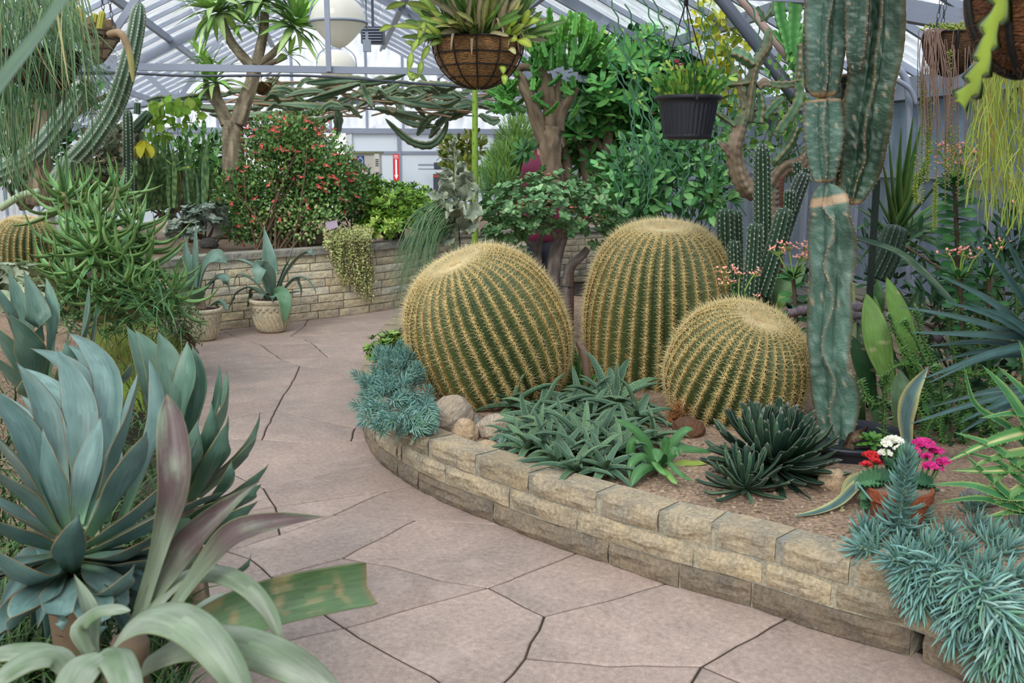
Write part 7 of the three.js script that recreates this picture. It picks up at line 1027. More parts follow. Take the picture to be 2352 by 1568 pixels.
{ // jade plant
  const d = 7.0, b = at(1288, 815, d), t = thing('jade_plant', 'thick stemmed jade plant with glossy round leaves between the two big barrels', 'succulent', b), G = (p, r) => part(t, 'branch', tubeGeo(p.map((q) => at(q[0], q[1], d + (q[2] ?? 0))), r.map((x) => mPx(x, d)), { n: 20, m: 11, bump: 0.25, c: (x, a, p) => { const k = 0.8 + 0.4 * fbm(p.x * 10, p.y * 40, p.z * 10, 2); return C('#c2b4b2').map((z) => z * k); } }), M.barkV);
  G([[1278, 830], [1274, 720], [1270, 640], [1275, 590], [1290, 545]], [20, 17, 17, 16, 14]); G([[1303, 830], [1300, 740], [1297, 660], [1300, 640]], [17, 15, 14, 13]); G([[1300, 660], [1312, 610], [1335, 588], [1350, 570]], [13, 11, 10, 8]); G([[1272, 670], [1245, 640], [1236, 590], [1240, 550]], [12, 9, 8, 7]); G([[1238, 575], [1212, 555], [1195, 530]], [7, 6, 5]); G([[1288, 550], [1310, 525], [1330, 500]], [11, 9, 6]); G([[1285, 560], [1262, 520], [1240, 500]], [9, 7, 5]); G([[1240, 560], [1250, 520], [1235, 480]], [6, 5, 4]);
  part(t, 'cut_stub', new THREE.CylinderGeometry(0.03, 0.045, 0.07, 12).rotateZ(-0.5).translate(...at(1292, 538, d).toArray()), M.bark);
  const bl = [blob(1230, 470, 6.9, 130, 55, 120), blob(1260, 430, 7.1, 110, 36, 60), blob(1330, 480, 7.0, 110, 60, 90), blob(1165, 520, 6.8, 60, 55, 60), blob(1390, 530, 7.2, 50, 50, 30), blob(1200, 600, 7.2, 30, 50, 16), blob(1400, 600, 7.3, 24, 50, 14)];
  const g = [C('#649a62'), C('#7aae72'), C('#528755'), C('#93bd84')].map((k) => leafGeo([V(0, 0, 0), V(0, 0.5, 0.05), V(0, 1, -0.05)], { w: 0.58, prof: PROF.obov, fold: 0.2, th: 0.1, n: 7, face: V(0, 0, 1), c: k, mid: k.map((x) => x * 1.15), edge: mixc(k, C('#8a5a48'), 0.25) }));
  leaves(t, 'leaf', g, [M.waxy, M.waxy2, M.leafLit], cloud(bl, { s0: 0.042, s1: 0.062, whorl: 6, open: 1.05, up: 0.9, shell: 0.3, floor: 0.3 }), 300);
  for (const [x, y] of [[1192, 478], [1225, 462], [1262, 470], [1312, 482], [1255, 405], [1345, 505], [1375, 498], [1200, 470]]) { const p = at(x, y, 6.6); part(t, 'flower_head', merge(Array.from({ length: 5 }, () => five(0.012, C('#d9806a'), C('#b85a4a'), 4).rotateX(R(-0.6, 0.6)).translate(p.x + R(-0.03, 0.03), p.y + R(-0.02, 0.02), p.z + R(-0.02, 0.02))), true), M.petal); }
  const r = thing('steel_rod', 'rusty threaded rod tied beside the jade plant trunk', 'rod', at(1314, 800, 6.9)); part(r, 'rod', tubeGeo([at(1314, 830, 6.9), at(1314, 620, 6.9)], 0.013, { n: 60, m: 7, c: (x) => (Math.floor(x * 60) % 2 ? C('#6a4a3c') : C('#4a342c')) }), M.stem);
  const tie = thing('cable_tie', 'black tie strap round the jade plant stems', 'tie', at(1290, 657, 6.8)); part(tie, 'strap', merge([bar(at(1252, 655, 6.75), at(1322, 660, 6.75), 0.012, 0.004)]), M.black);
}
{ // the twisting euphorbia behind the tall column
  const d = 6.5, t = thing('twisted_euphorbia', 'gnarled twisting euphorbia with brown bark and green winged tips left of the tallest column', 'tree', at(1700, 560, d)), W = (p, r, k) => { const q = R(0, 9), { geo } = ribGeo(p.map((z) => at(z[0], z[1], d + (z[2] ?? 0))), r.map((x) => mPx(x, d)), { ribs: 3, depth: 0.55, sharp: 0.8, n: 44, per: 6, gap: 0.045, lump: 0.13, round: 0.06, start: 0.02, twist: R(-1, 1), phase: R(0, 6), col: (x, u, v) => { const f = clamp(0.5 + fbm(v.x * 9 + q, v.y * 9, v.z * 9, 3) * 1.2, 0, 1), g = mixc(C('#34603c'), C('#6f9a72'), f), wd = mixc(C('#6f5a4a'), C('#a89078'), f); return u < 0.1 && k < 0.6 ? C('#a38464') : mixc(g, wd, k * (x > 0.85 && k < 1 ? 0.4 : 1)); } }); part(t, 'branch', geo, M.cactus); };
  W([[1760, 440], [1725, 440], [1700, 405], [1690, 350], [1700, 300], [1712, 262]], [26, 26, 24, 22, 20, 17], 0.95); W([[1712, 285], [1722, 230], [1730, 170], [1742, 140], [1762, 110], [1768, 62]], [18, 15, 14, 14, 14, 11], 0.45); W([[1690, 360], [1668, 345], [1648, 325]], [12, 10, 8], 0.95); W([[1714, 250], [1704, 215], [1695, 180], [1692, 150]], [10, 9, 9, 7], 0.7); W([[1735, 185], [1700, 192], [1650, 192], [1620, 196]], [10, 10, 11, 9], 0.35); W([[1732, 150], [1705, 130], [1680, 118]], [14, 17, 14], 0.05); W([[1770, 195], [1800, 195], [1835, 188]], [9, 10, 8], 0.3); W([[1740, 200], [1752, 192], [1772, 195]], [10, 12, 9], 0.9);
  W([[1830, 180], [1836, 220], [1815, 265], [1790, 300], [1785, 325]], [11, 12, 13, 12, 5], 0.05); W([[1840, 100], [1838, 150], [1830, 190]], [12, 13, 10], 0.2); W([[1745, 285], [1750, 245], [1745, 210]], [14, 13, 9], 0); W([[1752, 270], [1775, 245], [1800, 222]], [10, 11, 7], 0); W([[1780, 375], [1815, 330], [1832, 290]], [12, 14, 11], 0.05); W([[1760, 440], [1800, 385], [1840, 370], [1862, 330], [1848, 250]], [22, 20, 19, 14, 10], 0.95); W([[1762, 560], [1764, 480], [1768, 420]], [24, 24, 22], 0.95); W([[1690, 290], [1660, 268], [1640, 255]], [7, 8, 6], 0.1); W([[1752, 50], [1748, 32], [1738, 15]], [6, 7, 4], 0); W([[1756, 45], [1768, 28], [1775, 8]], [6, 7, 4], 0);
  const t2 = thing('candelabra_euphorbia', 'bright green winged euphorbia crown at the top beside the tallest column', 'cactus', at(1820, 160, 6.9)), X = (p, r) => { const { geo } = ribGeo(p.map((z) => at(z[0], z[1], 6.9)), r.map((x) => mPx(x, 6.9)), { ribs: 3, depth: 0.6, sharp: 0.85, n: 34, per: 6, gap: 0.05, lump: 0.12, round: 0.15, phase: R(0, 6), cv: C('#3c8038'), cc: C('#78b468') }); part(t2, 'stem', geo, M.cactus); };
  X([[1822, 160], [1822, 90], [1826, 20], [1826, -40]], [12, 14, 17, 18]); X([[1815, 140], [1802, 85], [1788, 30], [1785, -40]], [10, 14, 16, 16]); X([[1830, 130], [1845, 80], [1858, 40], [1870, -30]], [10, 14, 15, 15]); X([[1815, 110], [1795, 95], [1775, 70]], [8, 9, 6]); X([[1826, 70], [1848, 60], [1872, 30]], [8, 10, 8]);
  shrub('climbing_vine', 'small leaved climbing vine tangled between the twisted euphorbia and tallest column', 'vine', { base: at(1800, 420, 6.8), blobs: [blob(1800, 190, 6.8, 60, 60, 90), blob(1800, 330, 6.7, 70, 70, 130), blob(1700, 320, 7, 50, 60, 80), blob(1830, 250, 7, 40, 60, 50)], stems: 18, r: 0.005, spread: 0.2, geos: tintGeo(1, 0.6, [C('#6aa04a'), C('#8aba4e'), C('#4c8a40')]), s0: 0.04, s1: 0.06, solo: 120, twig: M.greenTwig });
  const rd = thing('steel_rod', 'rusty brown threaded rod standing among the spiny columns', 'rod', at(1793, 600, 6)); part(rd, 'rod', tubeGeo([at(1793, 640, 6), at(1795, 405, 6)], 0.014, { n: 60, m: 7, c: (x) => (Math.floor(x * 60) % 2 ? C('#7a4a38') : C('#553428')) }), M.stem);
}
{ // the visitor in a maroon coat far behind the jade plant
  const d = 11.6, f = at(1252, 374, d), X = f.x, Z = f.z, J = (x, y, z) => V(X + x, y, Z + z), bones = [[J(0, 1.0, 0), J(0, 1.42, 0.03), 0.16, 0.19], [J(-0.15, 1.44, 0.02), J(0.15, 1.44, 0.02), 0.09, 0.09], [J(-0.2, 1.42, 0), J(-0.27, 1.15, 0.03), 0.075, 0.06], [J(-0.27, 1.15, 0.03), J(-0.22, 0.93, 0.14), 0.06, 0.05], [J(0.2, 1.42, 0), J(0.26, 1.15, 0.03), 0.075, 0.06], [J(0.26, 1.15, 0.03), J(0.22, 0.93, 0.12), 0.06, 0.05], [J(-0.09, 0.98, 0), J(-0.1, 0.55, 0.03), 0.11, 0.085], [J(-0.1, 0.55, 0.03), J(-0.1, 0.08, 0), 0.08, 0.055], [J(0.09, 0.98, 0), J(0.1, 0.55, 0.03), 0.11, 0.085], [J(0.1, 0.55, 0.03), J(0.1, 0.08, 0), 0.08, 0.055], [J(0, 1.42, 0), J(0, 1.54, 0.02), 0.065, 0.06], [J(0, 1.58, 0.02), J(0, 1.68, 0.03), 0.095, 0.1], [J(-0.1, 0.04, 0), J(-0.1, 0.035, 0.16), 0.045, 0.035], [J(0.1, 0.04, 0), J(0.1, 0.035, 0.16), 0.045, 0.035], [J(0, 1.6, 0.12), J(0, 1.58, 0.145), 0.02, 0.018]];
  const body = (list, n, c, h, pad = 0) => { const mc = new MarchingCubes(n, new THREE.MeshStandardMaterial(), false, false, 120000); mc.isolation = 0; const cs = 2 * h / n; for (let z = 0; z < n; z++) for (let y = 0; y < n; y++) for (let x = 0; x < n; x++) { const p = V((x - n / 2) * cs, (y - n / 2) * cs, (z - n / 2) * cs).add(c); let s = 0; for (const [a, b, r1, r2] of list) { const ab = b.clone().sub(a), k = clamp(p.clone().sub(a).dot(ab) / ab.lengthSq(), 0, 1), dd = p.distanceTo(a.clone().addScaledVector(ab, k)) - lerp(r1, r2, k) - pad; s += Math.exp(-dd * 40); } mc.field[x + y * n + z * n * n] = Math.log(Math.max(s, 1e-30)) / 40; } mc.update(); const g = new THREE.BufferGeometry(); g.setAttribute('position', new THREE.BufferAttribute(mc.positionArray.slice(0, mc.count * 3), 3)); g.setAttribute('normal', new THREE.BufferAttribute(mc.normalArray.slice(0, mc.count * 3), 3)); g.scale(h, h, h).translate(c.x, c.y, c.z); return g; };
  const t = thing('person', 'visitor in a maroon hooded coat standing behind the jade plant, mostly hidden', 'person', V(X, 0, Z));
  part(t, 'body', body(bones, 72, J(0, 0.9, 0), 1.0), std({ color: 0xb98a72, roughness: 0.7 })); part(t, 'coat', body([...bones.slice(0, 6), [J(-0.08, 1.0, 0), J(-0.09, 0.72, 0.01), 0.13, 0.13], [J(0.08, 1.0, 0), J(0.09, 0.72, 0.01), 0.13, 0.13], [J(0, 1.6, -0.03), J(0, 1.68, -0.02), 0.1, 0.105]], 64, J(0, 1.15, 0), 0.75, 0.02), std({ color: 0x6e2440, roughness: 0.85 })); part(t, 'trousers', body(bones.slice(6, 10), 56, J(0, 0.55, 0), 0.65, 0.012), std({ color: 0x2c2f3a, roughness: 0.9 }));
}

// ---------------------------------------------------------------- plants at the foot of the barrel cacti
const T_spot = tex(128, (u, v) => { const gx = u * 9, gy = v * 14, ix = Math.floor(gx), iy = Math.floor(gy), h = Math.sin((ix % 9) * 12.9 + (iy % 14) * 78.2) * 43758.5, r1 = h - Math.floor(h), fx = gx - ix - 0.25 - 0.5 * r1, fy = gy - iy - 0.5 + 0.3 * (r1 - 0.5), k = sstep(0.36 - Math.hypot(fx * 1.7, fy), 0, 0.16); return mixc([0.8, 0.82, 0.8], [2.2, 2.0, 1.9], k * 0.42).map((x) => x * 0.72); }, true);
T_spot.repeat.set(0.36, 0.5);
M.spot = leafM(0.55, 1.3, { map: T_spot }); M.spot2 = leafM(0.6, 1.05, { map: T_spot });
function rosette(list, c, ax, n, L, o = {}) {
  const X = ax.clone().cross(V(0.1, 0, 1)).normalize(), Z = ax.clone().cross(X), a0 = R(0, 6);
  for (let i = 0; i < n; i++) { const f = i / n, a = a0 + i * 2.39996, el = lerp(o.e0 ?? 1.35, o.e1 ?? 0, Math.pow(f, o.pw ?? 0.7)) + R(-1, 1) * (o.j ?? 0.12), dd = X.clone().multiplyScalar(Math.cos(a) * Math.cos(el)).addScaledVector(Z, Math.sin(a) * Math.cos(el)).addScaledVector(ax, Math.sin(el)); list.push(frame2(c.clone().addScaledVector(dd, o.r ?? 0.01), dd, ax, L * lerp(o.s0 ?? 0.7, 1, Math.sqrt(f)) * R(0.88, 1.1))); }
  return list;
}
{
  const t = thing('spotted_aloe', 'carpet of white spotted dark green aloe rosettes before the barrel cacti', 'aloe', gnd(1330, 1010, 0.26)), ls = [], k = [[0.1, '#5d8a70'], [0.5, '#4e7a62'], [0.9, '#7ba57c'], [0.3, '#668f78']].map(([b, c]) => leafGeo([V(0, 0, 0), V(0, 0.4, 0.05), V(0, 0.8, 0.02 - 0.06 * b), V(0, 1, -0.08 - 0.12 * b)], { w: 0.25, prof: PROF.spike, fold: 0.4, th: 0.04, n: 9, face: V(0, 0, 1), c: C(c), edge: C('#8fb08a'), teeth: { gap: 0.08, h: 0.022, c: C('#b5c49a') } }));
  for (const [x, y, n, s, lean = 0] of [[1400, 935, 16, 1.2, 0.1], [1415, 930, 10, 1], [1345, 1025, 16, 1], [1250, 955, 14, 1, -0.2], [1215, 985, 12, 0.85, -0.3], [1350, 965, 12, 0.95], [1290, 1000, 14, 0.95], [1280, 1060, 14, 0.8], [1420, 1040, 14, 0.9, 0.2], [1390, 1075, 14, 0.75], [1460, 960, 12, 0.95, 0.4], [1215, 1030, 12, 0.75, -0.2], [1190, 1010, 9, 0.6], [1255, 1035, 12, 0.75], [1320, 1080, 12, 0.7], [1500, 1005, 10, 0.7, 0.2], [1335, 930, 9, 1, -0.2], [1180, 930, 8, 1, -0.6], [1440, 1000, 10, 0.7], [1300, 960, 10, 0.8], [1375, 1015, 12, 0.8], [1240, 1000, 10, 0.75], [1310, 1040, 12, 0.8], [1355, 1060, 12, 0.75]]) { const c = gs(x, y, 0.04); rosette(ls, c, V(lean, 1, 0.3).normalize(), n, 0.29 * s, { e1: -0.2, e0: 0.95, j: 0.3, r: 0.005 }); }
  leaves(t, 'leaf', k, [M.spot, M.spot2], ls, 300);
}
{ // dark strap leaves between the two large barrels
  const t = thing('dark_agave', 'dark green pointed leaves standing between the two big barrels', 'agave', gnd(1300, 900, 0.26)), L = [[1310, 880, 1290, 785, 26], [1320, 900, 1332, 800, 18], [1330, 880, 1310, 760, 16], [1345, 890, 1375, 855, 14], [1300, 900, 1280, 850, 20], [1335, 900, 1330, 830, 22]]; for (const [a, b, c, e, w] of L) part(t, 'leaf', leafGeo([at(a, b + 30, 5.6), at((a + c) / 2, (b + e) / 2, 5.55), at(c, e, 5.6)], { w: mPx(w, 5.6), prof: PROF.agave, n: 10, face: V(R(-0.4, 0.4), 0.3, 1), c: C('#2d6a34'), tip: C('#3f8040'), edge: C('#8fae4a') }), M.leaf);
  part(t, 'dead_leaf', tubeGeo([at(1348, 870, 5.5), at(1340, 810, 5.48), at(1330, 790, 5.47), at(1336, 805, 5.46)], [0.02, 0.03, 0.02, 0.008], { n: 12, m: 6, c: C('#8a7464') }), M.stem);
}
{ // clivia-like straps
  const d = 4.12, b = gs(1510, 1085), t = thing('strap_leaf_plant', 'glossy green strap leaved plant between the spotted aloes and the white edged agaves', 'plant', b), S = (p, w, c = '#4a7a46') => part(t, 'leaf', leafGeo(p.map((q) => at(q[0], q[1], d + (q[2] ?? 0))), { w: mPx(w, d), prof: PROF.strap, fold: -0.3, n: 18, th: 0.003, face: V(0, 0.8, 0.6), c: C(c), mid: C(c).map((x) => x * 1.25) }), M.waxy);
  S([[1510, 1070], [1480, 1005], [1445, 975], [1412, 962]], 26); S([[1508, 1072], [1478, 1010], [1455, 1010], [1448, 1050], [1452, 1075]], 26); S([[1505, 1075, -0.05], [1480, 1045, -0.1], [1452, 1060, -0.15], [1446, 1100, -0.18]], 24); S([[1510, 1080, -0.05], [1490, 1068, -0.15], [1465, 1085, -0.22], [1449, 1118, -0.25]], 30); S([[1515, 1075, -0.1], [1520, 1035, -0.2], [1512, 1035, -0.26], [1510, 1062, -0.3]], 32); S([[1520, 1080, -0.1], [1535, 1060, -0.2], [1560, 1085, -0.3], [1592, 1105, -0.32]], 16); S([[1520, 1075], [1555, 1030], [1590, 1030], [1638, 1038]], 24); S([[1525, 1078], [1565, 1062], [1600, 1062], [1640, 1058]], 18, '#93a94a'); S([[1520, 1070], [1545, 1015], [1575, 985], [1592, 985]], 24); S([[1515, 1082, -0.1], [1525, 1075, -0.2], [1545, 1100, -0.28], [1556, 1112, -0.3]], 16, '#7fae5c'); S([[1520, 1072, -0.05], [1540, 1040, -0.1], [1552, 1030, -0.1], [1560, 1050, -0.12]], 18); S([[1515, 1078, -0.1], [1505, 1060, -0.2], [1520, 1080, -0.25], [1540, 1095, -0.26]], 16, '#6aa05a'); S([[1518, 1070], [1530, 1020], [1528, 1000]], 20);
  const f = thing('fallen_petal', 'orange fallen petal on the soil behind the strap leaved plant', 'petal', at(1487, 988, 4.7)); lpart(f, 'petal', leafGeo([V(-0.03, 0, 0), V(0, 0.02, 0), V(0.03, 0, 0.01)], { w: 0.035, prof: PROF.oval, n: 6, face: V(0, 0.6, 1), c: C('#e39a2c') }), M.leaf);
}
{ // the two white-edged agaves
  const g = ['#35553f', '#2a4a3c', '#47664c'].map((c, i) => leafGeo([V(0, 0, 0), V(0, 0.45, -0.03), V(0, 0.8, -0.01), V(0, 1, 0.05 * i)], { w: 0.1, prof: (x) => lerp(0.85, 1, sstep(x, 0, 0.4)) * (x > 0.82 ? Math.pow(Math.max(0, 1 - (x - 0.82) / 0.18), 0.6) : 1), fold: 0.5, th: 0.05, n: 10, face: V(0, 0, 1), c: (x, s) => { const k = Math.abs(s); return x > 0.95 ? C('#b8b4ac') : k > 0.97 ? C('#b3bcb0') : k > 0.3 && k < 0.6 && i === 2 ? C('#6d8a70') : C(c); } }));
  const t = thing('white_edged_agave', 'larger dense spiky agave with fine white leaf edges before the smallest barrel', 'agave', gnd(1780, 1065, 0.26)), ls = []; rosette(ls, gs(1775, 1066, 0.05), V(0.03, 1, 0.2).normalize(), 160, 0.29, { e0: 1.5, e1: -0.22, pw: 1.0, s0: 0.75, j: 0.1, r: 0.012 }); leaves(t, 'leaf', g, [M.leaf, M.leafDim], ls, 160);
  const dry = []; for (let i = 0; i < 16; i++) dry.push(frame2(gnd(1780 + R(-50, 60), 1075 + R(-10, 30), 0.255), V(R(-1, 1), R(-0.2, 0.3), R(0, 1)), UP, R(0.06, 0.12))); leaves(t, 'dry_leaf', tintGeo(1, 0.16, [C('#b09a6c'), C('#8f7c5c')], { prof: PROF.spike }), [M.leaf], dry, 16);
  const u = thing('white_edged_agave', 'smaller bluish agave with white leaf edges near the stone coping', 'agave', gnd(1712, 1128, 0.25)), l2 = []; rosette(l2, gs(1712, 1122, 0.02), V(-0.05, 1, 0.15).normalize(), 46, 0.19, { e0: 1.45, e1: -0.1, pw: 1.1, s0: 0.9, j: 0.12, r: 0.01 }); leaves(u, 'leaf', g, [leafM(0.5, 1.15), M.leaf], l2, 46);
}
// blue chalk sticks
const wallDepth = (x) => { let b = 3, bd = 1e9; for (let i = 0; i <= 300; i++) { const p = nearWall.at(nearWall.L * (0.5 + 0.5 * i / 300)).p.clone().setY(0.2), e = Math.abs(toPx(p)[0] - x); if (e < bd) { bd = e; b = -p.z; } } return b; };
const chalk = [C('#77a099'), C('#62897f'), C('#93b3a8'), C('#67957a')].map((c) => { const g = tubeGeo([V(0, 0, 0), V(0, 0.35, 0.0), V(0, 0.7, 0.05), V(0, 1, 0.16)], [0.035, 0.05, 0.048, 0.01], { n: 7, m: 6, c: (x) => mixc(c.map((z) => z * 0.85), c.map((z) => Math.min(1, z * 1.25)), x) }); return g; });
function chalkSticks(name, label, heads, o) {
  const c0 = gnd(heads[0][0], heads[0][1], 0.25), t = thing(name, label, 'succulent', c0), ls = [], st = [];
  for (const [x, y, d, lx, ly, len, n] of heads) {
    const tip = at(x, y, d), ax = V(lx, -ly, 0.35).normalize(), rt = tip.clone().addScaledVector(ax, -len); st.push(tubeGeo([rt.clone().add(V(0, -0.03, 0)), rt.clone().lerp(tip, 0.5), tip], 0.0055, { n: 6, m: 5 }));
    for (let i = 0; i < n; i++) { const f = i / n, a = i * 2.39996, X = ax.clone().cross(V(0.2, 1, 0.1)).normalize(), Z = ax.clone().cross(X), el = lerp(0.25, 1.25, Math.sqrt(f)) + R(-0.12, 0.12), dd = X.multiplyScalar(Math.cos(a) * Math.sin(el)).addScaledVector(Z, Math.sin(a) * Math.sin(el)).addScaledVector(ax, Math.cos(el)); ls.push(frame2(tip.clone().addScaledVector(ax, -len * 0.85 * f), dd, ax, (o.L ?? 0.05) * lerp(0.6, 1, Math.sqrt(f)) * R(0.85, 1.15))); }
  }
  part(t, 'stems', merge(st), std({ color: 0x8fa894, roughness: 0.8 })); leaves(t, 'leaf', chalk, [M.sen1 ??= new THREE.MeshStandardMaterial({ vertexColors: true, roughness: 0.65 })], ls, 300);
}
{
  const H = [[1000, 0, 0]].slice(1); const add = (x, y, d, lx, ly, len, n = 34) => H.push([x, y, d, lx, ly, len, n]);
  add(925, 905, 4.75, 0, -1, 0.06); for (let i = 0; i < 105; i++) { const x = R(828, 1000), lim = x < 860 ? 860 : 800 + (x > 950 ? (x - 950) * 2.6 : 0), y = R(lim, 985 - (x > 960 ? -5 : 0)); const d = lerp(5.35, 4.55, (y - 780) / 210) - R(0, 0.15); add(x, y, d, (x - 910) / 130 + R(-0.5, 0.5), -R(-0.25, 0.9) + (y - 900) / 240, R(0.06, 0.1), 30); }
  add(918, 790, 5.2, 0, -1, 0.2, 90); add(960, 840, 5, -0.1, -1, 0.14, 60); add(880, 830, 5, -0.2, -1, 0.12, 50); add(815, 858, 5.1, -0.8, -0.6, 0.1, 40); add(812, 930, 4.9, -1, -0.2, 0.08, 30); add(985, 960, 4.6, 0.8, 0.3, 0.08, 34);
  chalkSticks('chalk_sticks', 'mound of blue green finger leaved succulent spilling over the wall beside the leaning barrel', H, { L: 0.058 });
  const K = [], ad = (x, y, d, lx, ly, len, n = 34) => K.push([x, y, d, lx, ly, len, n]);
  ad(2085, 1045, 3.14, -0.1, -1, 0.42, 150); ad(1970, 1110, 3.3, 0, 0, 0.01, 2);
  for (const [x, y, lx, ly] of [[1966, 1258, -0.8, -0.3], [1990, 1205, -0.3, -1], [2010, 1225, 0, -1], [2055, 1190, 0.2, -1], [2070, 1325, -0.6, 0.4], [2085, 1365, -0.2, 0.9], [2040, 1285, -0.6, -0.2], [2100, 1280, 0, -0.6], [2150, 1310, 0.2, -0.8], [2180, 1220, 0.2, -1], [2215, 1260, 0.4, -0.7], [2250, 1200, 0.2, -1], [2290, 1225, 0.2, -1], [2330, 1250, 0.4, -0.8], [2350, 1320, 0.5, -0.3], [2300, 1330, 0.1, -0.5], [2240, 1330, -0.2, -0.4], [2200, 1370, -0.3, 0.5], [2190, 1480, -0.2, 1], [2175, 1420, -0.5, 0.6], [2260, 1400, 0, 0.3], [2310, 1420, 0.3, 0.3], [2330, 1380, 0.5, 0.1], [2270, 1470, -0.2, 0.9], [2300, 1520, 0, 1], [2330, 1550, 0.1, 1], [2250, 1540, -0.3, 1], [2130, 1350, -0.4, 0.3], [2100, 1220, 0, -1], [2140, 1250, 0.1, -0.9], [2345, 1480, 0.4, 0.8], [2120, 1180, 0.3, -0.8], [2170, 1290, 0.1, -0.5], [2070, 1250, -0.2, -0.8], [2270, 1290, 0.1, -0.8], [2225, 1430, -0.3, 0.8], [2110, 1400, -0.2, 0.9]]) { const w = wallDepth(x), g = -gnd(x, y, 0.31).z; ad(x, y, g < w + 0.02 ? w - 0.07 : g, lx + R(-0.15, 0.15), ly, R(0.08, 0.14), 40); }
  ad(2350, 1200, 3.3, 0.3, -1, 0.1, 40); ad(2240, 1160, 3.5, 0.1, -1, 0.1, 30);
  chalkSticks('chalk_sticks', 'large blue chalk finger succulent trailing over the wall at the lower right', K, { L: 0.09 });
  chalkSticks('chalk_sticks', 'single small blue finger succulent tuft at the coping beside the rocks', [[1160, 1012, 4.35, -0.1, -1, 0.06, 44]], { L: 0.055 });
}
shrub('stonecrop', 'small yellow green bobbly succulent behind the blue finger mound', 'succulent', { base: gnd(890, 830, 0.28), blobs: [blob(875, 800, 5.7, 36, 30, 60), blob(920, 790, 5.6, 30, 26, 40), blob(900, 780, 5.8, 26, 18, 20)], stems: 12, r: 0.006, geos: tintGeo(1, 0.5, [C('#86a84a'), C('#5f8f45'), C('#a9bb62')], { bend: 0.3 }), s0: 0.025, s1: 0.04, whorl: 6, up: 0.8, solo: 120 });

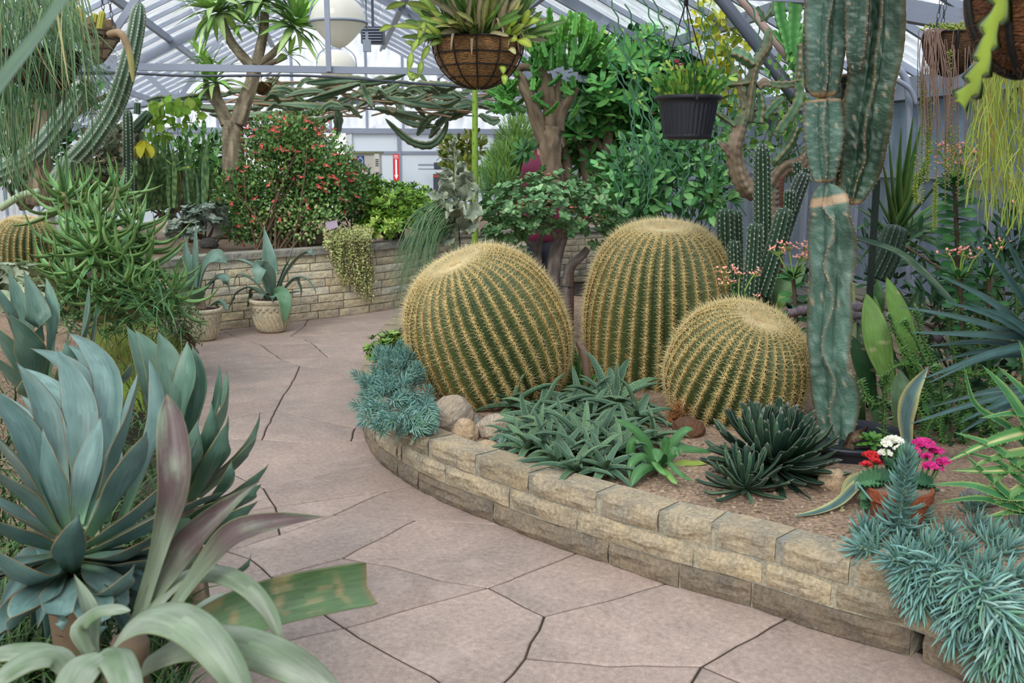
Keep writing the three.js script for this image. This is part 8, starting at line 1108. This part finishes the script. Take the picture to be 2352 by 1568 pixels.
// ---------------------------------------------------------------- terracotta pot of kalanchoes
{
  const d = 3.62, o = gs(2062, 1190), t = thing('flower_pot', 'terracotta pot holding the red, white and pink kalanchoes', 'pot', o), r = 0.115, H = 0.12, pr = [[0, 0], [0.72, 0], [0.78, 0.02], [0.9, 0.6], [0.91, 0.62], [0.97, 0.63], [1.0, 0.66], [1.02, 0.97], [1, 1], [0.92, 1], [0.9, 0.9], [0, 0.9]].map((p) => new THREE.Vector2(p[0] * r, p[1] * H));
  lpart(t, 'pot', new THREE.LatheGeometry(pr, 40), std({ color: 0xa95a3c, roughness: 0.9, map: T_stone, bumpMap: T_fine, bumpScale: 0.002 })); lpart(t, 'soil', new THREE.CylinderGeometry(r * 0.92, r * 0.9, 0.01, 24).translate(0, H * 0.92, 0), M.soil);
  const lob = [C('#3c6e44'), C('#2d5a3c'), C('#54835a')].map((c) => leafGeo([V(0, 0, 0), V(0, 0.5, 0.06), V(0, 1, -0.14)], { w: 0.72, prof: (x) => (x < 0.12 ? 0.15 : Math.pow(Math.sin(PI * Math.pow(clamp((x - 0.08) / 0.94, 0, 1), 0.9)), 0.6) * (1 + 0.1 * Math.sin(x * 40))), fold: 0.25, th: 0.025, n: 20, face: V(0, 0, 1), c, mid: c.map((x) => x * 1.2), wave: 0.05 }));
  const K = (label, heads, col, mid) => {
    const p = thing('kalanchoe', label, 'flower', gnd(heads[0][0], 1150, 0.36)), st = [];
    heads.forEach(([x, y, rr, dz = 0]) => { const c = at(x, y, d + dz), n = Math.round(rr * rr / 11); st.push(tubeGeo([c.clone().lerp(o, 0.75).setY(o.y + 0.12), c.clone().lerp(o, 0.3).add(V(0, -0.02, 0)), c.clone()], 0.004, { n: 6, m: 5 })); for (let i = 0; i < n; i++) { const k = Math.sqrt((i + 0.5) / n), a = i * 2.39996, q = c.clone().add(V(Math.cos(a) * k * mPx(rr, d), (1 - k * k) * mPx(rr * 0.5, d), Math.sin(a) * k * mPx(rr, d) * 0.8)); const f = lpart(p, 'flower', five(0.0125, pick(col), mid, 4), M.petal); f.position.copy(q.sub(originOf(p))); f.rotation.set(R(0, 0.9), R(0, 3), R(-0.4, 0.4)); st.push(tubeGeo([c.clone().add(V(0, -0.01, 0)), originOf(p).add(f.position)], 0.0012, { n: 1, m: 3 })); } });
    part(p, 'stems', merge(st), M.greenTwig); return p;
  };
  const pr1 = K('red flowered kalanchoe at the left of the terracotta pot', [[2000, 1048, 18], [1990, 1068, 12, -0.05], [2012, 1062, 10, -0.05]], [C('#d81f26'), C('#c01420'), C('#e4303a')], C('#b01018'));
  const pr2 = K('white flowered kalanchoe in the middle of the terracotta pot', [[2052, 1016, 24, 0.05], [2070, 1034, 18], [2032, 1042, 14], [2034, 1022, 10]], [C('#f1f1ee'), C('#e4e6ea')], C('#e6e2c0'));
  const pr3 = K('magenta flowered kalanchoe at the right of the terracotta pot', [[2120, 1022, 26, 0.05], [2095, 1038, 18], [2150, 1038, 16, 0.05], [2128, 1050, 12], [2166, 1062, 16], [2135, 1072, 16, -0.05], [2076, 1082, 12, -0.1], [2150, 1075, 14]], [C('#e0208c'), C('#cc1678'), C('#ea48a4')], C('#c01070'));
  for (const [p, ll] of [[pr1, [[1995, 1130], [2000, 1095], [1985, 1150], [2020, 1110]]], [pr2, [[2060, 1075], [2040, 1130], [2055, 1100], [2058, 1030]]], [pr3, [[2110, 1100], [2150, 1120], [2090, 1130], [2140, 1095], [2160, 1100]]]]) { const ls = []; for (const [x, y] of ll) for (let i = 0; i < 4; i++) { const e = at(x + R(-26, 26), y + 16 + R(-14, 18), d - R(0.05, 0.18)), s = o.clone().add(V(0, 0.14, 0)).lerp(e, 0.35), dd = e.clone().sub(s); ls.push(frame2(s, dd, V(R(-0.3, 0.3), 0.9, 0.6), R(0.085, 0.115))); } leaves(p, 'leaf', lob, [M.leaf, M.leafDim], ls, 40); }
  const u = thing('succulent_sprig', 'small green round leaved succulent behind the red kalanchoe', 'succulent', at(2000, 1030, 4.2)), ls = []; rosette(ls, at(2000, 1015, 4.2), V(0, 1, 0.3).normalize(), 22, 0.055, { e0: 1.3, e1: -0.1 }); leaves(u, 'leaf', tintGeo(1, 0.5, pgreen, { prof: PROF.obov }), [M.leaf], ls, 22); part(u, 'stem', tubeGeo([at(2000, 1050, 4.2), at(2000, 1012, 4.2)], 0.006, { n: 3, m: 5 }), M.greenTwig);
}
{ // black nursery pot, sunk in the soil, holding the tall column
  const c = at(1940, 1100, 4.35), t = thing('nursery_pot', 'black plastic pot rim sunk in the soil round the tallest column', 'pot', V(c.x, 0.22, c.z)), pr = [[0.26, -0.1], [0.27, 0.09], [0.285, 0.095], [0.29, 0.115], [0.275, 0.12], [0.262, 0.09], [0, 0.07]].map((p) => new THREE.Vector2(...p)); lpart(t, 'pot', new THREE.LatheGeometry(pr, 48), std({ color: 0x1d222c, roughness: 0.4, side: THREE.DoubleSide }));
  const dl = thing('dead_leaf', 'curled brown dead leaf at the foot of the tallest column', 'leaf', at(1960, 1030, 4.3)); part(dl, 'blade', leafGeo([at(1944, 1045, 4.25), at(1952, 1010, 4.25), at(1970, 1000, 4.25), at(1990, 992, 4.3)], { w: 0.05, prof: PROF.oval, fold: 0.8, n: 10, wave: 0.4, face: V(0, 0.5, 1), c: C('#7a6450'), edge: C('#5c4838') }), M.leaf);
}
// the yellow edged agave leaves
const vari = (s0, s1) => (x, s) => (Math.abs(s) > 0.8 ? C('#d2c98a') : Math.abs(s) < 0.3 ? C(s0) : C(s1));
{
  const t = thing('variegated_leaf', 'long yellow edged agave leaf lying limp on the soil beside the terracotta pot', 'leaf', gnd(1910, 1165, 0.26)); part(t, 'blade', leafGeo([gs(1992, 1098, 0.07), gs(1965, 1118, 0.06), gs(1925, 1155, 0.03), gs(1880, 1175, 0.012), gs(1820, 1186, 0.008)], { w: 0.05, prof: (x) => lerp(0.9, 1, x) * Math.pow(1 - x * x * x, 0.8), fold: 0.3, n: 22, face: V(0, 1, 0.3), c: vari('#4c6a68', '#5c7a76') }), M.leaf); part(t, 'blade', leafGeo([gs(1985, 1085, 0.08), gs(1955, 1105, 0.07), gs(1938, 1140, 0.03), gs(1932, 1180, 0.01)], { w: 0.04, fold: 0.5, n: 16, face: V(0, 1, 0.4), c: vari('#7a8a70', '#93a07c') }), M.leaf);
  const u = thing('variegated_agave', 'single upright grey green agave leaf with cream toothed edges behind the white kalanchoe', 'agave', at(2082, 1010, 4.15)); part(u, 'leaf', leafGeo([at(2086, 1030, 4.15), at(2080, 960, 4.12), at(2094, 900, 4.1), at(2132, 842, 4.1)], { w: mPx(44, 4.1), prof: (x) => lerp(0.55, 1, sstep(x, 0, 0.55)) * Math.pow(Math.max(0, 1 - Math.pow(Math.max(0, (x - 0.5) / 0.5), 1.7)), 0.9), fold: 0.4, n: 22, face: V(-0.35, 0.2, 1), twist: 0.2, c: vari('#5d7c80', '#6b8a8a'), teeth: { gap: 0.018, h: 0.004, c: C('#d8cf96') } }), M.leaf);
}
// broad paddle-leaved snake plants, the arching banded leaf
{
  const d = 4.75, t = thing('snake_plant', 'broad scarred pale green paddle leaves of a snake plant right of the tallest column', 'plant', at(2040, 1000, d)), B = (x0, y0, x1, y1, x2, y2, w, c, dd = 0, f = V(0, 0.1, 1)) => { const q = R(0, 40), k = C(c); part(t, 'leaf', leafGeo([at(x0, y0, d + dd), at(x1, y1, d + dd - 0.05), at(x2, y2, d + dd)], { w: mPx(w, d), prof: (x) => lerp(0.4, 1, sstep(x, 0, 0.55)) * Math.pow(Math.max(0, 1 - Math.pow(Math.max(0, (x - 0.5) / 0.5), 2.2)), 0.85), fold: 0.3, n: 30, face: f, c: (x, s) => { const sc = fbm(s * 5 + q, x * 46, q, 2), e = Math.abs(s) > 0.95; return e ? C('#a5875f') : sc > 0.27 && x > 0.35 && rnd() < 0.75 ? mixc(k, C('#cbbf98'), 0.65) : k.map((z) => z * (1 + 0.4 * fbm(s * 1.5 + q, x * 5, q, 2))); } }), M.leaf); };
  B(2048, 900, 2015, 790, 1990, 674, 64, '#7ba356', -0.1); B(2100, 880, 2075, 760, 2036, 636, 52, '#79a452', 0.05); B(2060, 900, 2030, 790, 2008, 678, 30, '#5c8a48', 0.1); B(2010, 940, 1985, 850, 1955, 770, 46, '#2f5a34', 0.05); B(2000, 900, 1975, 800, 1970, 740, 50, '#44684a', 0.3); B(1985, 1030, 1960, 930, 1965, 860, 56, '#384f2c', -0.05, V(-0.4, 0.2, 1)); B(2062, 1010, 2070, 920, 2066, 850, 56, '#6e8c68', -0.15); B(2090, 1010, 2088, 900, 2100, 810, 50, '#5c7c58', 0.1); B(2040, 1010, 2010, 940, 1998, 865, 30, '#5a7c58', 0.1); B(2075, 800, 2080, 740, 2110, 668, 30, '#3c6038', 0.4); B(2100, 800, 2105, 740, 2125, 680, 28, '#335632', 0.4); B(2020, 760, 2018, 690, 2015, 640, 28, '#44703c', 0.3); B(1960, 650, 1955, 780, 1930, 730, 20, '#9fae7c', 0.3);
  B(1760, 740, 1790, 670, 1850, 610, 70, '#6f9660', 1.0, V(-0.2, 0.5, 1)); B(1780, 730, 1795, 690, 1795, 672, 26, '#8fae60', 0.9);
  const u = thing('snake_plant_leaf', 'long dark banded leaf arching from behind the tallest column down to the right', 'leaf', at(2050, 600, 4.8)); part(u, 'blade', leafGeo([at(1945, 545, 4.9), at(2000, 560, 4.8), at(2065, 585, 4.7), at(2120, 630, 4.6), at(2165, 675, 4.55), at(2196, 705, 4.5)], { w: mPx(26, 4.7), prof: (x) => lerp(0.8, 1, sstep(x, 0, 0.3)) * Math.pow(1 - Math.pow(x, 6), 0.7) * 1, fold: 0.5, n: 44, face: V(0, 1, 0.5), c: (x, s) => mixc(C('#2d4f38'), C('#a5b593'), clamp(sstep(fbm(x * 3, s * 7, 1, 3), 0.05, 0.3) * (1 - x), 0, 0.8)) }), M.waxy);
}
{ // the fence post and dark agave behind
  const p = thing('fence_post', 'dark green rusted steel fence post leaning right of the tallest column', 'post', at(2000, 700, 5.2)), a = at(1995, 720, 5.2), b = at(2014, 414, 5.2); part(p, 'post', merge([bar(a, b, 0.036, 0.006), bar(a.clone().add(V(0.003, 0, -0.02)), b.clone().add(V(0.003, 0, -0.02)), 0.006, 0.04)]), tinted(0x3a4a44, { roughness: 0.8 }));
  const c = at(2055, 540, 6.1), t = thing('dark_agave', 'large dark green sword leaved agave behind the fence post', 'agave', c), L = [[2040, 300, 24], [2070, 290, 30], [2098, 262, 32], [2118, 275, 34], [2152, 315, 26], [2020, 340, 24], [2060, 360, 32], [2190, 380, 28], [2140, 360, 34], [1990, 400, 24], [2230, 450, 24], [1960, 470, 22], [2180, 450, 30], [2250, 520, 22], [1955, 530, 22], [2240, 570, 22], [2200, 600, 20], [1975, 600, 20], [2230, 620, 22], [2170, 640, 20], [2190, 500, 26], [2100, 350, 26], [1985, 560, 22], [2245, 600, 20], [2120, 650, 22], [2215, 545, 24], [2030, 400, 28], [2160, 540, 26], [2200, 660, 18], [1960, 620, 18], [2085, 330, 22]];
  for (const [x, y, w] of L) { const e = at(x, y, 6.1 + R(-0.5, 0.2)), m = c.clone().lerp(e, 0.5).add(V(0, y > 520 ? 0.05 : 0.0, 0)); part(t, 'leaf', leafGeo([c.clone().add(V(R(-0.04, 0.04), R(-0.05, 0.02), R(-0.03, 0.03))), m, e], { w: mPx(w, 6), prof: PROF.spike, fold: 0.5, n: 14, face: c.clone().add(V(0, 0.6, 0.3)).sub(m), c: pick([C('#2d6238'), C('#24502f'), C('#3f7a44')]), edge: C('#86a85c'), tip: C('#4d8a4c') }), M.leaf); }
}
// pink flowered crowns of thorns
function crown(label, d, stems, heads, nl) {
  const t = thing('crown_of_thorns', label, 'flower', at(stems[0][0][0], stems[0][0][1], d)), gs = [], ls = [], th = [];
  for (const s of stems) { const k = curveOf(s.map((q) => at(q[0], q[1], d))); gs.push(tubeGeo(k, 0.011, { n: 12, m: 7 })); const L = k.getLength(), n = Math.round(L * nl * 1.8); for (let i = 0; i < n; i++) { const u = i / n, a = i * 2.39996, T = k.getTangent(u); ls.push(frame2(k.getPoint(u), V(Math.cos(a), 0.1 + 0.9 * Math.pow(u, 8), Math.sin(a)), V(R(-0.3, 0.3), 0.7, 0.8), R(0.09, 0.125))); } for (let i = 0; i < L * 160; i++) { const a = R(0, 6.28); th.push(frame(k.getPoint(rnd()), V(Math.cos(a), R(-0.3, 0.5), Math.sin(a)), 0, R(0.014, 0.026))); } rosette(ls, k.getPoint(1), k.getTangent(1), 14, 0.095, { e0: 1.2, e1: 0.1 }); }
  part(t, 'stem', merge(gs), std({ color: 0x5c4c3c, roughness: 0.95 })); if (th.length) inst(t, 'thorns', new THREE.ConeGeometry(0.08, 1, 4).translate(0, 0.5, 0), std({ color: 0x6e5a48, roughness: 0.8 }), th);
  leaves(t, 'leaf', tintGeo(1, 0.36, [C('#3d7a44'), C('#2f6438'), C('#559050')], { prof: PROF.obov, n: 6 }), [M.leaf, M.leafDim], ls, 160);
  const pk = [C('#e8607a'), C('#e2445f'), C('#f08a88')], sk = []; for (const [x, y, n, bx, by] of heads) { const b = at(bx, by, d), c = at(x, y, d); sk.push(tubeGeo([b, b.clone().lerp(c, 0.55).add(V(R(-0.01, 0.01), 0.01, 0)), c], 0.004, { n: 6, m: 5 })); for (let i = 0; i < n; i++) { const f = lpart(t, 'flower', five(0.017, pick(pk), C('#f0c0a0'), 2).clone(), M.petal); f.position.copy(c.clone().add(V(R(-0.045, 0.045), R(-0.012, 0.028), R(-0.035, 0.035))).sub(originOf(t))); f.rotation.set(R(0.1, 0.8), R(0, 6), R(-0.3, 0.3)); sk.push(tubeGeo([c.clone().add(V(0, -0.02, 0)), originOf(t).add(f.position)], 0.002, { n: 1, m: 3 })); } }
  part(t, 'flower_stalk', merge(sk), std({ color: 0x8aa84a, roughness: 0.7 }));
}
crown('pink flowered crown of thorns tucked between the tallest and smallest barrels', 5.25, [[[1700, 790], [1698, 740], [1696, 700]]], [[1668, 622, 8, 1690, 690], [1700, 628, 8, 1696, 690], [1735, 628, 7, 1705, 685], [1672, 648, 9, 1690, 690], [1730, 688, 4, 1710, 700]], 20);
crown('pink flowered crown of thorns leaning against the tallest column on its left', 5.1, [[[1830, 760], [1826, 700], [1822, 640]]], [[1785, 578, 9, 1820, 640], [1812, 568, 10, 1822, 640], [1838, 592, 10, 1824, 640], [1848, 565, 7, 1828, 640], [1860, 590, 6, 1830, 640]], 26);
crown('tall crown of thorns column with a broad coral pink flower head at the right', 4.9, [[[2200, 650], [2198, 560], [2195, 480], [2193, 425]]], [[2155, 345, 11, 2190, 420], [2195, 350, 12, 2193, 420], [2240, 348, 11, 2196, 420], [2170, 375, 9, 2192, 425], [2210, 378, 10, 2194, 425], [2250, 365, 8, 2198, 425], [2180, 340, 9, 2193, 420], [2215, 340, 8, 2193, 420], [2225, 388, 7, 2195, 425]], 66);
crown('lower crown of thorns with scattered pink flowers before the tall one', 4.7, [[[2210, 760], [2208, 700], [2202, 640]], [[2270, 720], [2272, 680], [2270, 640]]], [[2178, 580, 5, 2200, 640], [2212, 578, 8, 2204, 640], [2260, 572, 6, 2215, 640], [2300, 565, 5, 2270, 640], [2218, 585, 6, 2206, 640], [2345, 470, 5, 2300, 560], [2325, 428, 4, 2300, 520]], 34);
// beaded trailing stems
{
  const t = thing('beaded_succulent', 'tangle of trailing stems densely set with tiny green leaves beside the paddle leaves', 'succulent', at(2100, 960, 4.5)), st = [], ms = [], big = [];
  const S = (pts, d, rr = 1, bigs) => { const k = curveOf(pts.map((q) => at(q[0], q[1], d))); st.push(tubeGeo(k, 0.007, { n: 14, m: 5 })); const L = k.getLength(), n = Math.round(L / 0.0028); for (let i = 0; i < n; i++) { const u = i / n, a = i * 2.39996, T = k.getTangent(u), X = T.clone().cross(V(0, 0, 1)).normalize(), Z = T.clone().cross(X), dd = X.multiplyScalar(Math.cos(a)).addScaledVector(Z, Math.sin(a)).addScaledVector(T, 0.45); (bigs && i % 3 === 0 ? big : ms).push(frame2(k.getPoint(u), dd, T, R(0.022, 0.032) * rr * (bigs && i % 3 === 0 ? 1.6 : 1))); } };
  S([[2110, 850], [2080, 800], [2055, 760], [2043, 720]], 4.5); S([[2130, 840], [2110, 790], [2085, 750], [2075, 735]], 4.5); S([[2150, 850], [2125, 790], [2110, 740], [2100, 710]], 4.55); S([[2120, 860], [2095, 830], [2070, 800]], 4.45); S([[2030, 1005], [2032, 940], [2032, 890], [2034, 858]], 4.35, 1, 1); S([[2034, 880], [2045, 850], [2065, 838], [2082, 836]], 4.35); S([[2035, 920], [2010, 928], [1988, 905], [1978, 870]], 4.35); S([[2180, 960], [2165, 900], [2160, 860], [2150, 840]], 4.5, 1, 1); S([[2200, 880], [2190, 800], [2180, 740], [2185, 720]], 4.7); S([[2255, 820], [2260, 740], [2255, 680], [2270, 640]], 4.8); S([[2290, 800], [2295, 720], [2290, 640]], 4.7); S([[2240, 850], [2250, 790], [2230, 740]], 4.6); S([[2330, 760], [2335, 700], [2330, 650]], 4.6); S([[2160, 870], [2200, 850], [2240, 860], [2290, 850]], 4.5);
  for (let i = 0; i < 26; i++) { const x = R(2105, 2290), y = R(840, 960); S([[x, y], [x + R(-20, 20), y + R(20, 50)], [x + R(-30, 30), y + R(60, 110)]], R(4.35, 4.7), R(0.8, 1)); } for (let i = 0; i < 16; i++) { const x = R(2180, 2350), y = R(640, 820); S([[x, y + 90], [x + R(-15, 15), y + 40], [x + R(-25, 25), y]], R(4.6, 5), R(0.8, 1)); }
  part(t, 'stems', merge(st), M.greenTwig); const g = tintGeo(1, 0.42, [C('#5f9a50'), C('#7bac5c'), C('#98bc6c'), C('#4a8046')], { bend: 0.3 }); leaves(t, 'leaf', g, [M.leaf, M.leafDim], ms, 0); leaves(t, 'large_leaf', tintGeo(1, 0.36, [C('#7fa873'), C('#6b9a62')], { prof: PROF.obov }), [M.leaf], big, 60);
  const u = thing('purple_stem', 'knobbly dark purple trailing stems lying behind the tallest column and paddle leaves', 'stem', at(1960, 700, 5)); const kn = []; for (const p of [[[1810, 720], [1850, 712], [1900, 708], [1990, 705]], [[1940, 720], [1990, 724], [2040, 730]], [[2090, 735], [2120, 760], [2160, 780]]]) kn.push(tubeGeo(p.map((q) => at(q[0], q[1], 5.0)), 0.024, { n: 40, m: 8, bump: 0.6, c: (x, a, p2) => mixc(C('#4a3c4c'), C('#8a7c84'), clamp(0.5 + fbm(p2.x * 60, p2.y * 60, p2.z * 60, 2) * 1.4, 0, 1)) })); part(u, 'stems', merge(kn, true), M.stem);
}
// the toothed blue-grey agave reaching in from the right edge
{
  const c = at(2420, 800, 3.9), t = thing('toothed_agave', 'narrow toothed dark blue green agave leaves reaching in from the right edge', 'agave', c), L = [[2220, 520, 3.9, 24], [2285, 500, 3.7, 26], [2156, 630, 4.0, 28], [2165, 690, 3.9, 26], [2062, 703, 4.1, 24], [2088, 763, 4.0, 26], [2125, 795, 4.05, 22], [2115, 872, 3.85, 26], [2130, 880, 4.0, 20], [2220, 695, 3.75, 24], [2180, 640, 4.2, 22], [2150, 830, 4.2, 20], [2082, 976, 3.9, 24], [2200, 972, 3.75, 24], [2130, 936, 4.0, 20], [2195, 1000, 3.8, 22], [2320, 560, 3.6, 24], [2180, 920, 4.0, 20]];
  for (const [x, y, d, w] of L) { const e = at(x, y, d), b = y > 900 ? at(2440, 905, 3.85) : c, m = b.clone().lerp(e, 0.5).add(V(0, y > 850 ? 0.035 : 0.02, 0)), q = R(0, 9); part(t, 'leaf', leafGeo([b.clone().add(V(R(-0.03, 0.03), R(-0.04, 0.04), 0)), m, e], { w: mPx(w * 1.15, 3.9), prof: (x2) => Math.pow(Math.max(0, 1 - x2), 0.7), fold: 0.55, n: 18, th: 0.008, face: V(-0.35, 0.75, 0.8), c: (x2, s) => (Math.abs(s) > 0.95 ? C('#8a9a86') : mixc(C('#2a4f44'), C('#527478'), clamp(0.55 + fbm(s + q, x2 * 4, q, 2) * 0.9 - s * 0.15, 0, 1))), teeth: { gap: 0.018, h: 0.0035, c: C('#7a8a70') } }), M.waxy); }
}
{ // the variegated aloe under it
  const c = at(2400, 1095, 3.25), t = thing('variegated_aloe', 'pale striped toothed aloe leaves fanning in from the right edge above the blue fingers', 'aloe', c), A = (pts, w, k = 0) => { const P = pts.map((q) => at(q[0], q[1], q[2] ?? 3.3)); part(t, 'leaf', leafGeo(P, { w: mPx(w * 1.2, 3.3), prof: (x) => Math.pow(Math.max(0, 1 - Math.pow(x, 1.6)), 0.8), fold: 0.5, n: 20, th: 0.006, face: V(-0.15, 0.8, 0.8), c: (x, s) => (k === 1 ? (Math.abs(s) < 0.3 ? C('#d5cf94') : C('#5c9a55')) : k === 2 ? (s > 0.6 ? C('#dfd79c') : C('#6fa05c')) : Math.abs(s) > 0.9 ? C('#9fc070') : C(k === 3 ? '#3d7a4c' : '#4f8f5c')), teeth: { gap: 0.026, h: 0.005, c: C('#cfcf86') } }), M.leaf); };
  A([[2400, 1080], [2320, 985], [2240, 930], [2212, 835]].map(([x, y]) => [x, y, 3.4]).reverse().reverse(), 22, 3); A([[2410, 1070], [2360, 980], [2310, 900], [2255, 838]], 34, 0); A([[2420, 1060], [2390, 960], [2350, 900], [2290, 840]], 32, 0); A([[2410, 985], [2330, 1000], [2260, 1022], [2175, 1060]], 32, 1); A([[2420, 1055], [2360, 1040], [2290, 1050], [2225, 1075]], 26, 2); A([[2420, 1090], [2340, 1080], [2260, 1082], [2184, 1080]], 26, 1); A([[2400, 1030], [2350, 1055], [2300, 1090], [2268, 1120]], 24, 2); A([[2400, 1105], [2330, 1060], [2270, 1020], [2190, 992]], 24, 0); A([[2400, 1135], [2310, 1140], [2230, 1115], [2135, 1112]], 26, 0); A([[2420, 1180], [2330, 1165], [2250, 1145], [2150, 1155]], 24, 3); A([[2420, 1200], [2320, 1140], [2260, 1085], [2215, 1045]], 24, 3); A([[2420, 1210], [2360, 1180], [2300, 1180], [2285, 1220], [2290, 1245]], 16, 0); A([[2420, 1140], [2350, 1120], [2300, 1150], [2240, 1150]], 22, 2); A([[2420, 1030], [2370, 930], [2360, 850], [2340, 780]], 30, 0); A([[2420, 1160], [2340, 1100], [2290, 1060], [2200, 1035]], 20, 3); A([[2430, 1100], [2380, 1140], [2330, 1170], [2250, 1190]], 22, 2); A([[2430, 1230], [2350, 1220], [2260, 1240], [2180, 1225]], 18, 3); A([[2420, 1000], [2370, 960], [2330, 950], [2250, 960]], 24, 0);
}
shrub('dark_shrub', 'shadowy low foliage at the foot of the right glass wall', 'shrub', { base: at(2250, 800, 5.4), blobs: [blob(2250, 650, 5.5, 120, 110, 260), blob(2150, 720, 5.4, 90, 70, 140), blob(2320, 560, 5.4, 50, 100, 120), blob(2200, 980, 4.6, 110, 60, 160), blob(2080, 960, 5.0, 90, 70, 120), blob(1870, 680, 5.9, 60, 70, 80), blob(2180, 860, 4.9, 140, 90, 260), blob(2300, 800, 4.7, 70, 120, 160), blob(2040, 600, 5.9, 80, 110, 120)], stems: 18, r: 0.012, spread: 0.3, geos: tintGeo(1, 0.3, [C('#3f6a44'), C('#345a3c'), C('#50804e')], { prof: PROF.obov, n: 5 }), s0: 0.06, s1: 0.11, solo: 80, floor: 0.25 });

renderer.render(scene, camera);
